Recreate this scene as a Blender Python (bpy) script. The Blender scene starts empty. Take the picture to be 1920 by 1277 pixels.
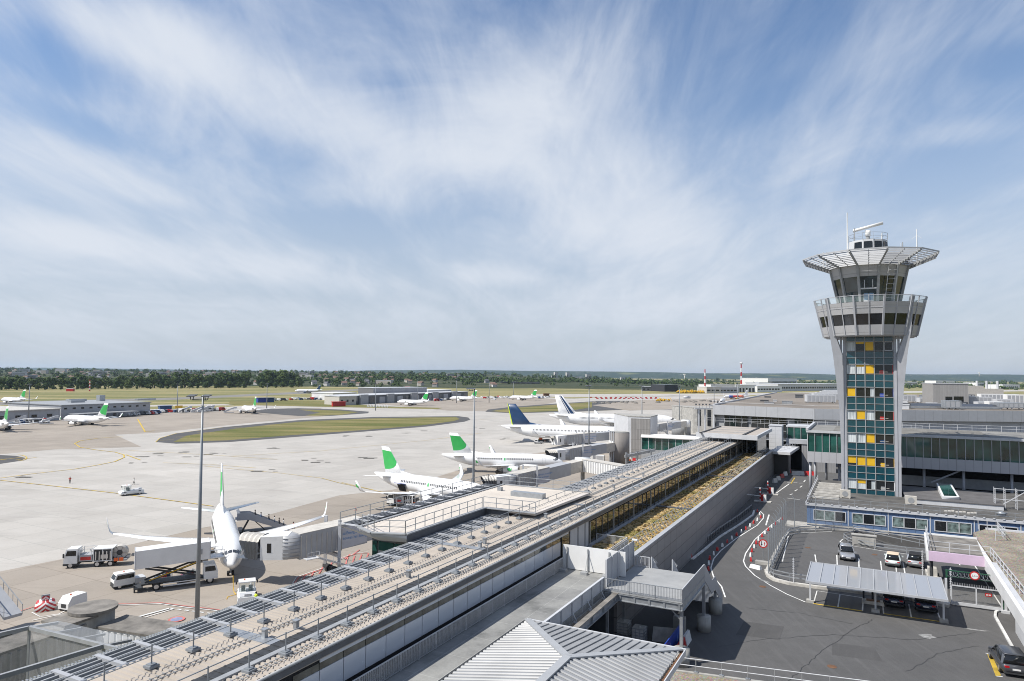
import bpy, bmesh, math, random
from mathutils import Vector, Matrix, noise
rnd = random.Random(11)
SKX, SKY = 0.0, 0.0; BASE = .38
BLOBS = [(1020, 150, 300, -170, 170, .33), (900, 280, 80, -200, 200, .27), (1150, 400, 240, 160, 170, .37), (560, 200, 380, 170, 110, .42), (260, 60, 280, 110, 110, .34), (720, 350, 150, 60, 80, .30),
         (180, 330, 300, 130, 75, .36), (400, 490, 420, 80, 50, .44), (120, 440, 200, 20, 60, .28), (920, 515, 160, 22, 36, .34), (1650, 100, 340, -130, 80, .10), (1800, 250, 240, -30, 40, .24), (1250, 580, 460, 10, 60, .30), (450, 600, 560, 10, 50, .24), (1500, 300, 200, -60, 100, .12),
         (60, 110, 220, 70, 100, -.30), (130, 230, 260, 110, 45, -.30), (640, 430, 240, 30, 60, -.34), (1720, 340, 260, -60, 110, -.28), (1880, 120, 120, -60, 80, -.2), (350, 400, 130, 30, 28, -.2), (1420, 200, 160, -100, 50, -.12)]
CLOUD = (6.7, 7.15, 7.9)
HZC = (4.7, 5.2, 6.1); HZF = .85; SKYTINT = (1.05, 1.13, 1.24)
SKYSTR = .088; SUNSTR = 5.0; EXPO = 0.33; HAZE = 3.3e-5
SC = bpy.context.scene
COL = SC.collection
rad = math.radians
# ------------------------------------------------------------------ camera
F, CX, CY, CAMZ = 1280.0, 960.0, 638.5, 29.7
PITCH, ROLL, GA = rad(2.3), rad(0.5), rad(27.5)
SHIFT = 703.0 - CY - F * math.tan(PITCH)
FW = Vector((0, math.cos(PITCH), math.sin(PITCH)))
_u = Vector((0, -math.sin(PITCH), math.cos(PITCH))); _r = Vector((1, 0, 0))
RT = _r * math.cos(ROLL) + _u * math.sin(ROLL)
UP = _u * math.cos(ROLL) - _r * math.sin(ROLL)
def at(px, py, z=0.0):
    """point of the plane z seen at photo pixel (px, py): used to survey where things stand"""
    d = FW + RT * ((px - CX) / F) - UP * ((py - CY - SHIFT) / F)
    t = (z - CAMZ) / d.z
    return Vector((d.x * t, d.y * t, z))
cam = bpy.data.cameras.new('camera'); camo = bpy.data.objects.new('camera', cam); COL.objects.link(camo)
cam.sensor_width = 36; cam.lens = 24; cam.shift_y = SHIFT / 1920.0
cam.clip_start = 0.1; cam.clip_end = 80000
camo.matrix_world = Matrix(((RT.x, UP.x, -FW.x, 0), (RT.y, UP.y, -FW.y, 0), (RT.z, UP.z, -FW.z, CAMZ), (0, 0, 0, 1)))
SC.camera = camo
CG, SG = math.cos(GA), math.sin(GA)
def S(v, u, z=0.0):
    """site grid (v across, u along the pier) to world"""
    return Vector((v * CG + u * SG, -v * SG + u * CG, z))
def sv(px, py, z):
    p = at(px, py, z)
    return (p.x * CG - p.y * SG, p.x * SG + p.y * CG)
# ------------------------------------------------------------------ mesh builder
class MB:
    def __init__(s, off=(0, 0, 0)):
        s.v = []; s.f = []; s.m = []; s.sm = []; s.mi = 0; s.smooth = False; s.T = None; s.off = Vector(off)
    def add(s, vs, fs):
        b = len(s.v); o = s.off
        if s.T is not None: s.v += [tuple(s.T @ (Vector(p) + o)) for p in vs]
        else: s.v += [(p[0] + o.x, p[1] + o.y, p[2] + o.z) for p in vs]
        for f in fs:
            s.f.append(tuple(b + i for i in f)); s.m.append(s.mi); s.sm.append(s.smooth)
        return s
    def hexa(s, p):
        return s.add(p, [(3, 2, 1, 0), (4, 5, 6, 7), (0, 1, 5, 4), (1, 2, 6, 5), (2, 3, 7, 6), (3, 0, 4, 7)])
    def box(s, x0, x1, y0, y1, z0, z1):
        return s.hexa([(x0, y0, z0), (x1, y0, z0), (x1, y1, z0), (x0, y1, z0), (x0, y0, z1), (x1, y0, z1), (x1, y1, z1), (x0, y1, z1)])
    def cbox(s, cx, cy, cz, sx, sy, sz):
        return s.box(cx - sx / 2, cx + sx / 2, cy - sy / 2, cy + sy / 2, cz - sz / 2, cz + sz / 2)
    def beam(s, a, b, w, h=None):
        a = Vector(a); b = Vector(b); h = h or w
        d = (b - a)
        if d.length < 1e-6: return s
        d.normalize()
        side = d.cross(Vector((0, 0, 1)))
        if side.length < 1e-3: side = Vector((1, 0, 0))
        side.normalize(); up = side.cross(d)
        q = []
        for c in (a, b):
            for i, j in ((-1, -1), (1, -1), (1, 1), (-1, 1)):
                q.append(c + side * (w / 2 * i) + up * (h / 2 * j))
        return s.hexa(q)
    def cyl(s, a, b, r0, r1=None, n=8, cap=True):
        a = Vector(a); b = Vector(b); r1 = r0 if r1 is None else r1
        d = (b - a).normalized(); x = d.orthogonal().normalized(); y = d.cross(x)
        vs = []
        for c, r in ((a, r0), (b, r1)):
            for i in range(n):
                t = 2 * math.pi * i / n
                vs.append(c + x * (r * math.cos(t)) + y * (r * math.sin(t)))
        fs = [(i, (i + 1) % n, n + (i + 1) % n, n + i) for i in range(n)]
        if cap: fs += [tuple(range(n))[::-1], tuple(range(n, 2 * n))]
        return s.add(vs, fs)
    def tube(s, pts, r, n=6):
        for a, b in zip(pts[:-1], pts[1:]): s.cyl(a, b, r, r, n)
        return s
    def loft(s, rings, cap0=True, cap1=True, closed=True):
        n = len(rings[0]); vs = [p for r in rings for p in r]; fs = []
        for k in range(len(rings) - 1):
            for i in range(n if closed else n - 1):
                j = (i + 1) % n
                fs.append((k * n + i, k * n + j, (k + 1) * n + j, (k + 1) * n + i))
        if cap0: fs.append(tuple(range(n))[::-1])
        if cap1: fs.append(tuple(range((len(rings) - 1) * n, len(rings) * n)))
        return s.add(vs, fs)
    def prism(s, poly, z0, z1):
        return s.loft([[(p[0], p[1], z0) for p in poly], [(p[0], p[1], z1) for p in poly]])
    def poly(s, pts):
        return s.add(pts, [tuple(range(len(pts)))])
    def sheet(s, poly, z):
        return s.poly([(p[0], p[1], z) for p in poly])
    def ball(s, c, r, n=8, m=5, sz=1.0):
        rings = []
        for k in range(m + 1):
            t = math.pi * k / m; rr = max(r * math.sin(t), r * .02)
            rings.append([(c[0] + rr * math.cos(2 * math.pi * i / n), c[1] + rr * math.sin(2 * math.pi * i / n), c[2] - r * sz * math.cos(t)) for i in range(n)])
        return s.loft(rings)
    def strip(s, pts, w, z=None):
        """flat painted line along a polyline"""
        P = [Vector(p).to_3d() if len(p) == 3 else Vector((p[0], p[1], 0)) for p in pts]
        L = []; R = []
        for i, p in enumerate(P):
            d = (P[min(i + 1, len(P) - 1)] - P[max(i - 1, 0)]); d.z = 0; d.normalize()
            nrm = Vector((-d.y, d.x, 0)) * (w / 2)
            zz = p.z if z is None else z
            L.append((p.x + nrm.x, p.y + nrm.y, zz)); R.append((p.x - nrm.x, p.y - nrm.y, zz))
        n = len(P)
        return s.add(L + R, [(n + i, n + i + 1, i + 1, i) for i in range(n - 1)])
    def wall(s, pts, w, z0, z1):
        """low wall or kerb of thickness w along a polyline"""
        P = [Vector((p[0], p[1], 0)) for p in pts]; rings = []
        for i, p in enumerate(P):
            d = (P[min(i + 1, len(P) - 1)] - P[max(i - 1, 0)]).normalized()
            nrm = Vector((-d.y, d.x, 0)) * (w / 2)
            a, b = p + nrm, p - nrm
            rings.append([(a.x, a.y, z0), (b.x, b.y, z0), (b.x, b.y, z1), (a.x, a.y, z1)])
        return s.loft(rings)
    def mesh(s, name, mats):
        me = bpy.data.meshes.new(name); me.from_pydata(s.v, [], s.f)
        if not isinstance(mats, (list, tuple)): mats = [mats]
        for m in mats: me.materials.append(m)
        me.polygons.foreach_set('material_index', s.m); me.polygons.foreach_set('use_smooth', s.sm)
        me.update(); return me
    def build(s, name, mats, parent=None, loc=(0, 0, 0), rotz=0.0):
        o = bpy.data.objects.new(name, s.mesh(name, mats)); COL.objects.link(o)
        if parent is not None: o.parent = parent
        o.location = loc; o.rotation_euler = (0, 0, rotz)
        return o
def tag(o, label=None, cat=None, group=None, kind=None):
    if label: o['label'] = label
    if cat: o['category'] = cat
    if group: o['group'] = group
    if kind: o['kind'] = kind
    return o
def thing(name, label, cat, loc=(0, 0, 0), rotz=0.0, group=None):
    o = bpy.data.objects.new(name, None); COL.objects.link(o); o.empty_display_size = .3
    o.location = loc; o.rotation_euler = (0, 0, rotz)
    return tag(o, label, cat, group)
def kids(o):
    return KID.get(o.name, None) or [c for c in bpy.data.objects if c.parent == o]
KID = {}
def dup(root, loc, rotz=0.0, label=None, group=None, scale=None):
    def rec(o, par):
        c = o.copy(); COL.objects.link(c)
        if par is not None: c.parent = par
        for ch in o.children: rec(ch, c)
        return c
    r = rec(root, None); r.location = loc; r.rotation_euler = (0, 0, rotz)
    if label: r['label'] = label
    if group: r['group'] = group
    if scale: r.scale = scale
    return r
def struct(name, mb, mats, loc=(0, 0, 0), rotz=0.0):
    return tag(mb.build(name, mats, None, loc, rotz), kind='structure')
# ------------------------------------------------------------------ materials
def nodes(name):
    m = bpy.data.materials.new(name); m.use_nodes = True
    nt = m.node_tree; return m, nt, nt.nodes['Principled BSDF']
def lk(nt, a, b): nt.links.new(a, b)
def nd(nt, typ, **kw):
    n = nt.nodes.new(typ)
    for k, v in kw.items():
        if k in n.inputs: n.inputs[k].default_value = v
        else: setattr(n, k, v)
    return n
def ramp(nt, fac, stops):
    r = nt.nodes.new('ShaderNodeValToRGB'); e = r.color_ramp.elements
    while len(e) < len(stops): e.new(0.5)
    for i, (p, c) in enumerate(stops):
        e[i].position = p; e[i].color = tuple(c) + (1,) if len(c) == 3 else c
    lk(nt, fac, r.inputs[0]); return r.outputs[0]
def mixc(nt, fac, a, b, mode='MIX'):
    m = nt.nodes.new('ShaderNodeMix'); m.data_type = 'RGBA'; m.blend_type = mode
    for sock, val in ((m.inputs[0], fac), (m.inputs[6], a), (m.inputs[7], b)):
        if hasattr(val, 'is_linked') or isinstance(val, bpy.types.NodeSocket): lk(nt, val, sock)
        elif isinstance(val, (int, float)): sock.default_value = val
        else: sock.default_value = tuple(val) + (1,) if len(val) == 3 else val
    return m.outputs[2]
def math_(nt, op, a, b=None):
    m = nt.nodes.new('ShaderNodeMath'); m.operation = op
    for i, val in enumerate((a, b)):
        if val is None: continue
        if isinstance(val, bpy.types.NodeSocket): lk(nt, val, m.inputs[i])
        else: m.inputs[i].default_value = val
    return m.outputs[0]
def coords(nt, rot=0.0, scale=(1, 1, 1), kind='Object', loc=(0, 0, 0)):
    tc = nt.nodes.new('ShaderNodeTexCoord'); mp = nt.nodes.new('ShaderNodeMapping')
    mp.inputs['Rotation'].default_value = (0, 0, rot); mp.inputs['Scale'].default_value = scale; mp.inputs['Location'].default_value = loc
    lk(nt, tc.outputs[kind], mp.inputs[0]); return mp.outputs[0]
def noise_(nt, vec, sc, detail=4, rough=.55, dist=0.0):
    n = nd(nt, 'ShaderNodeTexNoise', Scale=sc, Detail=detail, Roughness=rough, Distortion=dist)
    lk(nt, vec, n.inputs['Vector']); return n.outputs['Fac']
def mat(name, col, rough=.6, metal=0.0, var=.12, sc=1.2, spec=.5, bump=0.0, streak=0.0, coat=0.0):
    """painted / plain surface with weathering variation"""
    col = tuple(c * .87 for c in col)
    m, nt, b = nodes(name)
    b.inputs['Roughness'].default_value = rough; b.inputs['Metallic'].default_value = metal
    b.inputs['Specular IOR Level'].default_value = spec; b.inputs['Coat Weight'].default_value = coat
    if var > 0:
        v = coords(nt)
        n1 = noise_(nt, v, sc, 5, .6)
        lo = tuple(c * (1 - var * 1.3) for c in col); hi = tuple(min(c * (1 + var), .95) for c in col)
        c = ramp(nt, n1, [(.3, lo), (.7, hi)])
        if streak > 0:
            v2 = coords(nt, scale=(3.0, 3.0, .25))
            n2 = noise_(nt, v2, 1.5, 4, .65)
            f = ramp(nt, n2, [(.5, (0, 0, 0)), (.75, (1, 1, 1))])
            f = math_(nt, 'MULTIPLY', f, streak)
            c = mixc(nt, f, c, tuple(x * .35 for x in col))
        lk(nt, c, b.inputs['Base Color'])
        r = math_(nt, 'MULTIPLY_ADD', n1, .25); nt.nodes[-1].inputs[2].default_value = rough - .12
        lk(nt, r, b.inputs['Roughness'])
        if bump > 0:
            bp = nd(nt, 'ShaderNodeBump', Strength=bump, Distance=.02); lk(nt, noise_(nt, v, sc * 12, 3), bp.inputs['Height']); lk(nt, bp.outputs[0], b.inputs['Normal'])
    else:
        b.inputs['Base Color'].default_value = tuple(col) + (1,)
    return m
def glassmat(name, col, rough=.05, spec=.8, var=.3, sc=.35):
    """window glass seen by day: dark interior behind a reflecting pane"""
    m, nt, b = nodes(name)
    v = coords(nt); n = noise_(nt, v, sc, 2, .5)
    lk(nt, ramp(nt, n, [(.35, tuple(c * (1 - var) for c in col)), (.65, tuple(c * (1 + var) for c in col))]), b.inputs['Base Color'])
    b.inputs['Roughness'].default_value = rough; b.inputs['Specular IOR Level'].default_value = spec; b.inputs['IOR'].default_value = 1.5
    return m
M = {}
M['white'] = mat('white_paint', (.78, .78, .77), .38, var=.05, sc=.5)
M['plane_white'] = mat('aircraft_white', (.86, .86, .86), .28, var=.03, sc=.3, coat=.3)
M['plane_grey'] = mat('aircraft_grey', (.52, .54, .56), .35, var=.06, sc=.4)
M['alu'] = mat('bare_aluminium', (.62, .63, .65), .3, .8, var=.08)
M['green'] = mat('airline_green', (.035, .42, .09), .32, var=.07, sc=.6, coat=.3)
M['navy'] = mat('airline_navy', (.006, .042, .125), .4, var=.1, sc=.4, coat=.1)
M['red'] = mat('red_paint', (.48, .02, .02), .4, var=.12)
M['orange'] = mat('orange_paint', (.75, .13, .02), .45, var=.1)
M['yellow'] = mat('yellow_panel', (.72, .43, .015), .4, var=.08)
M['yline'] = mat('yellow_line_paint', (.58, .40, .05), .7, var=.35, sc=.6)
M['wline'] = mat('white_line_paint', (.72, .72, .70), .7, var=.22, sc=.9)
M['rline'] = mat('red_line_paint', (.55, .16, .14), .7, var=.25, sc=.9)
M['lime'] = mat('hi_vis_yellow', (.6, .75, .03), .7, var=.1)
M['blue'] = mat('blue_paint', (.02, .06, .35), .4, var=.15)
M['brown'] = mat('brown_timber', (.16, .08, .04), .8, var=.3)
M['black'] = mat('black_rubber', (.018, .018, .02), .75, var=.2)
M['dark'] = mat('dark_machinery', (.04, .042, .045), .6, var=.3, sc=3)
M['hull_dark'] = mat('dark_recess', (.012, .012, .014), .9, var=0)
M['galv'] = mat('galvanised_steel', (.42, .44, .46), .42, .55, var=.14, sc=2)
M['pole'] = mat('pole_steel', (.28, .30, .32), .5, .3, var=.12, sc=.8, streak=.2)
M['greyp'] = mat('grey_paint', (.32, .33, .34), .5, var=.12)
M['midgrey'] = mat('mid_grey_panel', (.40, .41, .43), .5, var=.07, sc=.6)
M['lightgrey'] = mat('light_grey_panel', (.55, .56, .58), .5, var=.07, sc=.6, streak=.15)
M['darkgrey'] = mat('dark_grey_paint', (.10, .105, .115), .5, var=.15)
M['gunmetal'] = mat('gunmetal_paint', (.07, .075, .085), .3, .3, var=.08, coat=.5)
M['beige'] = mat('beige_panel', (.55, .52, .47), .6, var=.1, streak=.25)
M['conc'] = mat('weathered_concrete', (.38, .37, .345), .85, var=.2, sc=.8, bump=.3, streak=.35)
M['conc_dark'] = mat('stained_concrete', (.20, .185, .165), .9, var=.4, sc=.7, bump=.4)
M['stone'] = mat('pale_stone_kerb', (.52, .50, .46), .8, var=.2, sc=1.5)
M['skin'] = mat('skin', (.45, .27, .19), .6, var=.05)
M['cloth_dark'] = mat('dark_cloth', (.03, .032, .04), .9, var=.25, sc=5)
M['cloth_blue'] = mat('blue_cloth', (.05, .10, .22), .9, var=.25, sc=5)
M['cloth_white'] = mat('white_cloth', (.65, .64, .62), .9, var=.15, sc=5)
M['cloth_red'] = mat('red_cloth', (.5, .05, .03), .9, var=.15, sc=5)
M['hair'] = mat('dark_hair', (.03, .02, .015), .8, var=.2, sc=6)
M['glass'] = glassmat('dark_window_glass', (.012, .014, .016), spec=.5)
M['glass_green'] = glassmat('green_window_glass', (.016, .068, .056), var=.6, sc=.25)
M['glass_clear'] = glassmat('curtained_glass', (.12, .16, .155), var=.6, sc=1.6)
M['taxi'] = mat('car_silver', (.45, .46, .48), .28, .5, var=.04, coat=.8)
M['mint'] = mat('car_pale_mint', (.62, .68, .68), .28, 0, var=.03, coat=.8)
M['navycar'] = mat('car_dark_navy', (.012, .018, .05), .2, .3, var=.05, coat=1)
M['lamp_red'] = mat('tail_lamp_red', (.45, .01, .015), .15, var=.1)
M['headlamp'] = mat('headlamp_glass', (.6, .62, .64), .1, .3, var=.1)
M['cream'] = mat('cream_soft_top', (.62, .50, .38), .85, var=.06)
M['pink'] = mat('pink_fascia', (.62, .47, .60), .5, var=.04)
def mesh_fence(name, col, sc, dens):
    m, nt, b = nodes(name)
    b.inputs['Base Color'].default_value = tuple(col) + (1,); b.inputs['Roughness'].default_value = .5; b.inputs['Metallic'].default_value = .5
    b.inputs['Alpha'].default_value = dens
    return m
M['wire'] = mesh_fence('wire_mesh_netting', (.40, .41, .42), 20, .22)
def clearglass(name, col, a):
    m, nt, b = nodes(name)
    b.inputs['Base Color'].default_value = tuple(col) + (1,); b.inputs['Roughness'].default_value = .05
    b.inputs['Alpha'].default_value = a
    return m
M['clear'] = clearglass('clear_glazing', (.55, .68, .68), .22)
M['canopy'] = clearglass('translucent_canopy', (.30, .31, .33), .95)
# ------------------------------------------------------------------ sky, sun, haze
SUN_EL = rad(51); sunv = Vector((-.955, -.296, 0)).normalized() * math.cos(SUN_EL) + Vector((0, 0, math.sin(SUN_EL)))
W = bpy.data.worlds.new('World'); SC.world = W; W.use_nodes = True
nt = W.node_tree; bg = nt.nodes['Background']
sky = nt.nodes.new('ShaderNodeTexSky'); sky.sky_type = 'NISHITA'; sky.sun_disc = False
sky.sun_elevation = SUN_EL; sky.sun_rotation = math.atan2(sunv.x, sunv.y); sky.altitude = 100; sky.air_density = 1.15; sky.dust_density = .4; sky.ozone_density = 2.2
tc = nt.nodes.new('ShaderNodeTexCoord'); sep = nt.nodes.new('ShaderNodeSeparateXYZ'); lk(nt, tc.outputs['Generated'], sep.inputs[0])
zc = math_(nt, 'MAXIMUM', sep.outputs[2], .015); zc = math_(nt, 'ADD', zc, .17)
u_ = math_(nt, 'DIVIDE', sep.outputs[0], zc); v_ = math_(nt, 'DIVIDE', sep.outputs[1], zc)
cmb = nt.nodes.new('ShaderNodeCombineXYZ'); lk(nt, u_, cmb.inputs[0]); lk(nt, v_, cmb.inputs[1])
def layer(rot, sx, sy, sc, det, rough, dist, loc=(0, 0, 0)):
    mp = nt.nodes.new('ShaderNodeMapping'); mp.inputs['Rotation'].default_value = (0, 0, rot); mp.inputs['Scale'].default_value = (sx, sy, 1); mp.inputs['Location'].default_value = loc
    lk(nt, cmb.outputs[0], mp.inputs[0]); return noise_(nt, mp.outputs[0], sc, det, rough, dist)
# cirrus streaks drawn out along the wind, broken by a slow patchiness
n_streak = layer(rad(-9), 1.0, .38, 1.35, 9, .62, 1.5, (1.7, .4, 0))
n_fine = layer(rad(-14), 1.0, .30, 4.2, 7, .66, 1.4, (4.2, 2.2, 3))
n_hair = layer(rad(-22), 1.0, .22, 11.0, 6, .62, 1.0, (2.2, 7.2, 5))
n_big = layer(rad(10), 1.0, .6, .36, 3, .5, .6, (SKX, SKY, 0))
def ctr(n, k): return math_(nt, 'MULTIPLY', math_(nt, 'SUBTRACT', n, .5), k)
tot = math_(nt, 'ADD', math_(nt, 'ADD', ctr(n_streak, 1.15), ctr(n_fine, .6)), math_(nt, 'ADD', ctr(n_big, .7), math_(nt, 'ADD', ctr(n_hair, .22), BASE)))
# the broad cloud sheets: centres, sizes and strength in the sky plane
def blob(cx, cy, rx, ry, rot, amp):
    mp = nt.nodes.new('ShaderNodeMapping'); mp.vector_type = 'TEXTURE'
    mp.inputs['Location'].default_value = (cx, cy, 0); mp.inputs['Rotation'].default_value = (0, 0, rot); mp.inputs['Scale'].default_value = (rx, ry, 1)
    lk(nt, cmb.outputs[0], mp.inputs[0])
    ln = nd(nt, 'ShaderNodeVectorMath', operation='LENGTH'); lk(nt, mp.outputs[0], ln.inputs[0])
    mr = nd(nt, 'ShaderNodeMapRange', interpolation_type='SMOOTHERSTEP'); lk(nt, ln.outputs['Value'], mr.inputs[0])
    mr.inputs[1].default_value = 0; mr.inputs[2].default_value = 1; mr.inputs[3].default_value = amp; mr.inputs[4].default_value = 0
    return mr.outputs[0]
def uv(px, py):
    d = (FW + RT * ((px - CX) / F) - UP * ((py - CY - SHIFT) / F)).normalized(); z = max(d.z, .015) + .17
    return Vector((d.x / z, d.y / z))
def skyblob(px, py, ax, ay, w, amp):
    c = uv(px, py); L_ = math.hypot(ax, ay); a = uv(px + ax, py + ay) - c; b0 = uv(px - ay / L_ * w, py + ax / L_ * w) - c
    n = Vector((-a.y, a.x)).normalized(); return (c.x, c.y, a.length, max(abs(b0.dot(n)), .02), math.atan2(a.y, a.x), amp)
for args in [skyblob(*q) for q in BLOBS]: tot = math_(nt, 'ADD', tot, blob(*args))
cov = nd(nt, 'ShaderNodeMapRange', interpolation_type='SMOOTHSTEP'); lk(nt, tot, cov.inputs[0])
cov.inputs[1].default_value = 0; cov.inputs[2].default_value = 1.05; cov.inputs[3].default_value = 0; cov.inputs[4].default_value = .95
fade = nd(nt, 'ShaderNodeMapRange', interpolation_type='SMOOTHSTEP'); lk(nt, sep.outputs[2], fade.inputs[0])
fade.inputs[1].default_value = -.01; fade.inputs[2].default_value = .12; fade.inputs[3].default_value = .35; fade.inputs[4].default_value = 1
cv = math_(nt, 'MULTIPLY', cov.outputs[0], fade.outputs[0])
hz = nd(nt, 'ShaderNodeMapRange', interpolation_type='SMOOTHERSTEP'); lk(nt, sep.outputs[2], hz.inputs[0])
hz.inputs[1].default_value = -.02; hz.inputs[2].default_value = .5; hz.inputs[3].default_value = HZF; hz.inputs[4].default_value = 0
skc = mixc(nt, 1.0, sky.outputs[0], SKYTINT, 'MULTIPLY'); skc = mixc(nt, hz.outputs[0], skc, HZC)
col = mixc(nt, cv, skc, CLOUD)
lk(nt, col, bg.inputs[0]); bg.inputs[1].default_value = SKYSTR
sl = bpy.data.lights.new('sun', 'SUN'); sl.energy = SUNSTR; sl.angle = rad(.5); sl.color = (1, .955, .88)
so = bpy.data.objects.new('sun', sl); COL.objects.link(so); so.location = (-60, -20, 120)
so.rotation_euler = (-sunv).to_track_quat('-Z', 'Y').to_euler()
vs = SC.view_settings; vs.view_transform = 'Standard'; vs.look = 'None'; vs.exposure = EXPO; vs.gamma = 1
if HAZE > 0:
    m = bpy.data.materials.new('thin_air'); m.use_nodes = True; n2 = m.node_tree
    n2.nodes.remove(n2.nodes['Principled BSDF']); pv = n2.nodes.new('ShaderNodeVolumePrincipled')
    pv.inputs['Color'].default_value = (.62, .80, 1.0, 1); pv.inputs['Density'].default_value = HAZE; pv.inputs['Anisotropy'].default_value = .2
    n2.links.new(pv.outputs[0], n2.nodes['Material Output'].inputs['Volume'])
    hb = MB().box(-19000, 19000, -3000, 15500, -3, 165)
    tag(hb.build('haze', m), kind='stuff', label='thin bluish air fading the far hills', cat='haze')
    SC.cycles.volume_max_steps = 64
SC.cycles.pixel_filter_type = 'BLACKMAN_HARRIS'; SC.cycles.filter_width = 1.0
SC.cycles.max_bounces = 6; SC.cycles.diffuse_bounces = 3; SC.cycles.glossy_bounces = 3; SC.cycles.transparent_max_bounces = 16; SC.cycles.volume_bounces = 0
# ------------------------------------------------------------------ ground
def concrete_mat(name, base, joint, slab=7.5, stain=.5, tint=(0,0,0)):
    base = tuple(x * .85 for x in base)
    m, nt, b = nodes(name)
    v = coords(nt, rot=GA)
    big = noise_(nt, v, .012, 5, .6); mid = noise_(nt, v, .11, 6, .65); fine = noise_(nt, v, 2.2, 4, .7)
    c = ramp(nt, big, [(.3, tuple(x * .90 for x in base)), (.7, tuple(x * 1.07 for x in base))])
    br = nd(nt, 'ShaderNodeTexBrick', Scale=1.0); lk(nt, v, br.inputs['Vector'])
    br.offset = 0; br.inputs['Brick Width'].default_value = slab; br.inputs['Row Height'].default_value = slab
    br.inputs['Mortar Size'].default_value = .075; br.inputs['Mortar Smooth'].default_value = .3; br.inputs['Bias'].default_value = 0
    br.inputs['Color1'].default_value = (.90, .90, .90, 1); br.inputs['Color2'].default_value = (1.04, 1.04, 1.04, 1); br.inputs['Mortar'].default_value = joint + (1,)
    c = mixc(nt, .8, c, br.outputs[0], 'MULTIPLY')
    c = mixc(nt, .30, c, ramp(nt, mid, [(.3, (.72, .70, .67)), (.6, (1.05, 1.05, 1.05))]), 'MULTIPLY')
    # tyre and oil marks drawn out along the taxi direction
    v2 = coords(nt, rot=rad(-62), scale=(.35, 2.2, 1)); st = noise_(nt, v2, .09, 6, .62, .4)
    f = ramp(nt, st, [(.56, (0, 0, 0)), (.78, (1, 1, 1))]); f = math_(nt, 'MULTIPLY', f, stain)
    c = mixc(nt, f, c, tuple(x * .52 for x in base))
    c = mixc(nt, .12, c, ramp(nt, fine, [(.3, (.6, .6, .6)), (.7, (1.2, 1.2, 1.2))]), 'MULTIPLY')
    lk(nt, c, b.inputs['Base Color']); b.inputs['Roughness'].default_value = .85; b.inputs['Specular IOR Level'].default_value = .3
    bp = nd(nt, 'ShaderNodeBump', Strength=.15, Distance=.02); lk(nt, fine, bp.inputs['Height']); lk(nt, bp.outputs[0], b.inputs['Normal'])
    return m
def asphalt_mat(name, base, patch=.5, sc=.25):
    base = tuple(x * .87 for x in base)
    m, nt, b = nodes(name)
    v = coords(nt, rot=GA)
    big = noise_(nt, v, sc * .25, 5, .6); fine = noise_(nt, v, 22, 3, .7); mid = noise_(nt, v, sc * 3, 5, .65)
    c = ramp(nt, big, [(.3, tuple(x * (1 - .35 * patch) for x in base)), (.7, tuple(x * (1 + .35 * patch) for x in base))])
    c = mixc(nt, .5, c, ramp(nt, mid, [(.3, (.8, .8, .8)), (.7, (1.15, 1.15, 1.14))]), 'MULTIPLY')
    c = mixc(nt, .5, c, ramp(nt, fine, [(.3, (.6, .6, .6)), (.7, (1.35, 1.35, 1.35))]), 'MULTIPLY')
    v2 = coords(nt, rot=rad(20), scale=(2.5, .18, 1)); st = noise_(nt, v2, .8, 4, .6)
    c = mixc(nt, math_(nt, 'MULTIPLY', ramp(nt, st, [(.5, (0, 0, 0)), (.8, (1, 1, 1))]), .5), c, tuple(x * 1.45 for x in base))
    lk(nt, c, b.inputs['Base Color']); b.inputs['Roughness'].default_value = .82
    bp = nd(nt, 'ShaderNodeBump', Strength=.25, Distance=.01); lk(nt, fine, bp.inputs['Height']); lk(nt, bp.outputs[0], b.inputs['Normal'])
    return m
def grass_mat(name, g, d, sc, thr=(.42, .6), fine=.8):
    g, d = tuple(x * .87 for x in g), tuple(x * .87 for x in d)
    m, nt, b = nodes(name)
    v = coords(nt, rot=rad(20), scale=(1, 1.0, 1)); v2 = coords(nt, rot=rad(14), scale=(.25, 1.6, 1))
    a = noise_(nt, v2, sc, 6, .62, .5); n = noise_(nt, v, fine, 5, .7)
    c = ramp(nt, a, [(thr[0], g), (thr[1], d)])
    c = mixc(nt, .6, c, ramp(nt, n, [(.3, (.6, .62, .55)), (.7, (1.3, 1.28, 1.2))]), 'MULTIPLY')
    lk(nt, c, b.inputs['Base Color']); b.inputs['Roughness'].default_value = .95; b.inputs['Specular IOR Level'].default_value = .1
    return m
M['apron'] = concrete_mat('apron_concrete', (.475, .45, .415), (.68, .72, .72), stain=.55)
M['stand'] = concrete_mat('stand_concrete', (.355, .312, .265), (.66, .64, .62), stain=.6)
M['field'] = grass_mat('airfield_grass', (.17, .175, .075), (.33, .285, .155), .012, (.40, .58), .15)
M['island'] = grass_mat('island_grass', (.115, .13, .042), (.30, .245, .125), .05, (.40, .66), .9)
M['verge'] = asphalt_mat('dark_shoulder_asphalt', (.075, .073, .072))
M['road'] = asphalt_mat('road_asphalt', (.098, .096, .095), .5)
M['patch'] = asphalt_mat('repair_patch', (.20, .19, .17))
Z1, Z2, Z3, Z4, Z5 = .02, .04, .06, .08, .10
G = MB(); G.box(-30000, 30000, -4000, 30000, -1.0, 0); struct('ground', G, M['field'])
def psheet(name, pix, m, z, kind='structure'):
    b = MB(); b.sheet([at(x, y, 0) for x, y in pix], z)
    return tag(b.build(name, m), kind=kind)
def arc(cx, cy, rx, ry, a0, a1, n=14):
    return [(cx + rx * math.cos(rad(a0 + (a1 - a0) * i / n)), cy + ry * math.sin(rad(a0 + (a1 - a0) * i / n))) for i in range(n + 1)]
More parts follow.
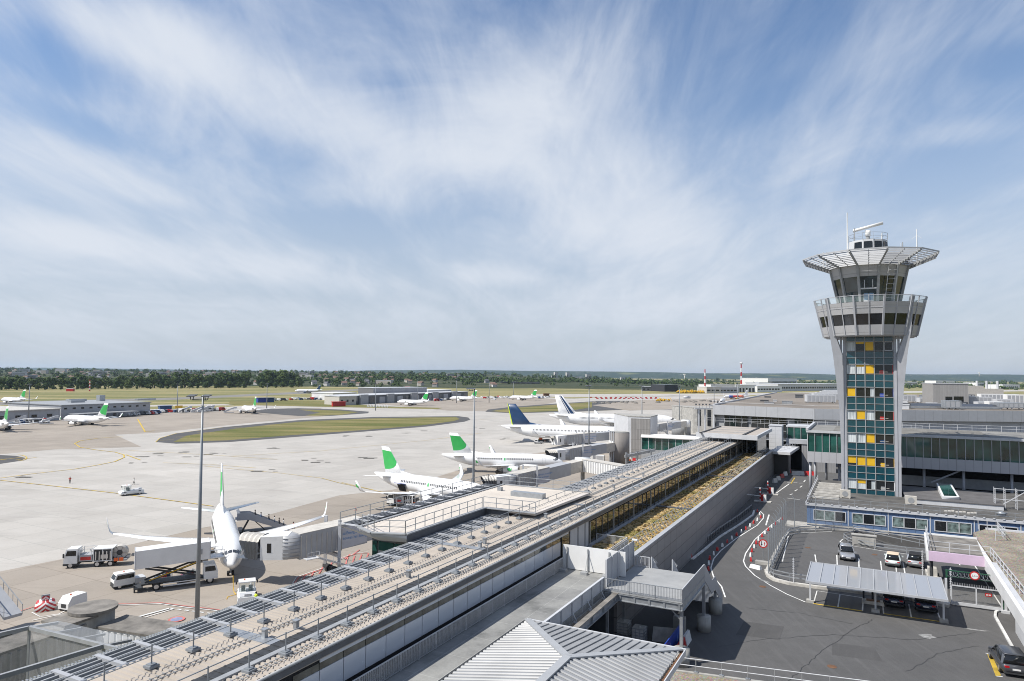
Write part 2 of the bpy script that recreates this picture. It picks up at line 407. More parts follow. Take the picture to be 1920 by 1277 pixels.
# apron
psheet('apron', [(-900, 1500), (-900, 778), (-200, 774), (330, 772), (440, 762), (520, 757), (620, 754), (690, 752), (780, 746), (1010, 744), (1060, 747), (1180, 749), (1500, 756), (2300, 760), (2600, 1000), (2400, 1500)], M['apron'], Z1)
psheet('stand_pavement', [(-500, 1400), (-500, 1170), (0, 1072), (200, 1032), (380, 990), (480, 972), (636, 929), (735, 919), (800, 900), (900, 870), (1000, 850), (1120, 838), (1300, 850), (1300, 1000), (700, 1300)], M['stand'], Z2)
psheet('remote_stand', [(-900, 830), (-900, 778), (-200, 776), (330, 775), (480, 768), (600, 765), (640, 778), (480, 792), (290, 812), (215, 815), (265, 838), (100, 843), (0, 852)], M['stand'], Z2)
psheet('far_stand', [(700, 757), (780, 748), (1010, 746), (1060, 750), (960, 772), (840, 770)], M['stand'], Z2)
# runways and taxiways across the field
for pix in ([(-300, 762), (60, 752), (330, 745.5), (640, 731), (700, 728), (700, 730), (640, 735), (330, 749.5), (100, 757), (-300, 769)],):
    psheet('taxiway', pix, M['patch'], Z1)
for pix in ([(-300, 775), (300, 759), (420, 757.5), (440, 760), (300, 762), (-200, 777)], [(1000, 739), (1300, 738.5), (1900, 731), (2300, 727), (2300, 729), (1900, 734), (1300, 742.5), (1060, 745), (1000, 743)],
            [(1050, 748), (1260, 742), (1900, 748), (2300, 752), (2300, 758), (1900, 754), (1300, 749), (1060, 755)]):
    psheet('taxiway', pix, M['apron'], Z2)
# grass islands with dark shoulders
def island(pix, inner, name='grass_island'):
    psheet('shoulder', pix, M['verge'], Z3); psheet(name, inner, M['island'], Z4)
island([(292, 829), (300, 822), (330, 813), (420, 801), (560, 788), (700, 782), (860, 780.5), (878, 783), (882, 787), (870, 791), (800, 800), (700, 808), (560, 819), (430, 829), (330, 832)],
       [(325, 829), (350, 817), (440, 804), (560, 791), (700, 784.5), (855, 782), (862, 786), (850, 790), (790, 798), (690, 806), (550, 816), (425, 826)])
island([(470, 772), (500, 767), (560, 765.5), (640, 768), (692, 772), (690, 775), (620, 780), (560, 780), (530, 778)],
       [(560, 768), (640, 770), (672, 773), (640, 778), (590, 780), (572, 779), (600, 774)])
island([(910, 772), (915, 768), (960, 763), (1040, 757), (1120, 752), (1290, 751), (1290, 768), (1180, 768), (1080, 772), (960, 775)],
       [(920, 771), (962, 765), (1040, 759), (1110, 754), (1110, 764), (1070, 770), (960, 774)])
psheet('grass_verge', [(430, 752), (560, 751), (620, 755), (720, 762), (830, 765), (820, 767.5), (700, 765), (560, 762), (430, 759)], M['island'], Z3)
island([(-60, 872), (-60, 851), (0, 853.5), (30, 855), (48, 859), (40, 864), (0, 870)], [(-60, 871), (-60, 866), (-30, 868)])
# construction ground beyond the far jets
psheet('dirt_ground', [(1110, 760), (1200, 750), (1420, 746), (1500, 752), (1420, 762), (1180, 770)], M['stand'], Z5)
# painted lines
L = MB()
def line(pix, w, z=Z5 + .02): L.strip([at(x, y, 0) for x, y in pix], w * .72, z)
line([(-60, 893), (0, 901), (110, 913), (215, 925), (350, 943), (400, 950)], .45)
line([(380, 874), (440, 880), (520, 887), (603, 897), (636, 906), (734, 927), (780, 940)], .3)
line([(640, 905), (700, 919)], .25)
line([(140, 832), (150, 827), (185, 822), (230, 819)], .7); line([(140, 832), (150, 839), (180, 844), (215, 848), (232, 853), (233, 858), (215, 866), (185, 872), (140, 880), (60, 889), (0, 897)], .6)
line([(258, 786), (272, 810)], 1.0); line([(272, 810), (290, 808)], .8)
line([(236, 853), (263, 863)], .6); line([(305, 868), (400, 872), (480, 878)], .35); line([(240, 845), (330, 850), (420, 855), (520, 862)], .35)
line([(1195, 767), (1050, 775), (900, 787)], .3); line([(905, 812), (800, 826), (600, 846), (430, 856)], .35)
line(arc(30, 859, 20, 6, -80, 80), .5)
line([(292, 829), (300, 822), (330, 813), (420, 801)], .5)
for x, y in ((300, 826), (330, 820), (370, 812), (430, 803), (500, 797)): line([(x, y), (x + 26, y - 1)], .6)
for x in range(-55, 40, 28): line([(x, 866 - (x > 0) * 3), (x + 40, 861 - (x > 0) * 3)], .6)
o = L.build('taxi_line', M['yline']); tag(o, kind='structure')
# surface lights set with dark patches on the taxi lanes
K = MB()
for x, y in ((270, 857), (300, 853), (262, 868), (345, 848), (365, 855), (400, 852), (500, 883), (610, 865), (520, 840), (690, 858), (700, 818), (755, 812), (800, 809), (900, 803), (645, 818), (590, 862), (940, 823), (1010, 800), (30, 897)):
    p = at(x, y, 0)
    for k in range(3):
        a = p + Vector((rnd.uniform(-3, 3), rnd.uniform(-4, 4), 0)); w = rnd.uniform(.3, .85)
        K.sheet([(a.x - 2.2 * w, a.y - w, 0), (a.x + 2 * w, a.y - .6 * w, 0), (a.x + 2.3 * w, a.y + w, 0), (a.x - 2 * w, a.y + .8 * w, 0)], Z5 + .05 + .004 * k)
tag(K.build('pavement_patch', M['patch']), kind='structure')
WL = MB()
def wl(pix, w, z=Z5 + .02): WL.strip([at(x, y, 0) for x, y in pix], w * .72, z)
wl([(205, 1137), (300, 1133.5), (345, 1140), (400, 1146), (520, 1165)], .22); wl([(120, 1152), (60, 1165)], .2); wl([(150, 1140), (205, 1136.5)], .2)
wl([(318, 1142), (245, 1162)], .5); wl([(326, 1143), (255, 1164)], .25)
for k in range(9): wl([(318 + 14 * k, 1142 + 1.8 * k), (326 + 14 * k, 1143 + 1.8 * k)], .35)
wl([(345, 878), (440, 866), (560, 855), (700, 845)], .2); wl([(640, 848), (760, 836), (860, 829)], .2)
wl([(60, 1150), (75, 1158), (110, 1153), (130, 1143)], .2)
wl([(548, 1096), (556, 1083), (600, 1068), (650, 1045)], .18); wl([(560, 1097), (566, 1086), (600, 1073)], .15); wl([(636, 1048), (668, 1038), (690, 1036)], .15)
tag(WL.build('stand_line', M['wline']), kind='structure')
RL = MB()
def rl(pix, w, z=Z5 + .03): RL.strip([at(x, y, 0) for x, y in pix], w * .72, z)
rl([(205, 1134.5), (300, 1131.5), (345, 1137.5), (400, 1143.5), (520, 1162)], .22); rl([(30, 1150), (60, 1140), (110, 1132)], .25)
rl([(552, 1096), (560, 1084), (604, 1069)], .3)
for k in range(7):
    rl([(566 + 16 * k, 1095 - 9 * k), (572 + 17 * k, 1080 - 8 * k)], .3)
rl([(638, 1049), (668, 1039.5), (690, 1038)], .25)
for k in range(4): rl([(648 + 13 * k, 1060 - 4 * k), (652 + 13 * k, 1046 - 2.5 * k)], .3)
tag(RL.build('hazard_line', M['rline']), kind='structure')
# round painted no-parking mark on the stand
p = at(331, 1163, 0); R_ = MB(); B_ = MB()
R_.sheet([(p.x + .95 * math.cos(t * .2618), p.y + .95 * math.sin(t * .2618), 0) for t in range(24)], Z5 + .03)
B_.sheet([(p.x + .68 * math.cos(t * .2618), p.y + .68 * math.sin(t * .2618), 0) for t in range(24)], Z5 + .036)
tag(R_.build('painted_disc', M['rline']), kind='structure'); tag(B_.build('painted_disc_centre', mat('faded_blue_paint', (.25, .28, .42), .7, var=.2)), kind='structure')
# hills along the horizon
def hill_ridge(name, dist, prof, depth, m, seed, amp):
    b = MB(); rows = 12; xs = [p[0] for p in prof]
    n = 220; grid = []
    for j in range(rows):
        row = []
        for i in range(n + 1):
            X = xs[0] + (xs[-1] - xs[0]) * i / n
            for (xa, ha), (xb, hb) in zip(prof[:-1], prof[1:]):
                if xa <= X <= xb: h = ha + (hb - ha) * (X - xa) / (xb - xa); break
            t = j / (rows - 1); sh = math.sin(math.pi * min(t * .62, .5)) ** .9 if t < .81 else 1 - (t - .81) * 1.5
            nz = noise.fractal(Vector((X * .0011 + seed, t * 2.2, seed)), .9, 2.1, 5)
            nf = noise.noise(Vector((X * .012, t * 14, seed)))
            z = max(-.5, h * sh + amp * (nz * sh + .22 * nf * sh))
            row.append((X * (1 + t * depth / dist * .6), dist + t * depth, z if j else -1))
        grid.append(row)
    b.smooth = True
    b.loft(grid, False, False, False)
    return struct(name, b, m)
def hill_mat():
    m, nt, b = nodes('wooded_hill')
    v = coords(nt); a = noise_(nt, v, .004, 6, .7); t = noise_(nt, coords(nt, loc=(9, 5, 1)), .0016, 4, .6); d = noise_(nt, v, .02, 3, .8)
    c = ramp(nt, a, [(.35, (.022, .038, .03)), (.65, (.05, .07, .045))])
    c = mixc(nt, ramp(nt, t, [(.60, (0, 0, 0)), (.68, (1, 1, 1))]), c, (.14, .15, .07))
    f = math_(nt, 'MULTIPLY', ramp(nt, t, [(.40, (1, 1, 1)), (.48, (0, 0, 0))]), ramp(nt, d, [(.60, (0, 0, 0)), (.66, (1, 1, 1))]))
    c = mixc(nt, f, c, (.42, .38, .34))
    lk(nt, c, b.inputs['Base Color']); b.inputs['Roughness'].default_value = .95; b.inputs['Specular IOR Level'].default_value = .05
    return m
M['hill'] = hill_mat()
hill_ridge('hills', 8200, [(-7600, 12), (-6400, 20), (-5200, 26), (-3600, 30), (-2300, 55), (-1800, 84), (-700, 96), (400, 96), (1400, 92), (2300, 80), (2900, 82), (3700, 86), (4300, 74), (5000, 90), (6000, 96), (7400, 90), (9000, 86)], 2200, M['hill'], 3.1, 9)
hill_ridge('hills', 11800, [(-11000, 78), (-8600, 92), (-6800, 86), (-5000, 74), (-3400, 62), (0, 60), (4000, 66), (9000, 90), (12500, 94)], 2600, M['hill'], 8.4, 10)
# ------------------------------------------------------------------ landside: the long pier and its terraces
ZR, ZD, ZRF, ZW = 7.3, 12.2, 15.3, 12.9
def site(name, label, cat, v, u, z=0.0, group=None):
    return thing(name, label, cat, S(v, u, z), -GA, group)
def part(name, me, parent, loc=(0, 0, 0), rotz=0.0):
    o = bpy.data.objects.new(name, me); COL.objects.link(o); o.parent = parent; o.location = loc; o.rotation_euler = (0, 0, rotz); return o
def corrugated(b, x0, x1, y0, y1, z, pitch, h, fn=None, duty=.5):
    """ribbed sheet: ribs run along x, profile along y"""
    n = max(1, int((y1 - y0) / pitch)); p = (y1 - y0) / n
    A = []; B = []
    for i in range(n):
        for dy, dz in ((0, 0), (.1 * p, h), (duty * p, h), ((duty + .1) * p, 0)):
            y = y0 + i * p + dy
            A.append((x0, y, (fn(x0) if fn else z) + dz)); B.append((x1, y, (fn(x1) if fn else z) + dz))
    m = len(A)
    b.add(A + B, [(m + i, m + i + 1, i + 1, i) for i in range(m - 1)])
def corr_mat(name, lo, hi, rough=.45, metal=.25):
    lo, hi = tuple(x * .87 for x in lo), tuple(x * .87 for x in hi)
    m, nt, b = nodes(name)
    v = coords(nt); n = noise_(nt, v, .18, 5, .65); s = noise_(nt, coords(nt, scale=(.15, 1.2, 1)), 1.0, 4, .6)
    c = ramp(nt, n, [(.3, lo), (.7, hi)]); c = mixc(nt, .4, c, ramp(nt, s, [(.3, (.75, .73, .70)), (.65, (1.08, 1.08, 1.08))]), 'MULTIPLY')
    lk(nt, c, b.inputs['Base Color']); b.inputs['Roughness'].default_value = rough; b.inputs['Metallic'].default_value = metal
    return m
M['roof_beige'] = corr_mat('beige_ribbed_roof', (.385, .34, .29), (.475, .42, .36), .6, 0)
M['hip'] = corr_mat('zinc_ribbed_roof', (.29, .295, .30), (.39, .395, .40), .42, .1)
def panel_mat(name, col, px, pz, line=.35, rough=.4, spec=.5, axis='xz', var=.06):
    """cladding with a grid of joints in the wall plane"""
    col = tuple(c * .87 for c in col)
    m, nt, b = nodes(name)
    tc = nt.nodes.new('ShaderNodeTexCoord'); se = nt.nodes.new('ShaderNodeSeparateXYZ'); lk(nt, tc.outputs['Object'], se.inputs[0])
    cb = nt.nodes.new('ShaderNodeCombineXYZ'); lk(nt, se.outputs[{'x': 0, 'y': 1}[axis[0]]], cb.inputs[0]); lk(nt, se.outputs[2], cb.inputs[1])
    br = nd(nt, 'ShaderNodeTexBrick', Scale=1.0); br.offset = 0; lk(nt, cb.outputs[0], br.inputs['Vector'])
    br.inputs['Brick Width'].default_value = px; br.inputs['Row Height'].default_value = pz; br.inputs['Mortar Size'].default_value = .035; br.inputs['Mortar Smooth'].default_value = .2
    br.inputs['Color1'].default_value = tuple(x * (1 - var) for x in col) + (1,); br.inputs['Color2'].default_value = tuple(x * (1 + var) for x in col) + (1,); br.inputs['Mortar'].default_value = tuple(x * line for x in col) + (1,)
    n = noise_(nt, coords(nt), .7, 4, .6)
    c = mixc(nt, .3, br.outputs[0], ramp(nt, n, [(.3, (.8, .8, .8)), (.7, (1.1, 1.1, 1.1))]), 'MULTIPLY')
    lk(nt, c, b.inputs['Base Color']); b.inputs['Roughness'].default_value = rough; b.inputs['Specular IOR Level'].default_value = spec
    return m
M['wallclad'] = panel_mat('metal_wall_cladding', (.27, .26, .26), 2.6, 1.25, .22, .36, .5, 'yz')
M['fac_panel'] = mat('opal_glass_panel', (.60, .63, .68), .22, var=.03, sc=.5, spec=.7)
M['fac_glass'] = glassmat('clerestory_glass', (.055, .058, .05), .06, .8, .7, .8)
M['tall_glass'] = glassmat('gallery_glass', (.018, .017, .014), .03, 1.0, .4, .5)
# raised landside ground with road
LG = MB()
LG.prism([tuple(S(v, u))[:2] for v, u in ((-26.5, -20), (70, -20), (70, 105.6), (-2.5, 105.6), (-2.5, 112.4), (70, 112.4), (120, 420), (-40, 420), (-40, 205), (-26.5, 205))], 0, ZR)
struct('road', LG, M['road'])
P0v, P0u = -28.5, 60.0
pier = site('pier_building', 'long low pier terminal with beige ribbed flat roof and louvred eaves beside the jet bridges', 'building', P0v, P0u)
pm = lambda: MB(off=(-P0v, -P0u, 0))
UA, UB = 5.0, 170.0
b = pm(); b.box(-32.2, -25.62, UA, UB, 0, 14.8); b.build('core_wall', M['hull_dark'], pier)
b = pm(); corrugated(b, -32.4, -28.02, UA, UB, ZRF, .34, .07); corrugated(b, -26.75, -25.45, UA, UB, ZRF + .02, .34, .07)
b.box(-32.4, -25.45, UA, UB, 14.8, ZRF - .04); b.build('roof', M['roof_beige'], pier)
b = pm(); b.mi = 0; b.box(-27.98, -27.15, UA, UB, ZRF - .02, ZRF + .10)
for k in range(int((UB - UA) / .6)): b.box(-27.96, -27.17, UA + .6 * k, UA + .6 * k + .12, ZRF + .10, ZRF + .13)
b.build('drain_grille', M['dark'], pier)
b = pm(); b.box(-27.12, -26.78, UA, UB, ZRF - .02, ZRF + .16); b.build('flashing', M['greyp'], pier)
# cross joints in the roof
for u in (26.6, 48.9, 71.0, 93.0, 115, 137):
    b = pm(); b.box(-32.3, -28.05, u, u + .75, ZRF + .06, ZRF + .10); b.build('roof_seam', M['galv'], pier)
b = pm(); b.smooth = True
prof = [(-25.45, 15.36), (-25.36, 15.40), (-25.28, 15.37), (-25.26, 15.31), (-25.30, 15.25), (-25.45, 15.24)]
b.loft([[(v, u, z) for v, z in prof] for u in (UA, UB)]); b.build('gutter', M['greyp'], pier)
b = pm(); b.box(-25.6, -25.32, UA, UB, 14.92, 15.235); b.build('cornice', M['darkgrey'], pier)
# chains of snow hooks on the roof
b = pm()
for v in (-29.75, -29.45, -26.35, -26.05):
    k = 0; u = UA
    while u < UB:
        b.box(v - .08, v + .08, u, u + .03, ZRF + .09, ZRF + .15); b.box(v - .012, v + .012, u, u + .34, ZRF + .08, ZRF + .11); u += .34
b.build('snow_hooks', M['greyp'], pier)
# guard rails standing on weighted feet
pm_post = MB(); pm_post.cyl((0, 0, .1), (0, 0, 1.12), .035, n=6); pm_post.box(-.26, .26, -.26, .26, .02, .14); pm_post.box(-.17, .17, -.17, .17, .14, .2)
ME_post = pm_post.mesh('post', M['pole'])
for v, u0 in ((-30.95, 21.8), (-26.45, 21.4)):
    b = pm(); b.cyl((v, UA, ZRF + 1.12), (v, UB, ZRF + 1.12), .03, n=5); b.cyl((v, UA, ZRF + .62), (v, UB, ZRF + .62), .025, n=5)
    if v == -26.45:
        b = pm(); b.cyl((v, UA, ZRF + 1.12), (v, UB, ZRF + 1.12), .03, n=5)
    g = b.build('guard_rail', M['pole'], pier); u = u0 - 2.3 * 4
    while u < UB:
        part('post', ME_post, g, (v - P0v, u - P0u, ZRF + .07)); u += 2.32
# sun louvres along the apron eaves
lb = MB(); lb.mi = 0
for i in range(6):
    x = -2.25 + .38 * i; lb.beam((x, .1, .02 - .03 * i), (x, 2.02, .02 - .03 * i), .10, .16)
lb.mi = 1; lb.box(-2.5, .05, -.12, .12, -.05, .14)
lb.mi = 2; lb.box(-2.52, -2.40, 0, 2.05, -.02, .06)
for i in range(12): lb.box(-2.56, -2.36, .17 * i, .17 * i + .06, .06, .12)
ME_louv = lb.mesh('louvre_panel', [M['greyp'], M['midgrey'], M['galv']])
u = 17.5
while u < UB - 2:
    if not (62.3 < u < 76):
        part('louvre_panel', ME_louv, pier, (-32.42 - P0v, u - P0u, ZRF - .1))
    u += 2.05
b = pm(); b.cyl((-32.45, UA, ZRF), (-32.45, UB, ZRF), .09, n=6); b.build('eaves_tube', M['galv'], pier)
for u, v in ((27.2, -29.1), (29.0, -28.6), (40, -28.9), (49.5, -28.6), (51, -29), (63, -28.8), (84, -28.9), (96, -28.6), (110, -28.8)):
    b = pm(); b.box(v - .12, v + .12, u - .12, u + .12, ZRF, ZRF + .5); b.box(v - .17, v + .17, u - .17, u + .17, ZRF + .5, ZRF + .56); b.build('vent_pipe', M['galv'], pier)
# landside facade above the terrace: opal panels, clerestory windows, dark plinth gap
PW = 1.86; n0 = int((60 - UA) / PW)
pb = MB(); pb.box(0, .06, .03, PW - .03, .36, 1.63); ME_pan = pb.mesh('facade_panel', M['fac_panel'])
wb = MB(); wb.box(.0, .03, .03, PW - .03, 0, .37); ME_cl = wb.mesh('window', M['fac_glass'])
tb = MB(); tb.box(0, .06, .02, PW * 2 - .02, 0, .33); ME_top = tb.mesh('facade_panel', M['fac_panel'])
for k in range(n0 + 1):
    u = 29.5 - 13 * PW + PW * k
    if u > 58.5 or u < UA: continue
    if abs(u - (29.5 - 3 * PW)) < .1:
        d = MB(); d.box(0, .04, .05, PW - .05, 0, 2.5); part('door', d.mesh('door', M['hull_dark']), pier, (-25.62 - P0v, u - P0u, 12.25)); continue
    part('facade_panel', ME_pan, pier, (-25.62 - P0v, u - P0u, 12.54)); part('window', ME_cl, pier, (-25.62 - P0v, u - P0u, 14.19))
    if k % 2 == 0: part('facade_panel', ME_top, pier, (-25.6 - P0v, u - P0u, 14.58))
# doors at the balcony
for u, w_, m in ((59.6, 1.8, 'fac_glass'), (61.6, 1.9, 'lightgrey'), (63.7, 1.7, 'lightgrey'), (65.6, .9, 'lightgrey')):
    d = MB(); d.box(0, .06, .04, w_ - .04, 0, 2.55); part('door', d.mesh('door', M[m]), pier, (-25.62 - P0v, u - P0u, 12.25))
# tall gallery glazing with pale fins
gb = MB(); gb.box(.0, .03, .0, 1.86, 0, 2.35); ME_gal = gb.mesh('window', M['tall_glass'])
fb = MB(); fb.box(0, .09, -.035, .035, 0, 2.4); ME_fin = fb.mesh('mullion', M['beige'])
fb2 = MB(); fb2.box(0, .06, -.025, .025, 0, 2.4); ME_fin2 = fb2.mesh('mullion', M['darkgrey'])
u = 66.8; k = 0
while u < 164:
    w = part('window', ME_gal, pier, (-25.6 - P0v, u - P0u, 12.25))
    part('mullion', ME_fin if k % 4 == 0 else ME_fin2, w, (.03, .02, 0)); u += 1.86; k += 1
b = pm(); b.box(-25.6, -25.15, 66.6, UB, 12.1, 12.42); b.build('plinth', M['midgrey'], pier)
b = pm(); b.box(-25.6, -25.3, 164.2, 167, 12.3, 14.7); b.build('end_panel', M['lightgrey'], pier)
# ------------------------------------------------------------------ planted lower roof and its wall
low = site('lower_wing', 'lower wing with planted roof and tall grey clad wall along the curving road', 'building', -22.5, 60)
lm = lambda: MB(off=(22.5, -60, 0))
b = lm(); b.box(-25.6, -19.75, 57.5, 170, ZR - .4, 12.15); b.build('core_wall', M['darkgrey'], low)
b = lm(); b.box(-19.75, -19.45, 57.5, 170, ZR - .3, ZW - .06); b.build('wall', M['wallclad'], low)
b = lm(); b.box(-19.9, -19.40, 57.5, 170, ZW - .06, ZW + .05); b.build('coping', M['midgrey'], low)
for u in (90, 122, 150):
    b = lm(); b.box(-25.1, -20.2, u, u + .5, 12.3, 12.52); b.build('drain_channel', M['darkgrey'], low)
b = lm(); b.cyl((-20.9, 58.5, ZW + .75), (-20.9, 168, ZW + .75), .03, n=5)
b.cyl((-20.45, 58.5, ZW + .4), (-20.45, 168, ZW + .4), .025, n=5)
g = b.build('guard_rail', M['galv'], low)
pb = MB(); pb.beam((0, 0, 0), (-.5, 0, .85), .06, .06); pb.box(-.08, .08, -.06, .06, 0, .1); ME_lp = pb.mesh('post', M['galv'])
u = 58.8
while u < 168: part('post', ME_lp, g, (-20.32 + 22.5, u - 60, ZW - .02)); u += 1.18
# sedum bed: fine uneven ground cover
def sedum_mat():
    m, nt, b = nodes('dry_sedum')
    v = coords(nt, rot=rad(35), scale=(.6, 1.7, 1)); a = noise_(nt, v, .55, 6, .7, .6); c0 = noise_(nt, coords(nt), .16, 3, .6); f = noise_(nt, coords(nt), 9, 4, .7)
    c = ramp(nt, a, [(.30, (.10, .085, .03)), (.42, (.24, .16, .06)), (.52, (.40, .27, .12)), (.66, (.55, .42, .25))])
    g = ramp(nt, a, [(.32, (.10, .11, .025)), (.5, (.24, .20, .07)), (.65, (.42, .30, .14))])
    c = mixc(nt, ramp(nt, c0, [(.5, (0, 0, 0)), (.62, (1, 1, 1))]), c, g)
    c = mixc(nt, .7, c, ramp(nt, f, [(.3, (.5, .5, .5)), (.7, (1.3, 1.3, 1.3))]), 'MULTIPLY')
    lk(nt, c, b.inputs['Base Color']); b.inputs['Roughness'].default_value = .95; b.inputs['Specular IOR Level'].default_value = .1
    return m
b = MB(); NV, NU = 14, 420; grid = []
for i in range(NU + 1):
    u = 58.2 + (168.5 - 58.2) * i / NU
    grid.append([(-25.05 + 4.75 * j / NV, u, 12.36 + .16 * noise.noise(Vector((j * .9, u * 2.1, 3))) + .12 * noise.noise(Vector((j * 2.3, u * 6, 7)))) for j in range(NV + 1)])
b.loft(grid, False, False, False)
tag(b.build('sedum', sedum_mat(), None, (0, 0, 0), -GA), kind='stuff', label='patchy green and straw coloured sedum planting on the lower roof', cat='ground cover')
b = MB(); q_ = random.Random(3)
for i in range(7000):
    v = q_.uniform(-25.0, -20.4); u = q_.uniform(58.4, 168); s_ = q_.uniform(.07, .2) * (1 if u < 110 else 1.5); a_ = q_.uniform(0, 3.14); h_ = s_ * q_.uniform(.15, .55)
    b.mi = min(3, max(0, int(1.9 + 2.2 * noise.noise(Vector((v * .9, u * .35, 2))) + q_.uniform(-.8, .8)))); c, d_ = math.cos(a_) * s_, math.sin(a_) * s_; z_ = 12.38
    b.add([(v - c, u - d_, z_), (v + c, u + d_, z_), (v + c * .7 + d_ * .5, u + d_ * .7 - c * .5, z_ + h_), (v - c * .7 + d_ * .5, u - d_ * .7 - c * .5, z_ + h_)], [(0, 1, 2, 3)])
tag(b.build('sedum_tufts', [mat('tuft_' + n_, c_, .95, var=.15) for n_, c_ in (('olive', (.11, .12, .03)), ('straw', (.36, .29, .165)), ('ochre', (.22, .165, .08)), ('russet', (.16, .095, .05)))], None, (0, 0, 0), -GA), kind='stuff', label='small tufts of dry and green sedum on the lower roof', cat='ground cover')
# ------------------------------------------------------------------ terrace
def terrace_mat():
    m, nt, b = nodes('terrace_slabs')
    v = coords(nt); n = noise_(nt, v, .35, 5, .65); f = noise_(nt, v, 6, 4, .7)
    br = nd(nt, 'ShaderNodeTexBrick', Scale=1.0); lk(nt, v, br.inputs['Vector']); br.offset = 0
    br.inputs['Brick Width'].default_value = 1.7; br.inputs['Row Height'].default_value = 3.2; br.inputs['Mortar Size'].default_value = .012; br.inputs['Color1'].default_value = (.215, .215, .21, 1); br.inputs['Color2'].default_value = (.25, .25, .24, 1); br.inputs['Mortar'].default_value = (.40, .40, .38, 1)
    c = mixc(nt, .8, br.outputs[0], ramp(nt, n, [(.32, (.45, .46, .46)), (.45, (.85, .85, .85)), (.68, (1.2, 1.2, 1.18))]), 'MULTIPLY')
    c = mixc(nt, .3, c, ramp(nt, f, [(.3, (.7, .7, .7)), (.7, (1.2, 1.2, 1.2))]), 'MULTIPLY')
    lk(nt, c, b.inputs['Base Color']); b.inputs['Roughness'].default_value = .7
    return m
ter = site('terrace', 'grey slab terrace between the pier facade and the ribbed hip roof', 'terrace', -22, 40)
tm = lambda: MB(off=(22, -40, 0))
b = tm(); b.box(-25.5, -19.3, 0, 58.0, 11.75, ZD); b.build('slab', terrace_mat(), ter)
b = tm(); b.box(-19.5, -19.2, 0, 58, 11.2, 11.74); b.build('edge_beam', M['conc'], ter)
def railing(parent, a, c, z, h=1.0, n=None, m=None, gap=.12, bar=.025):
    """barred railing part between two local points"""
    a = Vector(a); c = Vector(c); d = c - a; L = d.length; d.normalize(); b = MB(); k = int(L / gap)
    for i in range(k + 1):
        p = a + d * (L * i / k); b.beam((p.x, p.y, z + .08), (p.x, p.y, z + h - .02), bar, bar)
    b.beam((a.x, a.y, z + h), (c.x, c.y, z + h), .06, .05); b.beam((a.x, a.y, z + .08), (c.x, c.y, z + .08), .04, .04)
    k = max(1, int(L / 1.8))
    for i in range(k + 1):
        p = a + d * (L * i / k); b.beam((p.x, p.y, z), (p.x, p.y, z + h), .06, .06)
    return b.build('railing', m or M['lightgrey'], parent)
railing(ter, (-24.6 + 22, 0 - 40), (-24.6 + 22, 57.5 - 40), ZD, 1.05, gap=.16, bar=.05)
b = tm(); b.box(-24.57, -24.55, 0, 57.5, ZD + .1, ZD + .98); b.build('railing_mesh', M['wire'], ter)
rb = tm(); rb.box(-19.42, -19.36, 41, 53.9, ZD - .15, ZD + .92)
for u in range(41, 54, 2): rb.beam((-19.30, u, ZD - .4), (-19.30, u, ZD + .9), .06)
rb.box(-19.48, -19.30, 41, 53.9, ZD + .92, ZD + 1.0); rb.build('railing_panel', M['lightgrey'], ter)
for k, u in enumerate((44, 47, 50, 53)):
    sb = tm(); sb.beam((-19.3, u, ZD + .2), (-18.9, u, ZD - .5), .05); sb.beam((-19.2, u, ZD - .45), (-18.7, u + .3, ZD - .75), .16, .10); sb.build('bracket', M['lightgrey'], ter)
scr = site('partition_wall', 'white solid partition wall closing the terrace with steel props', 'wall', -22, 57.5, ZD)
b = MB(); b.box(-2.75, 3.15, .4, .52, .05, 2.15); b.build('panel', M['white'], scr)
for x in (-2.3, -.3, 1.7):
    b = MB(); b.beam((x, .36, 0), (x, .36, 2.0), .12); b.beam((x, .3, 1.6), (x + .1, -.6, .1), .05); b.box(x - .3, x + .3, -.75, -.25, 0, .22); b.build('prop', M['greyp'], scr)
fen = site('panel_fence', 'grey corrugated panel fence standing between terrace and steel platform', 'fence', -19.5, 57.5, ZD)
b = MB()
for k in range(5): b.box(0, .07, -2.9 + 1.5 * k, -1.45 + 1.5 * k, .05, 2.2)
b.build('panel', M['midgrey'], fen)
for k in range(6):
    b = MB(); b.box(.07, .14, -2.95 + 1.5 * k, -2.85 + 1.5 * k, 0, 2.25); b.build('post', M['lightgrey'], fen)
lampb = MB(); lampb.box(0, .5, 4.3, 4.5, 2.3, 2.42); lampb.beam((.03, 4.4, 2.1), (.1, 4.4, 2.35), .06); lampb.build('floodlight', M['white'], fen)
bal = site('balcony', 'small grey balcony with barred railing outside the gallery doors', 'balcony', -24, 63.5, ZD)
b = MB(); b.box(-1.5, 2.2, -4.6, 4.5, -.2, .06); b.build('slab', M['conc'], bal)
railing(bal, (-1.2, 4.4), (2.1, 4.4), .05); railing(bal, (2.1, -3.5), (2.1, 4.4), .05)
b = MB(); b.box(2.12, 2.16, -3.5, 4.4, .05, .9); b.build('railing_panel', M['lightgrey'], bal)
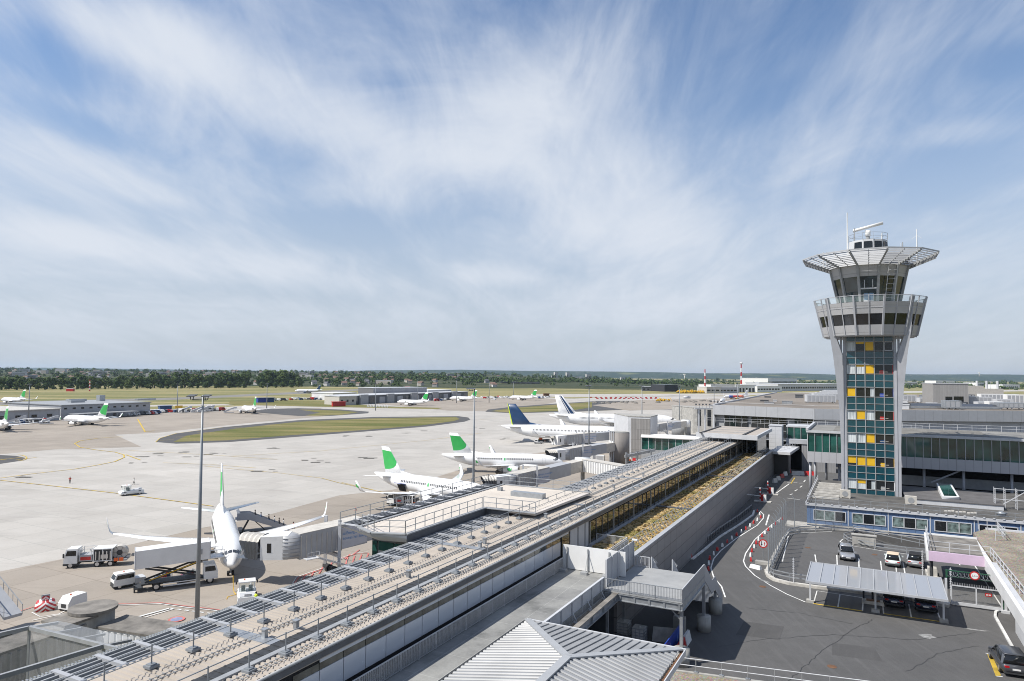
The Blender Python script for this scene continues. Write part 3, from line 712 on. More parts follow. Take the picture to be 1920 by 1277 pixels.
# ------------------------------------------------------------------ steel platform with stairs
pl = site('steel_platform', 'grey steel access platform with barred railings on concrete footed columns', 'platform', -16, 57.8, ZR)
PZ = ZD - ZR
b = MB(); b.box(-3.3, 3.1, -4.0, 4.1, PZ - .12, PZ); b.build('deck', terrace_mat() if False else mat('screed_deck', (.33, .335, .335), .75, var=.12, sc=.5), pl)
b = MB(); b.box(-3.3, 3.1, -4.06, -3.9, PZ - .62, PZ - .13); b.box(-3.3, 3.1, -4.15, -3.8, PZ - .68, PZ - .62); b.box(-3.3, 3.1, -4.15, -3.8, PZ - .18, PZ - .13)
b.box(2.95, 3.1, -4.0, 4.1, PZ - .62, PZ - .13); b.box(2.8, 3.2, -3.9, 4.1, PZ - .68, PZ - .62)
for k in range(6): b.box(-3.2 + 1.2 * k, -3.05 + 1.2 * k, -4.12, -4.06, PZ - .62, PZ - .16)
b.box(-3.2, 3, 0, .2, PZ - .5, PZ - .13); b.build('beam', M['galv'], pl)
railing(pl, (-3.3, -4.0), (3.05, -4.0), PZ, .95, m=M['galv']); railing(pl, (3.05, -4.0), (3.05, 4.0), PZ, .95, m=M['lightgrey'], gap=.09)
b = MB(); b.box(3.07, 3.09, -4.0, 4.0, PZ + .02, PZ + .92); b.build('railing_panel', mat('perforated_panel', (.36, .37, .39), .45, .3, var=.08), pl)
for y, hcol in ((-3.75, PZ - .62), (4.4, PZ - .62), (9.6, PZ * .52)):
    c = MB(); c.beam((2.95, y, .95), (2.95, y, hcol), .24); cc = c.build('column', M['galv'], pl)
    f = MB(); f.smooth = True; f.cyl((2.95, y, 0), (2.95, y, 1.3), .62, n=20); f.build('footing', M['conc'], cc)
    if y < 0:
        k = MB(); k.beam((2.95, y, hcol - .9), (2.0, y, hcol), .08); k.build('brace', M['galv'], cc)
for y in (-3.8, .5): 
    c = MB(); c.beam((-3.1, y, 0), (-3.1, y, PZ - .62), .2); c.build('column', M['galv'], pl)
st = MB(); st.mi = 0
def flight(y0, z0, y1, z1, n):
    for i in range(n):
        t = i / n; y = y0 + (y1 - y0) * t; z = z0 + (z1 - z0) * (t + 1.0 / n); st.box(-1.6, 3.0, y, y + (y1 - y0) / n * 1.05, z - .05, z)
flight(4.1, PZ, 7.3, PZ * .55, 14); st.box(-1.6, 3.0, 7.3, 8.8, PZ * .55 - .06, PZ * .55); flight(8.8, PZ * .55, 12.4, .05, 14)
stairs = st.build('stairs', M['greyp'], pl)
def pan(name, x, pts, m, t=.05):
    b = MB(); b.loft([[(x, p[0], p[1]) for p in pts], [(x + t, p[0], p[1]) for p in pts]]); return b.build(name, m, stairs)
zz = PZ * .55
pan('railing_panel', 3.05, [(4.0, PZ - .35), (7.3, zz - .25), (8.7, zz - .25), (12.4, -.0), (12.4, .95), (8.8, zz + .95), (7.4, zz + .95), (4.2, PZ + .95), (4.0, PZ + .95)], mat('stair_panel', (.42, .43, .45), .45, .2, var=.06))
for x in (-1.7, .2):
    pan('railing_panel', x, [(4.1, PZ), (7.3, zz), (7.3, zz + .95), (4.1, PZ + .95)], M['lightgrey'], .04)
for x in (-3.0, -1.65, .25):
    b = MB(); b.beam((x, 4.05, PZ), (x, 4.05, PZ + 1.0), .07); b.beam((x, 4.05, PZ + 1), (x, 6, PZ), .06)
    for q in range(4): b.beam((x, 4.3 + .4 * q, PZ), (x, 4.3 + .4 * q, PZ + .85 - .2 * q), .05)
    b.build('railing', M['lightgrey'], stairs)
railing(pl, (-3.2, 4.0), (-1.8, 4.0), PZ, .95, m=M['lightgrey'])
# stair to the left with pale cheek wall
b = MB(); b.loft([[(-1.75, 4.05, PZ), (-1.75, 6.6, PZ - 1.6), (-1.75, 4.05, PZ - 1.6)], [(-1.75, 4.05, PZ + .95), (-1.75, 6.6, PZ - .6), (-1.75, 4.05, PZ + .2)]], True, True); b.build('cheek_wall', M['lightgrey'], pl)
ib = MB(); ib.box(-.22, .22, -6.5, 3.6, .50, .56); ib.box(-.05, .05, -6.5, 3.6, .02, .5); ib.box(-.22, .22, -6.5, 3.6, -.04, .02)
for y in (-5, -2.5, 0, 2.5): ib.box(-.2, .2, y, y + .04, .02, .5)
gi = thing('steel_girder', 'heavy weathered steel girder lying open beside the terrace edge', 'girder', S(-18.3, 50.5, 11.5), -GA)
ib.build('girder', M['galv'], gi)
c = MB(); c.box(-.22, .22, -6.5, 3.6, .565, .60); c.build('top_flange', M['conc_dark'], gi)
c = MB(); c.beam((0, -4, -4.2), (0, -4, -.04), .28); c.build('column', M['galv'], gi)
# things stored beneath
def ibc(v, u, label):
    t = site('liquid_tank', label, 'tank', v, u, ZR, 'caged liquid tanks under the platform')
    b = MB(); b.box(-.48, .48, -.48, .48, .16, 1.15); b.cyl((0, 0, 1.15), (0, 0, 1.22), .12, n=10); b.build('bottle', M['cloth_white'], t)
    b = MB()
    for z in (.3, .55, .8, 1.1):
        for s in (-1, 1): b.beam((-.52, .52 * s, z), (.52, .52 * s, z), .04); b.beam((.52 * s, -.52, z), (.52 * s, .52, z), .04)
    for x in (-.52, -.17, .17, .52):
        for s in (-1, 1): b.beam((x, .52 * s, .16), (x, .52 * s, 1.12), .03); b.beam((.52 * s, x, .16), (.52 * s, x, 1.12), .03)
    b.build('cage', M['galv'], t)
    b = MB(); b.box(-.55, .55, -.55, .55, 0, .05)
    for x in (-.45, 0, .45): b.box(x - .08, x + .08, -.55, .55, .05, .15)
    b.build('pallet', M['greyp'], t)
ibc(-19.0, 58.0, 'white caged liquid tank under the platform, nearer the terrace'); ibc(-17.4, 57.3, 'white caged liquid tank under the platform, beside the pale slab')
def tagged(name, b, m, label, cat, v, u, z=ZR, group=None, rot=0.0):
    return tag(b.build(name, m, None, S(v, u, z), -GA + rot), label, cat, group)
b = MB(); b.loft([[(0, 0, 0), (2.0, .5, 0), (2.0, .6, 0), (0, .1, 0)], [(0, .4, 1.1), (2.0, .9, 1.1), (2.0, 1.0, 1.1), (0, .5, 1.1)]]); tagged('stone_slab', b, M['stone'], 'pale stone slab leaning upright beside the caged tanks', 'slab', -16.4, 57.6)
b = MB(); b.box(-1.5, .95, -.7, .7, .5, .56); b.box(-1.4, -1.3, -.6, .6, 0, .5); b.box(.8, .9, -.6, .6, 0, .5); b.box(1.0, 1.9, -.7, .7, .5, .56); b.box(1.75, 1.85, -.6, .6, 0, .5); tagged('work_table', b, M['lightgrey'], 'pale grey work table standing in the shade under the platform', 'table', -16.3, 54.0)
for k in range(7):
    b = MB(); a = rnd.uniform(-.6, .6); L_ = rnd.uniform(1.4, 2.6)
    b.beam((-L_ / 2, 0, .06), (L_ / 2, .1, .12 + .05 * k), .16, .07); tagged('timber_plank', b, M['brown'], 'weathered plank thrown in the timber heap under the platform', 'plank', -18.9 + rnd.uniform(-.5, .5), 53.0 + rnd.uniform(-1.2, 1.2), ZR + .04 * k, 'planks of the timber heap', a)
for k in range(5):
    b = MB(); b.tube([(math.cos(t * .5) * (.5 + .05 * k), math.sin(t * .5) * .6, .05 + .04 * t * (k % 2)) for t in range(11)], .03, 5); tagged('hose', b, M['red'] if k != 2 else M['beige'], 'red hose coiled on the ground beside the blue hoarding' if k != 2 else 'pale hose loop among red hoses beside the blue hoarding', 'hose', -15.1 + .25 * k % .9, 54.2 + .45 * k, ZR, 'hoses beside the hoarding' if k != 2 else None, k)
hob = MB(); hob.box(-.04, .04, -4.6, 3.2, .05, 1.45); ho = tagged('hoarding', hob, M['blue'], 'blue site hoarding with white marks along the platform edge', 'hoarding', -14.3, 56.6)
lgm = MB()
for y in (-1.2, 1.2): lgm.loft([[(.045, y - .25, .4), (.045, y, 1.1), (.045, y + .08, .45)], [(.055, y - .25, .4), (.055, y, 1.1), (.055, y + .08, .45)]])
lgm.build('emblem', mat('pale_blue_print', (.25, .38, .7), .5, var=.05), ho)
def plasticbar(v, u, rot, m, label, group, L_=1.6, h=.85):
    b = MB(); b.loft([[(-L_ / 2, -.26, 0), (L_ / 2, -.26, 0), (L_ / 2, .26, 0), (-L_ / 2, .26, 0)], [(-L_ / 2, -.2, .25), (L_ / 2, -.2, .25), (L_ / 2, .2, .25), (-L_ / 2, .2, .25)], [(-L_ / 2 + .08, -.09, h), (L_ / 2 - .08, -.09, h), (L_ / 2 - .08, .09, h), (-L_ / 2 + .08, .09, h)]])
    return tagged('traffic_barrier', b, M[m], label, 'barrier', v, u, ZR, group, rot)
for k, m in enumerate(('red', 'red', 'white')): plasticbar(-13.75, 55.2 + 1.75 * k, rad(90), m, ('red plastic barrier at the near end of the blue hoarding', 'red plastic barrier between another red one and the white one', 'white plastic barrier at the far end of the blue hoarding')[k], 'barriers along the hoarding')
b = MB(); b.box(-.5, .5, -.3, .3, 0, 1.3); tagged('storage_crate', b, M['conc'], 'grey storage box behind the blue hoarding', 'box', -14.9, 61.0)
# ------------------------------------------------------------------ ribbed hip roof in front
hip = site('hip_roof_building', 'small building under a grey ribbed metal hip roof in the foreground', 'building', -15.3, 36, ZR)
EZ, RZ_ = 13.2 - ZR, 14.3 - ZR; xl, xr, yf, yn, yr = -5.2, 5.1, 6.0, -16.0, -.9
xm = .6
def hipribs(b, kind):
    p = .42
    if kind == 'l' or kind == 'r':
        x0 = xl if kind == 'l' else xr; y = yn
        while y < yf - .1:
            # upper end on the ridge or the hip line
            t = 1.0 if y <= yr else 1 - (y - yr) / (yf - yr)
            y2 = min(y + p * .55, yf); t2 = 1.0 if y2 <= yr else 1 - (y2 - yr) / (yf - yr)
            q = lambda tt, yy, dz: (x0 + (xm - x0) * tt, yy, EZ + (RZ_ - EZ) * tt + dz)
            b.add([q(0, y, 0), q(t, y, 0), q(t, y + .05, .07), q(0, y + .05, .07), q(0, y2 - .05, .07), q(t2, y2 - .05, .07), q(t2, y2, 0), q(0, y2, 0)], [(0, 1, 2, 3), (3, 2, 5, 4), (4, 5, 6, 7)])
            y += p
    else:
        x = xl
        while x < xr:
            f = (x - xl) / (xm - xl) if x <= xm else (xr - x) / (xr - xm)
            y1 = yf + (yr - yf) * f; z1 = EZ + (RZ_ - EZ) * f
            b.add([(x - .025, yf, EZ + .01), (x + .025, yf, EZ + .01), (x + .025, y1, z1 + .01), (x - .025, y1, z1 + .01), (x - .025, yf, EZ + .06), (x + .025, yf, EZ + .06), (x + .025, y1, z1 + .06), (x - .025, y1, z1 + .06)], [(0, 1, 5, 4), (1, 2, 6, 5), (3, 0, 4, 7), (4, 5, 6, 7)])
            x += .52
for kind, quad in (('l', [(xl, yn, EZ), (xm, yn, RZ_), (xm, yr, RZ_), (xl, yf, EZ)]), ('r', [(xr, yn, EZ), (xr, yf, EZ), (xm, yr, RZ_), (xm, yn, RZ_)]), ('f', [(xl, yf, EZ), (xm, yr, RZ_), (xr, yf, EZ)])):
    b = MB(); b.poly([(p[0], p[1], p[2] - .01) for p in quad]); hipribs(b, kind); b.build('roof_slope', M['hip'], hip)
b = MB()
for a, c in (((xl, yf, EZ), (xm, yr, RZ_)), ((xr, yf, EZ), (xm, yr, RZ_)), ((xm, yr, RZ_), (xm, yn, RZ_))): b.beam((a[0], a[1], a[2] + .06), (c[0], c[1], c[2] + .06), .46, .08)
b.build('ridge_cap', mat('ridge_zinc', (.42, .43, .44), .5, .2, var=.05), hip)
b = MB(); b.box(xl - .18, xl - .03, yn, yf + .1, EZ - .25, EZ + .02); b.build('gutter', M['dark'], hip)
b = MB(); b.box(xl - .1, xr + .3, yf + .04, yf + .16, EZ - .22, EZ + .06); b.box(xr + .26, xr + .32, yn, yf, EZ - .3, EZ + .06); b.build('fascia', M['lightgrey'], hip)
b = MB(); b.box(xr + .03, xr + .26, yn, yf, EZ - .28, EZ - .08); b.build('gutter', M['brown'], hip)
b = MB(); b.box(xl + .5, xr - .5, yn, yf - .5, 0, EZ - .26); b.build('wall', M['darkgrey'], hip)
# gravel roof and hand rail at the bottom edge
gr = site('gravel_roof', 'low flat roof of brown gravel with a double hand rail below the hip roof', 'building', -8, 47, ZR)
def gravel_mat(name, base):
    m, nt, b = nodes(name); v = coords(nt); vo = nd(nt, 'ShaderNodeTexVoronoi', Scale=9.0); lk(nt, v, vo.inputs['Vector'])
    n = noise_(nt, v, .4, 4, .6); f = noise_(nt, v, 5, 5, .8)
    c = mixc(nt, .8, ramp(nt, f, [(.25, tuple(x * .45 for x in base)), (.5, base), (.75, tuple(min(1, x * 1.6) for x in base))]), ramp(nt, n, [(.35, (.7, .68, .66)), (.6, (1.1, 1.1, 1.1))]), 'MULTIPLY')
    c = mixc(nt, .35, c, vo.outputs['Color'], 'SOFT_LIGHT')
    lk(nt, c, b.inputs['Base Color']); b.inputs['Roughness'].default_value = .95
    bp = nd(nt, 'ShaderNodeBump', Strength=.6, Distance=.05); lk(nt, vo.outputs['Distance'], bp.inputs['Height']); lk(nt, bp.outputs[0], b.inputs['Normal'])
    return m
M['gravel'] = gravel_mat('roof_gravel', (.235, .205, .165))
b = MB(); b.loft([[(-5.2, 4.3, .0), (9, 6.9, 0), (9, -12, 0), (-5.2, -12, 0)], [(-5.2, 4.3, .55), (9, 6.9, .55), (9, -12, .55), (-5.2, -12, .55)]]); b.build('roof', M['gravel'], gr)
b = MB(); b.beam((-5.2, 4.36, .56), (9, 6.96, .56), .25, .16); b.build('kerb', M['conc'], gr)
b = MB(); a = Vector((-5.2, 4.36, .6)); c = Vector((9, 6.96, .6)); 
for h in (.5, 1.0): b.cyl(a + Vector((0, 0, h)), c + Vector((0, 0, h)), .035, n=6)
g = b.build('hand_rail', M['lightgrey'], gr)
for k in range(9):
    q = MB(); p = a.lerp(c, k / 8); q.beam((p.x, p.y, p.z), (p.x, p.y, p.z + 1), .05); q.box(p.x - .15, p.x + .15, p.y - .1, p.y + .1, p.z, p.z + .12); q.build('post', M['galv'], g)
# ------------------------------------------------------------------ parking yard, office block, control tower, terminal
def spx(pts, z): return [sv(x, y, z) for x, y in pts]
def smesh(b, name, m, kind='structure'):
    return tag(b.build(name, m, None, (0, 0, 0), -GA), kind=kind)
b = MB(); b.add([(-2.5, 105.6, 7.28), (-2.5, 112.4, 7.28), (16, 112.4, 3.2), (16, 105.6, 3.2), (70, 112.4, 3.2), (70, 105.6, 3.2)], [(0, 1, 2, 3), (3, 2, 4, 5)]); smesh(b, 'ramp', M['road'])
# painted lines of the road
b = MB(); zz = ZR + .012
b.strip(spx([(1360, 1120), (1353, 1100), (1338, 1082), (1333, 1065), (1338, 1048), (1352, 1032), (1380, 1010), (1420, 985), (1431, 972), (1432, 965), (1425, 958), (1415, 956)], ZR), .14, zz)
b.strip(spx([(1510, 1129), (1475, 1114), (1445, 1098), (1415, 1079), (1398, 1062), (1394, 1052), (1398, 1038), (1415, 1012), (1440, 990), (1466, 970)], ZR), .14, zz)
for a in ([(1436, 985), (1442, 965)], [(1476, 905), (1484, 905)], [(1488, 905), (1495, 905)], [(1498, 906), (1506, 906)], [(1481, 928), (1486, 926)], [(1490, 921), (1495, 918)], [(1500, 914), (1504, 911)], [(1507, 904), (1510, 900)], [(1455, 925), (1480, 907)], [(1475, 934), (1500, 937)]):
    b.strip(spx(a, ZR), .22, zz)
b.strip(spx([(1600, 1135 - 20), (1525, 1106)], ZR), .0001, zz)
# bay lines of the upper car park
for a in ([(1682, 1087), (1680, 1062)], [(1531, 1058), (1528, 1040)], [(1570, 1064), (1569, 1041)], [(1611, 1070), (1610, 1047)], [(1654, 1076), (1651, 1052)], [(1698, 1081), (1693, 1055)], [(1530, 1055), (1740, 1083)], [(1822, 1052), (1880, 1140)], [(1793, 1045), (1800, 1060)], [(1467, 1053), (1478, 1005)], [(1478, 1003), (1500, 999), (1560, 997)], [(1575, 1016), (1600, 1024), (1660, 1034), (1740, 1044), (1790, 1047)], [(1575, 1016), (1580, 1011), (1600, 1010)]):
    b.strip(spx(a, ZR), .13, zz)
# lower bays
for a in ([(1525, 1132), (1532, 1108), (1618, 1121)], [(1571, 1139), (1575, 1114)], [(1617, 1146), (1619, 1120)], [(1657, 1151), (1654, 1126)], [(1709, 1159), (1704, 1133)], [(1765, 1166), (1757, 1146)], [(1848, 1225), (1862, 1227)], [(1868, 1268), (1880, 1269)]):
    b.strip(spx(a, ZR), .12, zz)
smesh(b, 'road_marking', M['wline'])
b = MB(); b.strip(spx([(1525, 1132), (1617, 1146)], ZR), .24, zz + .01); b.strip(spx([(1657, 1151), (1765, 1166)], ZR), .2, zz + .01)
q = spx([(1851, 1227), (1859, 1227), (1877, 1267), (1867, 1268)], ZR); b.sheet(q, zz + .005)
b.strip(spx([(1483, 907), (1490, 896)], ZR), .2, zz)
smesh(b, 'yellow_marking', M['yline'])
b = MB()
for q in ([(1420, 1083), (1446, 1093), (1452, 1097), (1424, 1088)], [(1715, 1190), (1748, 1188), (1758, 1196), (1735, 1200)], [(1800, 1176), (1860, 1184), (1856, 1186), (1802, 1179)]):
    c = [Vector(p) for p in spx(q, ZR)]; mid = sum(c, Vector((0, 0))) / 4; pts = []
    for i in range(18):
        t = i / 18 * 4; k = int(t); p = c[k].lerp(c[(k + 1) % 4], t - k); pts.append(mid + (p - mid) * rnd.uniform(.55, 1.0))
    b.sheet([(p.x, p.y) for p in pts], zz + .004)
smesh(b, 'pale_stain', mat('scraped_asphalt', (.26, .26, .255), .9, var=.35, sc=3))
b = MB()
for q in ([(1395, 1165), (1470, 1175), (1462, 1200), (1380, 1190)], [(1560, 1205), (1640, 1215), (1655, 1240), (1560, 1228)], [(1395, 1030), (1412, 1012), (1422, 1016), (1408, 1036)], [(1590, 1010), (1625, 1016), (1620, 1024), (1585, 1018)]): b.sheet(spx(q, ZR), zz - .006)
smesh(b, 'asphalt_patch', M['verge'])
b = MB()
for q in ([(1340, 1215), (1420, 1200), (1560, 1190), (1720, 1200), (1840, 1185)], [(1480, 1277), (1530, 1230), (1600, 1180), (1640, 1160)], [(1400, 1140), (1500, 1150), (1610, 1172)], [(1700, 1260), (1760, 1225), (1840, 1210)], [(1520, 1030), (1580, 1040), (1640, 1058)]):
    P = [Vector(p) for p in spx(q, ZR)]; pts = []
    for a, c in zip(P[:-1], P[1:]):
        for k in range(12): p = a.lerp(c, k / 12); pts.append((p.x + rnd.uniform(-.12, .12), p.y + rnd.uniform(-.12, .12)))
    b.strip(pts, .055, zz - .003)
smesh(b, 'sealed_crack', mat('crack_sealant', (.035, .035, .036), .6, var=.2))
for x, y in ((1515, 1027), (1640, 1040), (1430, 1100), (1560, 1250)):
    b = MB(); b.cyl((0, 0, 0), (0, 0, .006), .35, n=16); v, u = sv(x, y, ZR); o = smesh(b, 'manhole_cover', M['brown']); o.location = S(v, u, zz - .002)
# kerbs
ker = [(1437, 1072), (1441, 1082), (1452, 1089), (1480, 1096), (1530, 1103), (1640, 1116), (1700, 1124), (1780, 1139)]
b = MB(); b.wall(spx(ker, ZR), .45, ZR - .05, ZR + .28); smesh(b, 'kerb', M['stone'])
b = MB(); b.wall(spx([(1437, 1072), (1452, 1040), (1468, 1012), (1478, 1000), (1500, 996), (1560, 994), (1600, 997)], ZR), .3, ZR - .05, ZR + .18); smesh(b, 'kerb', M['stone'])
b = MB(); b.wall(spx([(1880, 1142), (1867, 1149), (1866, 1157), (1900, 1218), (1935, 1280)], ZR), .22, ZR - .02, ZR + .15); smesh(b, 'kerb', M['wline'])
b = MB(); b.wall(spx([(1298, 1049), (1320, 1032), (1350, 1007), (1390, 982), (1412, 966), (1414, 958)], ZR), .3, ZR - .02, ZR + .14); smesh(b, 'kerb', M['wline'])
# low guard fence along the wall
gf = [Vector(p) for p in spx([(1290, 1043), (1310, 1030), (1345, 1002), (1385, 975), (1410, 955)], ZR)]
base = S(gf[0].x, gf[0].y, ZR); t = thing('crash_barrier', 'dark steel crash barrier on short posts at the foot of the clad wall', 'barrier', base, -GA)
b = MB()
for a, c in zip(gf[:-1], gf[1:]):
    a, c = a - gf[0], c - gf[0]; b.beam((a.x, a.y, .75), (c.x, c.y, .75), .06, .18)
b.build('rail', M['greyp'], t)
L_ = sum((c - a).length for a, c in zip(gf[:-1], gf[1:])); n = 26
pp = MB(); pp.box(-.07, .07, -.07, .07, 0, .8); ME_cb = pp.mesh('post', M['darkgrey'])
for i in range(n):
    d = L_ * i / (n - 1)
    for a, c in zip(gf[:-1], gf[1:]):
        l = (c - a).length
        if d <= l + 1e-6: q = a.lerp(c, d / l) - gf[0]; part('post', ME_cb, t, (q.x, q.y, 0)); break
        d -= l
# red and white plastic blocks along both edges of the road
rb = MB(); rb.loft([[(-.22, -.13, 0), (.22, -.13, 0), (.22, .13, 0), (-.22, .13, 0)], [(-.19, -.1, .22), (.19, -.1, .22), (.19, .1, .22), (-.19, .1, .22)], [(-.11, -.07, .45), (.11, -.07, .45), (.11, .07, .45), (-.11, .07, .45)]])
ME_blk = {c: rb.mesh('road_block', M[c]) for c in ('red', 'white')}
def blocks(pix, n, sidename, start):
    P = [Vector(p) for p in spx(pix, ZR)]; L_ = sum((c - a).length for a, c in zip(P[:-1], P[1:]))
    for i in range(n):
        d = L_ * i / (n - 1)
        for a, c in zip(P[:-1], P[1:]):
            l = (c - a).length
            if d <= l + 1e-6: q = a.lerp(c, d / l); dr = c - a; break
            d -= l
        col = ('red', 'white')[(i + start) % 2]
        o = bpy.data.objects.new('road_block', ME_blk[col]); COL.objects.link(o); o.location = S(q.x, q.y, ZR); o.rotation_euler = (0, 0, -GA + math.atan2(dr.y, dr.x) + rnd.uniform(-.3, .3))
        tag(o, '%s plastic road block on the %s of the curving road' % (col, sidename), 'road block', '%s road blocks on the %s' % (col, sidename))
blocks([(1328, 1069), (1330, 1050), (1345, 1032), (1376, 1008), (1405, 988), (1428, 970), (1420, 960)], 17, 'clad wall side', 0)
blocks([(1408, 1052), (1407, 1040), (1420, 1016), (1440, 995), (1466, 974)], 13, 'car park side', 0)
b = MB(); b.loft([[(-.7, -.28, 0), (.7, -.28, 0), (.7, .28, 0), (-.7, .28, 0)], [(-.6, -.15, .4), (.6, -.15, .4), (.6, .15, .4), (-.6, .15, .4)]])
v, u = sv(1417, 1066, ZR); tagged('concrete_block', b, M['white'], 'white concrete block lying alone inside the bend of the road', 'block', v, u, ZR, None, rad(-25))
def cone(p, label, group=None, h=.75):
    t = thing('traffic_cone', label, 'traffic cone', p, 0, group)
    b = MB(); b.smooth = True; b.cyl((0, 0, .05), (0, 0, h), .2, .04, 10); b.build('cone', M['orange'] if 'orange' in label else M['red'], t)
    b = MB(); b.box(-.26, .26, -.26, .26, 0, .06); b.build('base', M['red'], t)
    b = MB(); b.cyl((0, 0, h * .45), (0, 0, h * .62), .125, .10, 10); b.build('band', M['white'], t)
    return t
cone(at(1296, 1047, ZR), 'red traffic cone at the near end of the crash barrier')
# 4 t style round road sign
def round_sign(pos, h, r, text, label, rot, kindm='sign'):
    t = thing('road_sign', label, 'road sign', pos, rot)
    b = MB(); b.cyl((0, 0, 0), (0, 0, h + r), .045, n=8); b.build('post', M['galv'], t)
    b = MB(); b.cyl((0, -.06, h), (0, -.10, h), r, n=28); f = b.build('disc', M['red'], t)
    b = MB(); b.cyl((0, -.101, h), (0, -.106, h), r * .74, n=28); b.build('face', M['white'], f)
    for x, s_, m, w in ((-.17, -1, 'cloth_dark', 1.25), (.17, 1, 'red', 1.0)):
        b = MB(); y = -.112; P_ = lambda a, c: (x + a * w, y, h + s_ * c * w)
        b.add([P_(-.035, -.22), P_(.035, -.22), P_(.035, .04), P_(-.035, .04), P_(-.10, .04), P_(.10, .04), P_(0, .22)], [(0, 1, 2, 3), (4, 5, 6)]); b.build('arrow_symbol', M[m], f)
    return t
def text_mesh(s, size, m, parent, loc, rot, name='lettering', align='CENTER', ext=.0, sx=1.0):
    c = bpy.data.curves.new('txt', 'FONT'); c.body = s; c.size = size; c.align_x = align; c.extrude = ext; c.resolution_u = 2
    o = bpy.data.objects.new('txt', c); COL.objects.link(o)
    dg = bpy.context.evaluated_depsgraph_get(); me = bpy.data.meshes.new_from_object(o.evaluated_get(dg)); bpy.data.objects.remove(o)
    me.name = name; me.materials.clear(); me.materials.append(m)
    q = bpy.data.objects.new(name, me); COL.objects.link(q); q.parent = parent; q.location = loc; q.rotation_euler = rot; q.scale = (sx, 1, 1); return q
round_sign(at(1431, 1056, ZR), 2.35, .52, '4t', 'round white road sign with red rim on a thin post at the bend', rad(-20))
b = MB(); b.box(-.9, .9, -.35, .35, 0, .35); v, u = sv(1432, 1060, ZR); tagged('concrete_plinth', b, M['conc'], 'pale concrete plinth at the foot of the round road sign', 'plinth', v - .1, u + .5)
# tall mesh fence round the car park
fpx = [(1441, 1080), (1446, 1066), (1456, 1040), (1466, 1018), (1474, 1003), (1490, 997), (1530, 995), (1580, 998)]
P = [Vector(p) for p in spx(fpx, ZR)]; base = S(P[0].x, P[0].y, ZR + .15)
t = thing('mesh_fence', 'tall steel mesh fence round the corner of the car park beside the road', 'fence', base, -GA); k = 0
fp = MB(); fp.box(-.05, .05, -.05, .05, 0, 4.6); fp.beam((0, 0, 4.6), (-.35, 0, 5.0), .06); ME_fp = fp.mesh('post', M['pole'])
for a, c in zip(P[:-1], P[1:]):
    l = (c - a).length; n = max(1, int(l / 2.2))
    for i in range(n):
        q = a.lerp(c, i / n) - P[0]; part('post', ME_fp, t, (q.x, q.y, 0))
    a, c = a - P[0], c - P[0]; b = MB(); b.add([(a.x, a.y, .1), (c.x, c.y, .1), (c.x, c.y, 4.5), (a.x, a.y, 4.5)], [(0, 1, 2, 3)]); b.build('mesh_panel', M['wire'], t)
def twin_rail(name, label, pix, z, h=.9, m='galv', post=2.2):
    P = [Vector(p) for p in spx(pix, z)]; t = thing(name, label, 'railing', S(P[0].x, P[0].y, z), -GA)
    b = MB(); pts = [p - P[0] for p in P]
    for a, c in zip(pts[:-1], pts[1:]):
        for hh in (h * .5, h): b.beam((a.x, a.y, hh), (c.x, c.y, hh), .08, .10)
    b.build('rail', M[m], t); pm_ = MB(); pm_.box(-.05, .05, -.05, .05, 0, h); me = pm_.mesh('post', M[m])
    for a, c in zip(pts[:-1], pts[1:]):
        n = max(1, int((c - a).length / post))
        for i in range(n): q = a.lerp(c, i / n); part('post', me, t, (q.x, q.y, 0))
    return t
twin_rail('guard_railing', 'double grey guard railing following the car park kerb towards the carport', [(1444, 1078), (1450, 1082), (1480, 1089), (1530, 1096), (1640, 1109), (1700, 1117), (1775, 1130)], ZR + .2, .8)
twin_rail('guard_railing', 'double grey guard railing round the far left curve of the car park', [(1447, 1070), (1458, 1044), (1472, 1014), (1480, 1003), (1498, 998), (1560, 995), (1600, 998)], ZR, .8)
twin_rail('guard_railing', 'long grey guard railing on the blue office side of the sunken ramp', [(1600, 997), (1640, 1006), (1690, 1017), (1760, 1032)], ZR, .9)
twin_rail('guard_railing', 'curved grey guard railing on the car park side of the sunken ramp', [(1600, 1006), (1582, 1012), (1590, 1019), (1640, 1030), (1700, 1038), (1760, 1044), (1830, 1050)], ZR, .8)
b = MB(); b.box(-1.4, 1.4, -.4, .4, 0, 1.35); b.box(-1.25, 1.25, -.46, -.4, .15, 1.05); b.box(-1.5, 1.5, -.5, .5, 1.35, 1.45); v, u = sv(1620, 1023, ZR); tagged('utility_cabinet', b, M['conc'], 'weathered concrete utility cabinet at the head of the sunken ramp', 'cabinet', v, u)
b = MB(); b.box(-2.2, 2.4, -1.2, 2.2, 0, .22)
for k in range(5): b.box(-2.2, 2.4, -1.2 + .7 * k, -1.1 + .7 * k, .22, .27)
v, u = sv(1490, 990, ZR); tagged('loading_deck', b, M['stone'], 'pale ribbed loading deck beside the left end of the blue office', 'deck', v + .8, u + 2)
# slim barrier posts with sprung caps
for x, y in ((1488, 1097), (1730, 1081), (1783, 1118)):
    b = MB(); b.cyl((0, 0, 0), (0, 0, 2.9), .05, n=8)
    for k in range(9): b.box(-.09, .09, -.06, .06, .7 + .25 * k, .78 + .25 * k)
    v, u = sv(x, y, ZR); tagged('sensor_post', b, M['lightgrey'], {1488: 'ladder like grey sensor post beside the parking kerb left of the carport', 1730: 'ladder like grey sensor post behind the small silver car', 1783: 'ladder like grey sensor post at the gate'}[x], 'post', v, u)
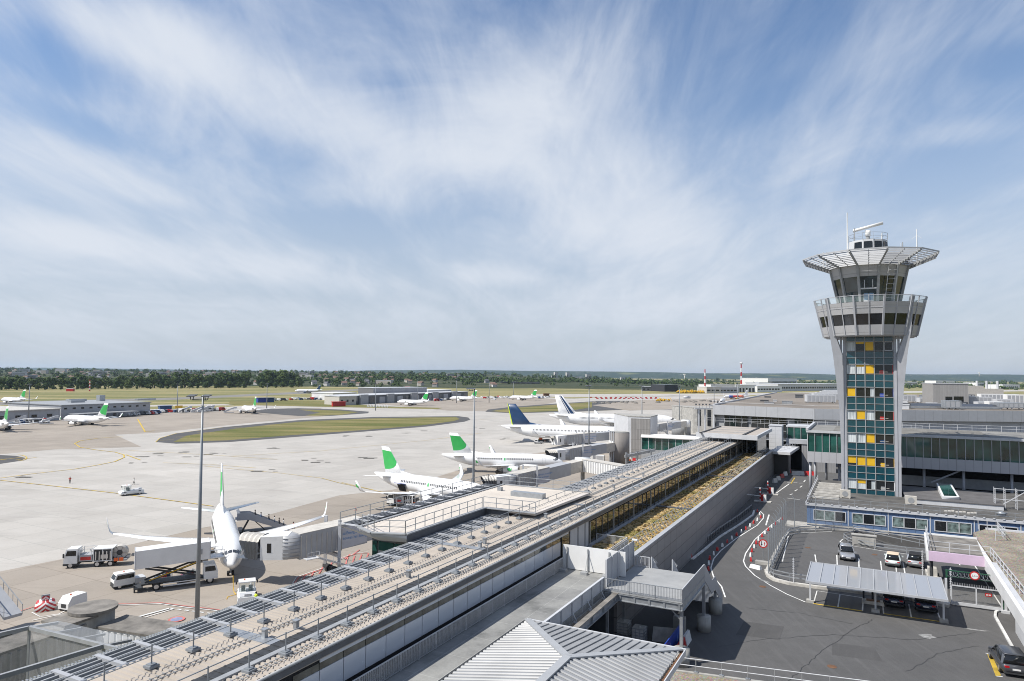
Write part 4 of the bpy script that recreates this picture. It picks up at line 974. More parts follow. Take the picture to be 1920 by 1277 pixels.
# ------------------------------------------------------------------ carport
cp = site('carport', 'long carport with a grey translucent ribbed roof over two dark cars', 'carport', .4, 75.2, ZR)
NB = 10; x0, x1 = -5.9, 5.75
for k in range(NB):
    xa = x0 + (x1 - x0) * k / NB; xb = x0 + (x1 - x0) * (k + 1) / NB
    b = MB(); b.add([(xa + .05, -2.3, 2.62), (xb - .05, -2.3, 2.62), (xb - .05, 4.2, 2.92), (xa + .05, 4.2, 2.92)], [(0, 1, 2, 3)])
    b.build('roof_panel', M['canopy'], cp)
b = MB()
for k in range(NB + 1):
    x = x0 + (x1 - x0) * k / NB; b.beam((x, -2.35, 2.63), (x, 4.25, 2.93), .09, .12)
b.beam((x0 - .05, -2.35, 2.58), (x1 + .05, -2.35, 2.58), .12, .2); b.beam((x0, 4.25, 2.88), (x1, 4.25, 2.88), .1, .16); b.beam((x0, .1, 2.66), (x1, .1, 2.66), .12, .12)
b.build('roof_frame', M['midgrey'], cp)
for x in (-5.7, .05, 5.6):
    b = MB(); b.beam((x, -.1, .1), (x, -.1, 2.6), .16); b.beam((x, -.1, 2.3), (x, -2.2, 2.55), .09); b.beam((x, -.1, 2.3), (x, 4.1, 2.8), .1); c = b.build('column', M['lightgrey'], cp)
    b = MB(); b.box(x - .35, x + .35, -.4, .2, 0, .26); b.build('footing', M['conc'], c)
for dx in (-.35, .05):
    b = MB(); b.cyl((dx, 0, 0), (dx, 0, 2.3), .09, n=8); v, u = sv(1634, 1128, ZR); tagged('bollard_post', b, M['cloth_dark'], 'tall dark post on the little kerbed island, %s of the pair' % ('left' if dx < 0 else 'right'), 'post', v + dx, u)
b = MB(); b.loft([[(-1.0, -.55, 0), (1.0, -.55, 0), (1.0, .55, 0), (-1.0, .55, 0)], [(-.95, -.5, .25), (.95, -.5, .25), (.95, .5, .25), (-.95, .5, .25)]]); v, u = sv(1637, 1131, ZR); o = tagged('kerbed_island', b, M['stone'], 'small kerbed planting island between the carport bays', 'island', v, u); b = MB(); b.box(-.6, .6, -.3, .3, .25, .32); b.build('soil', M['brown'], o)
# ------------------------------------------------------------------ sliding gate, height beam with razor wire
gt = site('sliding_gate', 'grey mesh sliding gate closing the car park entrance', 'gate', 9.2, 80.9, ZR)
b = MB(); b.box(-2.1, 2.1, -.06, .06, .15, .42); b.box(-2.1, 2.1, -.05, .05, 1.95, 2.05)
for x in (-2.05, 0, 2.05): b.box(x - .06, x + .06, -.05, .05, .15, 2.05)
for k in range(30): b.box(-2.1 + .14 * k, -2.08 + .14 * k, -.02, .02, 2.05, 2.3)
b.build('frame', M['lightgrey'], gt); b = MB(); b.add([(-2, 0, .42), (2, 0, .42), (2, 0, 1.95), (-2, 0, 1.95)], [(0, 1, 2, 3)]); b.build('mesh_panel', M['wire'], gt)
b = MB(); b.box(.7, 1.25, -.09, -.06, 1.35, 1.65); nb_ = b.build('notice', M['red'], gt); b = MB(); b.box(.78, .92, -.1, -.09, 1.44, 1.56); b.box(.98, 1.17, -.1, -.09, 1.44, 1.56); b.build('notice_print', M['cloth_white'], nb_)
for x in (-2.5, 2.35):
    b = MB(); b.box(x - .1, x + .1, -.1, .1, 0, 2.6); b.box(x - .4, x + .3, -.3, .3, 0, .25); b.build('post', M['lightgrey'], gt)
hb = site('height_beam', 'green height limit beam wrapped in razor wire with a round sign above the gate', 'height beam', 9.2, 81.6, ZR)
b = MB()
for z in (2.65, 3.25): b.beam((-2.4, 0, z), (2.3, 0, z), .08)
for k in range(6): b.beam((-2.3 + .9 * k, 0, 2.65), (-2.3 + .9 * k, 0, 3.25), .05)
for x in (-2.4, 2.3): b.beam((x, 0, 0), (x, 0, 3.3), .12)
b.build('beam', mat('dark_green_paint', (.02, .10, .05), .5, var=.15), hb)
b = MB()
for k in range(15):
    c = -2.2 + .31 * k; b.tube([(c + .30 * math.cos(a * .5236) + .012 * a, .08 * math.sin(a * .5236), 2.98 + .30 * math.sin(a * .5236)) for a in range(13)], .014, 4)
b.build('razor_wire', M['galv'], hb)
b = MB(); b.cyl((-.05, -.16, 3.05), (-.05, -.20, 3.05), .42, n=26); f = b.build('sign_disc', M['red'], hb); b = MB(); b.cyl((-.05, -.201, 3.05), (-.05, -.205, 3.05), .31, n=26); b.build('sign_face', M['white'], f)
text_mesh('2,1m', .26, M['cloth_dark'], f, (-.05, -.21, 2.96), (rad(90), 0, 0), 'symbol')
# ------------------------------------------------------------------ gravel roofed building with pink canopy
gv = site('flat_roof_building', 'low building with brown gravel roof, white fascia and a pink fronted canopy arm', 'building', 10.5, 85, ZR)
gm = lambda: MB(off=(-10.5, -85, 0))
zt = 11.4 - ZR; zb = 10.3 - ZR
b = gm(); b.prism([(11.2, 40), (60, 40), (60, 101.6), (12.6, 101.6), (11.0, 98.6)], zb, zt - .05); b.build('roof', M['gravel'], gv)
b = gm(); b.loft([[(v, u, z) for v, u in ((10.45, 40), (10.85, 40), (10.85, 94), (10.45, 85.4))] for z in (zb - .1, zt + .02)]); b.build('fascia', M['white'], gv)
b = gm(); b.prism([(5.6, 85.6), (10.9, 85.6), (10.9, 95.0), (5.95, 95.0)], zt - .35, zt - .12); b.build('canopy_roof', M['conc_dark'], gv)
b = gm(); b.box(5.55, 10.45, 85.25, 85.5, zt - .95, zt + .05); b.build('canopy_fascia', M['pink'], gv)
b = gm(); b.loft([[(5.35, 85.25, z), (5.55, 85.25, z), (5.95, 95.2, z), (5.75, 95.2, z)] for z in (zt - .95, zt + .08)]); b.box(5.8, 11, 95.05, 95.25, zt - .8, zt + .05); b.build('fascia', M['white'], gv)
b = gm(); b.prism([(12.4, 40), (58, 40), (58, 100.8), (12.4, 100.8)], -.1, zb); b.build('wall', M['conc'], gv)
b = gm(); b.box(11.4, 13.2, 71.3, 75.2, -.05, zb); b.build('pillar', M['lightgrey'], gv)
b = gm(); b.box(11.4, 12.4, 60, 66, -.05, zb); b.build('pillar', M['lightgrey'], gv)
for u in (86.2, 88.0):
    b = gm(); b.cyl((5.9, u, 0), (5.9, u, zt - .4), .11, n=8); b.build('column', M['dark'], gv)
b = gm(); b.box(10.75, 11.15, 40, 83.0, zt - .05, zt + .12); b.box(12.6, 60, 101.3, 101.7, zt - .1, zt + .15); b.build('coping', M['lightgrey'], gv)
b = gm(); b.box(11.3, 15, 62, 70, zt, zt + 1.0); b.build('roof_kerb', M['lightgrey'], gv)
def rail_run(root, pts, z, h, m, gap=1.6):
    b = MB()
    for a, c in zip(pts[:-1], pts[1:]):
        for hh in (.5 * h, h): b.beam((a[0], a[1], z + hh), (c[0], c[1], z + hh), .05)
    g = b.build('railing', M[m], root); q = MB(); q.box(-.03, .03, -.03, .03, 0, h); me = q.mesh('post', M[m])
    for a, c in zip(pts[:-1], pts[1:]):
        l = math.dist(a, c); n = max(1, int(l / gap))
        for i in range(n + 1): part('post', me, g, (a[0] + (c[0] - a[0]) * i / n, a[1] + (c[1] - a[1]) * i / n, z))
rail_run(gv, [(-4.6, 9.6), (-4.8, 1.2), (.6, 1.2), (.9, -14.0)], zt - .1, 1.05, 'lightgrey'); rail_run(gv, [(1.3, 16), (3.2, 16.6), (3.2, 10.5), (2.2, 9.8)], zt, 1.1, 'lightgrey', .8)
# ------------------------------------------------------------------ blue office block
M['bluepanel'] = panel_mat('blue_enamel_panel', (.12, .19, .33), 1.05, 20, .55, .3, .6, 'xz', .04)
bo = site('blue_office', 'low blue panelled office block with curtained windows at the foot of the control tower', 'office building', 10, 112.6, 3.0)
z0 = 3.0; XL, XR = -18.3, 50
b = MB(); b.box(XL, XR, 0, 27, -.2, 7.55); b.build('wall', M['bluepanel'], bo)
b = MB(); b.box(XL - .1, XR, -.12, 27, 7.55, 7.8); b.build('roof', mat('bitumen_roof', (.10, .096, .09), .9, var=.3, sc=.4), bo)
b = MB(); b.box(XL - .25, XR, -.25, -.05, 7.5, 7.86); b.box(XL - .25, XL - .1, -.25, 27, 7.5, 7.86)
for k in range(60): b.box(XL + 1.1 * k, XL + 1.1 * k + .25, -.33, -.1, 7.86, 7.98)
b.build('parapet', M['lightgrey'], bo)
b = MB(); b.box(XL, XR, -.1, .0, 4.70, 4.86); b.box(XL, XR, -.06, .0, 4.4, 4.5); b.build('sill_band', M['stone'], bo)
for k in range(11):
    xa = XL + .9 + 5.15 * k
    for zlo, zhi in ((5.45, 6.98), (2.2, 3.75)):
        fr = MB()
        for z in (zlo, zhi - .1): fr.box(xa, xa + 4.4, -.09, 0, z, z + .1)
        for i in range(4): fr.box(xa + 1.43 * i, xa + .11 + 1.43 * i, -.10, 0, zlo, zhi)
        w = fr.build('window', M['lightgrey'], bo)
        for i in range(3):
            q = MB(); q.box(xa + .11 + 1.43 * i, xa + 1.43 + 1.43 * i, -.03, -.005, zlo + .1, zhi - .1); q.build('pane', M['glass_clear'] if (k * 3 + i) % 5 not in (2, 4) else M['glass'], w)
    q = MB(); q.box(xa + 4.62, xa + 4.74, -.06, 0, 2, 7.5); q.build('mullion', M['lightgrey'], bo)
rail_run(bo, [(XL, .1), (XR, .1)], 7.8, 1.0, 'galv', 2.1)
rail_run(bo, [(XL, .1), (XL, 26)], 7.8, .9, 'lightgrey', 2.4)
for k in range(7):
    b = MB(); b.box(XL + .4, XL + 4.2, 5 + 2.6 * k, 5.35 + 2.6 * k, 7.85, 8.15); b.build('roof_pipe', M['stone'], bo)
b = MB(); b.box(-5, 7.2, 8, 20, 7.8, 8.45); b.build('roof_upstand', M['lightgrey'], bo)
b = MB(); b.box(-5.1, 7.3, 7.9, 20.1, 8.45, 8.55); b.build('upper_roof', mat('grey_felt_roof', (.115, .11, .11), .9, var=.2, sc=.5), bo)
b = MB(); b.loft([[(-.2, 9.6, 8.55), (2.1, 10.4, 8.55), (2.1, 21.3, 8.55), (.0, 21.3, 8.55)], [(-.2, 9.6, 8.95), (2.1, 10.2, 8.95), (2.1, 21.3, 9.35), (.0, 21.3, 9.35)]]); sk = b.build('skylight', M['white'], bo)
b = MB(); b.loft([[(.1, 10.2, 8.99), (1.8, 10.7, 8.99), (1.8, 20.9, 9.37), (.2, 20.9, 9.37)], [(.1, 10.2, 9.02), (1.8, 10.7, 9.02), (1.8, 20.9, 9.4), (.2, 20.9, 9.4)]]); b.build('pane', M['glass_green'], sk)
for k in range(9): b = MB(); b.box(-.5 + .45 * k, -.15 + .45 * k, 2.4 + .4 * (k % 3), 2.9 + .4 * (k % 3), 7.8, 7.98); b.build('roof_slab', M['beige'], bo)
b = MB(); b.smooth = True; b.cyl((6.2, 3.0, 7.8), (6.2, 3.0, 8.2), .55, n=12); b.cyl((6.2, 3.0, 8.2), (6.2, 3.0, 8.45), .75, .2, n=12); b.build('roof_cowl', M['galv'], bo)
def acunit(x, y, z, label, par=None):
    t = site('air_conditioner', label, 'air conditioner', 10 + x, 112.6 + y, z0 + z, 'air conditioners on the blue office roof')
    b = MB(); b.box(-.75, .75, -.4, .4, .1, 1.25); b.box(-.7, -.5, -.4, .4, 0, .1); b.box(.5, .7, -.4, .4, 0, .1); b.build('casing', M['beige'], t)
    b = MB(); b.cyl((.0, -.401, .68), (.0, -.44, .68), .42, n=16); b.build('fan_grille', M['greyp'], t)
acunit(-13.3, 8.0, 7.8, 'beige air conditioner left of the tower foot'); acunit(-4.4, 6.8, 7.8, 'beige air conditioner right of the tower foot')
tk = site('roof_stair', 'galvanised stair and ladder frames standing on the right of the blue office roof', 'roof stair', 17.8, 122, z0 + 7.8)
b = MB()
for x in (-1.4, -.2, 1.2, 2.6):
    for y in (0, 1.2): b.beam((x, y, 0), (x, y, 3.0), .07)
    for k in range(9): b.beam((x, 0, .3 * k + .2), (x, 1.2, .3 * k + .2), .05)
b.beam((-1.6, 0, 2.9), (4, 0, 2.9), .08); b.beam((-1.6, 0, 1.4), (4, 0, 1.4), .08); b.beam((-1.4, 0, 0), (2.6, 0, 3), .1); b.build('frame', M['lightgrey'], tk)
tw_ = site('wooden_shed', 'brown boxed roof plant with grey lid at the right edge of the blue office', 'shed', 21.5, 117.4, z0 + 7.8)
b = MB(); b.box(-1.3, 2.5, -1, 1.5, 0, 1.1); b.build('wall', M['brown'], tw_); b = MB(); b.box(-1.5, 2.7, -1.2, 1.7, 1.1, 1.25); b.build('lid', M['conc_dark'], tw_)
# ------------------------------------------------------------------ control tower
TV, TU = .33, 129.7; TZ = 10.4
tw = site('control_tower', 'tall control tower with teal and yellow glazed shaft under a flared round cab', 'control tower', TV, TU, TZ)
M['teal'] = mat('teal_glass_panel', (.003, .055, .078), .12, var=.10, sc=.5, spec=.8)
M['clad'] = panel_mat('tower_metal_cladding', (.42, .42, .43), 40, 1.4, .6, .38, .5, 'xz', .04)
M['fin'] = mat('tower_fin_paint', (.40, .41, .44), .4, var=.06, sc=.5, streak=.12)
HW = 3.42; FY = -3.5
KZ = 1.134
def Z(z): return 29.7 + (z - 29.7) * KZ - TZ   # survey heights to metres
b = MB(); b.box(-HW, HW, FY + .12, 3.5, -2.0, Z(36.0)); b.build('shaft_core', M['darkgrey'], tw)
cw = 2 * HW / 5
# windows of seven floors
conf = ['ckYgf', 'cpYdd', 'YdDdd', 'cYcdd', 'ccYdd', 'yYYxd', 'cpDdd']
curtain, nt_c, bs_c = nodes('white_curtain')
lk(nt_c, ramp(nt_c, noise_(nt_c, coords(nt_c, scale=(9, 9, .25)), 1.0, 3, .5), [(.35, (.24, .27, .28)), (.6, (.62, .65, .66))]), bs_c.inputs['Base Color'])
top0 = 34.93
sp = MB(); sp.box(.05, cw * 3 - .05, 0, .05, .04, .88)
def spand(z, x0, n):
    b = MB()
    for i in range(n): b.box(x0 + cw * i + .06, x0 + cw * (i + 1) - .06, FY, FY + .06, Z(z), Z(z) + 1.0)
    b.build('spandrel_panel', M['teal'], tw)
for k in range(7):
    zt_ = top0 - 3.31 * k
    for i, ch in enumerate(conf[k]):
        x = -HW + cw * i + .06; w_ = cw - .12; zl = Z(zt_) - 1.47
        win = MB(); win.box(x, x + w_, FY + .05, FY + .08, zl, zl + 1.47)
        o = win.build('window', curtain if ch in 'cp' else M['glass'], tw)
        def sub(name, m, x0, x1, za, zb, y=0.0):
            s = MB(); s.box(x0, x1, FY + .02 + y, FY + .045 + y, za, zb); return s.build(name, m, o)
        if ch in 'Y': sub('blind', M['yellow'], x + .03, x + w_ - .03, zl + .05, zl + 1.42)
        if ch == 'y': sub('blind', M['yellow'], x + .03, x + w_ - .03, zl + .35, zl + 1.42)
        if ch in 'pk': sub('blind', M['yellow'], x + .03, x + w_ - .03, zl + (.85 if k == 6 else 1.16), zl + 1.42)
        if ch == 'D': sub('curtain', curtain, x + w_ * .55, x + w_ - .05, zl + .03, zl + 1.38)
        if ch == 'd' and i == 3: sub('desk', M['beige'], x + w_ * .5, x + w_, zl + .26, zl + .33); sub('chair', M[('red', 'red', 'blue', 'red', 'navy', 'yellow', 'greyp')[k]], x + w_ * .55, x + w_, zl + .02, zl + .55, .01)
        if ch == 'x': sub('desk', M['beige'], x + w_ * .5, x + w_, zl + .26, zl + .33); sub('chair', M['yellow'], x + w_ * .55, x + w_, zl + .02, zl + .6, .01)
        if ch == 'd' and i == 4: sub('desk', M['beige'], x, x + w_ * .4, zl + .26, zl + .33); sub('side_panel', M[('red', 'red', 'blue', 'red', 'greyp', 'yellow', 'white')[k]], x + w_ - .08, x + w_, zl, zl + 1.45)
        if ch == 'f':
            s = MB()
            for a in ((x, x + .1, zl, zl + 1.47), (x + w_ - .1, x + w_, zl, zl + 1.47)): s.box(a[0], a[1], FY - .04, FY + .04, a[2], a[3])
            s.box(x, x + w_, FY - .04, FY + .04, zl, zl + .1); s.box(x, x + w_, FY - .04, FY + .04, zl + 1.37, zl + 1.47); s.build('frame', M['fin'], o)
    for j in (0, 1): 
        zs = zt_ - 1.36 - .95 * (j + 1) - .03
        if zs > 9.5: spand(zs, -HW, 3); spand(zs, -HW + 3 * cw, 2)
spand(35.02, -HW, 5)
b = MB()
for i in range(6): b.box(-HW + cw * i - .06, -HW + cw * i + .06, FY - .10, FY + .1, -1, Z(36.1))
z = top0
for k in range(8):
    zt_ = top0 - 3.31 * k
    for dz in (.0, -1.35, -2.33): b.box(-HW, HW, FY - .07, FY + .09, Z(zt_ + dz) - .03, Z(zt_ + dz) + .06)
    b.box(-HW, -HW + 3 * cw, FY - .16, FY + .05, Z(zt_) + .03, Z(zt_) + .14)
b.build('mullion_grid', M['greyp'], tw)
for s in (-1, 1):
    b = MB(); b.box(min(s * HW, s * (HW + .46)), max(s * HW, s * (HW + .46)), FY - .1, 3.5, -1, Z(36.0)); b.build('pilaster', M['fin'], tw)
    # flared fins: front and back
    prof = [(-1, 4.32), (Z(20), 4.34), (Z(25), 4.5), (Z(29), 4.9), (Z(33), 5.35), (Z(36.2), 5.85), (Z(40), 6.25), (Z(41.2), 6.5)]
    for y0 in (-3.75, 3.0):
        b = MB(); rings = []
        for zz_, xo in prof:
            xi = HW + .5 if zz_ < Z(33.2) else (xo - .75)
            flare = -(xo - 4.32) * .9 if y0 < 0 else (xo - 4.32) * .9
            xi = max(xi, HW + .54); rings.append([(s * xi, y0 + flare * .9, zz_), (s * xo, y0 + flare, zz_), (s * xo, y0 + flare + .55, zz_), (s * xi, y0 + flare * .9 + .55, zz_)])
        b.loft(rings); b.build('fin', M['fin'], tw)
    b = MB(); b.beam((s * (HW + .75), FY, Z(33.3)), (s * (HW + .75), FY, Z(36)), .35); b.build('strut', M['fin'], tw)
N12 = 12
def ring12(r, z, off=0.0): # flat facet faces -y
    R_ = r / math.cos(math.pi / N12)
    return [(R_ * math.sin(2 * math.pi * (i + .5) / N12), -R_ * math.cos(2 * math.pi * (i + .5) / N12), Z(z)) for i in range(N12)]
def rad_at(z, z0, r0, z1, r1): return r0 + (r1 - r0) * (z - z0) / (z1 - z0)
# gallery ring
RB, RT_ = 6.85, 8.2; gz0, gz1 = 35.8, 40.4
rr = lambda z: rad_at(z, gz0, RB, 41.3, 8.25)
b = MB(); b.loft([ring12(rr(35.8) - .25, 35.62), ring12(rr(35.8), 35.8), ring12(rr(37.2), 37.2)]); b.build('gallery_skirt', M['clad'], tw)
b = MB(); b.loft([ring12(rr(37.2) - .08, 37.2), ring12(rr(38.75) - .08, 38.75)], False, False); gw = b.build('gallery_window', glassmat('gallery_black_glass', (.008, .009, .011), .05, .7, .5, .4), tw)
b = MB(); b.loft([ring12(rr(38.75), 38.75), ring12(rr(40.4), 40.4)], True, False); b.build('gallery_band', M['clad'], tw)
b = MB(); b.loft([ring12(rr(40.4), 40.38), ring12(4, 40.3)], False, True); b.build('gallery_deck', M['conc'], tw)
b = MB(); b.loft([ring12(rr(40.4) - .02, 40.45), ring12(rr(41.3) - .02, 41.3)], False, False); b.build('glass_balustrade', M['clear'], tw)
b = MB(); A = ring12(rr(41.3), 41.3)
for i in range(12): b.beam(A[i], A[(i + 1) % 12], .08, .08)
A = ring12(rr(39.6) + .02, 39.6)
for i in range(12): b.beam(A[i], A[(i + 1) % 12], .05, .05)
b.build('hand_rail', M['fin'], tw)
for i in range(12):
    A0 = Vector(ring12(rr(35.8) + .02, 35.75)[i]); A1 = Vector(ring12(rr(41.3) + .02, 41.3)[i]); B0 = Vector(ring12(rr(35.8) + .02, 35.75)[(i + 1) % 12]); B1 = Vector(ring12(rr(41.3) + .02, 41.3)[(i + 1) % 12])
    b = MB(); b.beam(A0, A1, .26, .3); b.beam((A0 + B0) / 2, (A1 + B1) / 2, .13, .16); b.build('rib', M['fin'], tw)
# cab
rc = lambda z: rad_at(z, 40.3, 4.45, 45.9, 5.75)
b = MB(); b.loft([ring12(rc(40.3) - .05, 40.3), ring12(rc(44.3) - .05, 44.3)], False, False); b.build('cab_window', glassmat('cab_glass', (.018, .03, .034), .04, .8, .6, .3), tw)
b = MB(); b.loft([ring12(rc(44.3), 44.3), ring12(rc(46.2), 46.2)], True, True); b.build('cab_head_band', M['clad'], tw)
for i in range(12):
    A0 = Vector(ring12(rc(40.3) + .03, 40.3)[i]); A1 = Vector(ring12(rc(45.9) + .03, 45.9)[i]); b = MB(); b.beam(A0, A1, .36, .4); b.build('cab_rib', M['greyp'], tw)
y_ = -rc(42) + .0
b = MB(); fy = -rc(41.3) - .02; b.box(-.75, .75, fy - .05, fy + .05, Z(40.3), Z(42.4)); b.build('door', M['lightgrey'], tw)
for s in (-1, 1): b = MB(); b.box(min(s * .08, s * .65), max(s * .08, s * .65), fy - .07, fy - .05, Z(40.9), Z(42.2)); b.build('door_pane', mat('sky_blue_pane', (.15, .25, .38), .1, var=.1), tw)
b = MB(); b.box(-1.5, 1.5, -rc(42.6) - .06, -rc(42.6) + .1, Z(42.45), Z(42.65)); b.box(-.65, -.55, -rc(43.3) - .06, -rc(43.3) + .1, Z(42.6), Z(44.3)); b.box(.55, .65, -rc(43.3) - .06, -rc(43.3) + .1, Z(42.6), Z(44.3)); b.build('transom', M['lightgrey'], tw)
# sun canopy of louvre slats in twelve bays
ci, co, zi, zo = 5.75, 9.95, 45.9, 47.45
for i in range(12):
    I0, I1 = Vector(ring12(ci, zi)[i - 1]), Vector(ring12(ci, zi)[i]); O0, O1 = Vector(ring12(co, zo)[i - 1]), Vector(ring12(co, zo)[i])
    b = MB()
    for k in range(9):
        t = (k + .5) / 9; p = I0.lerp(O0, t); q = I1.lerp(O1, t); d = (O0 + O1 - I0 - I1).normalized()
        d.z = 0; d.normalize(); h_ = Vector((0, 0, .13)) - d * .07; e_ = d * .02
        b.hexa([p - h_ - e_, q - h_ - e_, q - h_ + e_, p - h_ + e_, p + h_ - e_, q + h_ - e_, q + h_ + e_, p + h_ + e_])
    b.build('canopy_louvre', M['midgrey'], tw)
    b = MB(); b.beam(I1 + Vector((0, 0, -.1)), O1 + Vector((0, 0, -.05)), .2, .34); b.beam((I0 + I1) / 2, (O0 + O1) / 2, .06, .12); b.build('canopy_rib', M['greyp'], tw)
b = MB()
A = ring12(co + .05, zo + .1)
for i in range(12): b.beam(A[i], A[(i + 1) % 12], .14, .2)
b.build('canopy_edge', M['midgrey'], tw)
b = MB(); b.loft([ring12(5.85, 46.2), ring12(6.3, 47.25), ring12(5.9, 47.45)]); b.build('roof', M['darkgrey'], tw)
b = MB(); b.loft([[(x * .55 + .0, y * .55, z_) for x, y, z_ in ring12(5.6, 46.6)], [(x * .55, y * .55, z_) for x, y, z_ in ring12(5.2, 50.0)]]); b.build('roof_hut', M['lightgrey'], tw)
for a in (-1, 0, 1, 2):
    t = 2 * math.pi * a / 12; n_ = Vector((math.sin(t), -math.cos(t), 0)); s_ = Vector((math.cos(t), math.sin(t), 0)); c_ = n_ * 3.02
    b = MB(); b.add([c_ - s_ * .65 + Vector((0, 0, Z(48.6))), c_ + s_ * .65 + Vector((0, 0, Z(48.6))), c_ * .98 + s_ * .62 + Vector((0, 0, Z(49.7))), c_ * .98 - s_ * .62 + Vector((0, 0, Z(49.7)))], [(0, 1, 2, 3)]); b.build('hut_window', M['glass'], tw)
b = MB(); A = [(x * .56, y * .56, z_) for x, y, z_ in ring12(5.2, 51.0)]; B_ = [(x * .56, y * .56, z_) for x, y, z_ in ring12(5.2, 50.0)]
for i in range(12):
    b.beam(A[i], A[(i + 1) % 12], .05); b.beam(A[i], B_[i], .05); b.beam([(A[i][j] + B_[i][j]) / 2 for j in range(3)], [(A[(i + 1) % 12][j] + B_[(i + 1) % 12][j]) / 2 for j in range(3)], .04)
b.build('hut_railing', M['galv'], tw)
rd = site('surface_radar', 'white bar radar antenna turned slightly up on top of the control tower', 'radar', TV, TU, Z(50.0) + TZ)
b = MB(); b.cyl((0, 0, 0), (0, 0, 1.0), .32, n=10); b.build('neck', M['greyp'], rd); b = MB(); b.smooth = True; b.cyl((0, 0, 1.0), (0, 0, 2.0), .42, n=12); b.build('drum', M['white'], rd)
b = MB(); a_ = Vector((-2.2, -.7, 1.95)); c_ = Vector((2.3, .7, 3.2)); 
rings = []
for t in (0, 1):
    p = a_.lerp(c_, t); rings.append([(p.x + .05 * math.cos(k * .785), p.y + .36 * math.cos(k * .785), p.z + .27 * math.sin(k * .785)) for k in range(8)])
b.smooth = True; b.loft(rings); b.build('antenna_bar', M['white'], rd)
def mast(x, y, h, label, r=.07, arms=False, m='white', z=46.4):
    h *= KZ; z = Z(z) + TZ; r *= 1.5
    t = site('antenna_mast', label, 'antenna', TV + x, TU + y, z)
    b = MB(); b.cyl((0, 0, 0), (0, 0, h), r, r * .5, 6); b.build('rod', M[m], t)
    if arms:
        b = MB()
        for s in (-1, 1):
            for zz_ in (h * .45, h * .82): b.beam((0, 0, zz_), (s * .75, 0, zz_ - .55), .035)
        b.build('dipole', M[m], t)
mast(-3.1, -.6, 8.2, 'tallest white whip antenna left of the radar', .11)
mast(-2.0, -1.5, 5.6, 'grey striped rod antenna between the whip and the radar', .08, False, 'greyp')
mast(2.0, -1.2, 4.6, 'dipole antenna right in front of the roof hut', .07, True)
mast(7.2, 1.2, 5.2, 'tall dipole antenna at the right of the canopy', .09, True); mast(4.9, .8, 3.2, 'short dipole antenna right of the roof hut', .07, True); mast(5.2, 2.4, 3.6, 'dark banded rod antenna right of the roof hut', .09, False, 'greyp')
mast(-7.0, 1.5, 2.8, 'leftmost short dipole antenna over the canopy', .09, True); mast(-6.5, 2.8, 2.9, 'dark banded rod antenna over the left canopy', .08, False, 'greyp'); mast(-5.2, 1.0, 2.2, 'small dipole antenna over the left canopy', .06, True)
b = MB()
for x in (2.3, 3.6): b.beam((x, -4.6, Z(40.4)), (x + .7, -5.3, Z(46.4)), .07)
for k in range(9): b.beam((2.3 + .7 * k / 9, -4.6 - .7 * k / 9, Z(40.5 + .65 * k)), (3.6 + .7 * k / 9, -4.6 - .7 * k / 9, Z(40.5 + .65 * k)), .035)
b.build('ladder', M['lightgrey'], tw)
# ------------------------------------------------------------------ glazed gallery behind the tower
gl = site('glazed_gallery', 'long raised gallery with dark green glazing on white columns behind the control tower', 'building', -10.5, 144.2, ZR)
W_ = 70; D_ = 20
q0, q1, q2, q3 = 13.43 - ZR, 15.48 - ZR, 19.07 - ZR, 19.38 - ZR
b = MB(); b.box(.0, W_, .0, D_, q0, q1 - .05); b.build('floor_band', panel_mat('light_aluminium_panel', (.46, .46, .48), 1.28, 9, .5, .4, .5, 'xz', .03), gl)
b = MB(); b.box(.15, W_, .15, D_, q1 - .05, q2); b.build('glass_wall', M['glass_green'], gl)
b = MB(); b.box(-.05, W_, -.1, D_, q2, q3); b.build('roof', mat('gallery_felt_roof', (.23, .225, .21), .9, var=.2, sc=.3), gl)
b = MB(); b.box(-.15, W_, -.2, .12, q2 + .02, q3 + .12); b.box(-.2, .25, -.2, D_ + .4, q3, q3 + .55); b.build('parapet', M['lightgrey'], gl)
mb_ = MB(); mb_.box(-.04, .04, -.02, .16, 0, q2 - q1 + .05); ME_m = mb_.mesh('mullion', M['lightgrey'])
for k in range(int(W_ / 1.28)): part('mullion', ME_m, gl, (.1 + 1.28 * k, 0, q1 - .05))
for k in range(15): part('mullion', ME_m, gl, (.02, .3 + 1.28 * k, q1 - .05), rad(-90))
for x, y in ((.5, .7), (.9, 8), (2.5, 17), (5.5, 3), (19.5, 2.0), (25.5, 1.5), (32.5, 1.5), (39, 1.5), (46, 1.5), (53, 1.5), (60, 1.5)):
    b = MB(); b.smooth = True; b.cyl((x, y, 0), (x, y, q0), .24, n=10); b.build('column', M['fin'], gl)
b = MB(); b.beam((25.0, 1.4, q0 - .1), (20.5, 1.4, 3.6), .25); b.build('brace', M['fin'], gl)
b = MB(); b.box(12, W_, 5, 5.3, 2.4, 4.2); b.build('rear_parapet', M['greyp'], gl)
b = MB(); b.box(6, W_, 6.5, 20, 0, q0 - .02); b.build('shade_wall', M['hull_dark'], gl)  # near-black wall set forward, standing in for the deep shade under the gallery
rail_run(gl, [(-.1, 19.5), (W_, 19.5)], q3, 1.1, 'lightgrey', 2.4)
b = MB()
for k in range(8): b.box(4.5 + .0 * k, 30, 1.2 + 2.3 * k, 1.25 + 2.3 * k, q3, q3 + .05)
b.build('roof_seam', M['conc_dark'], gl)
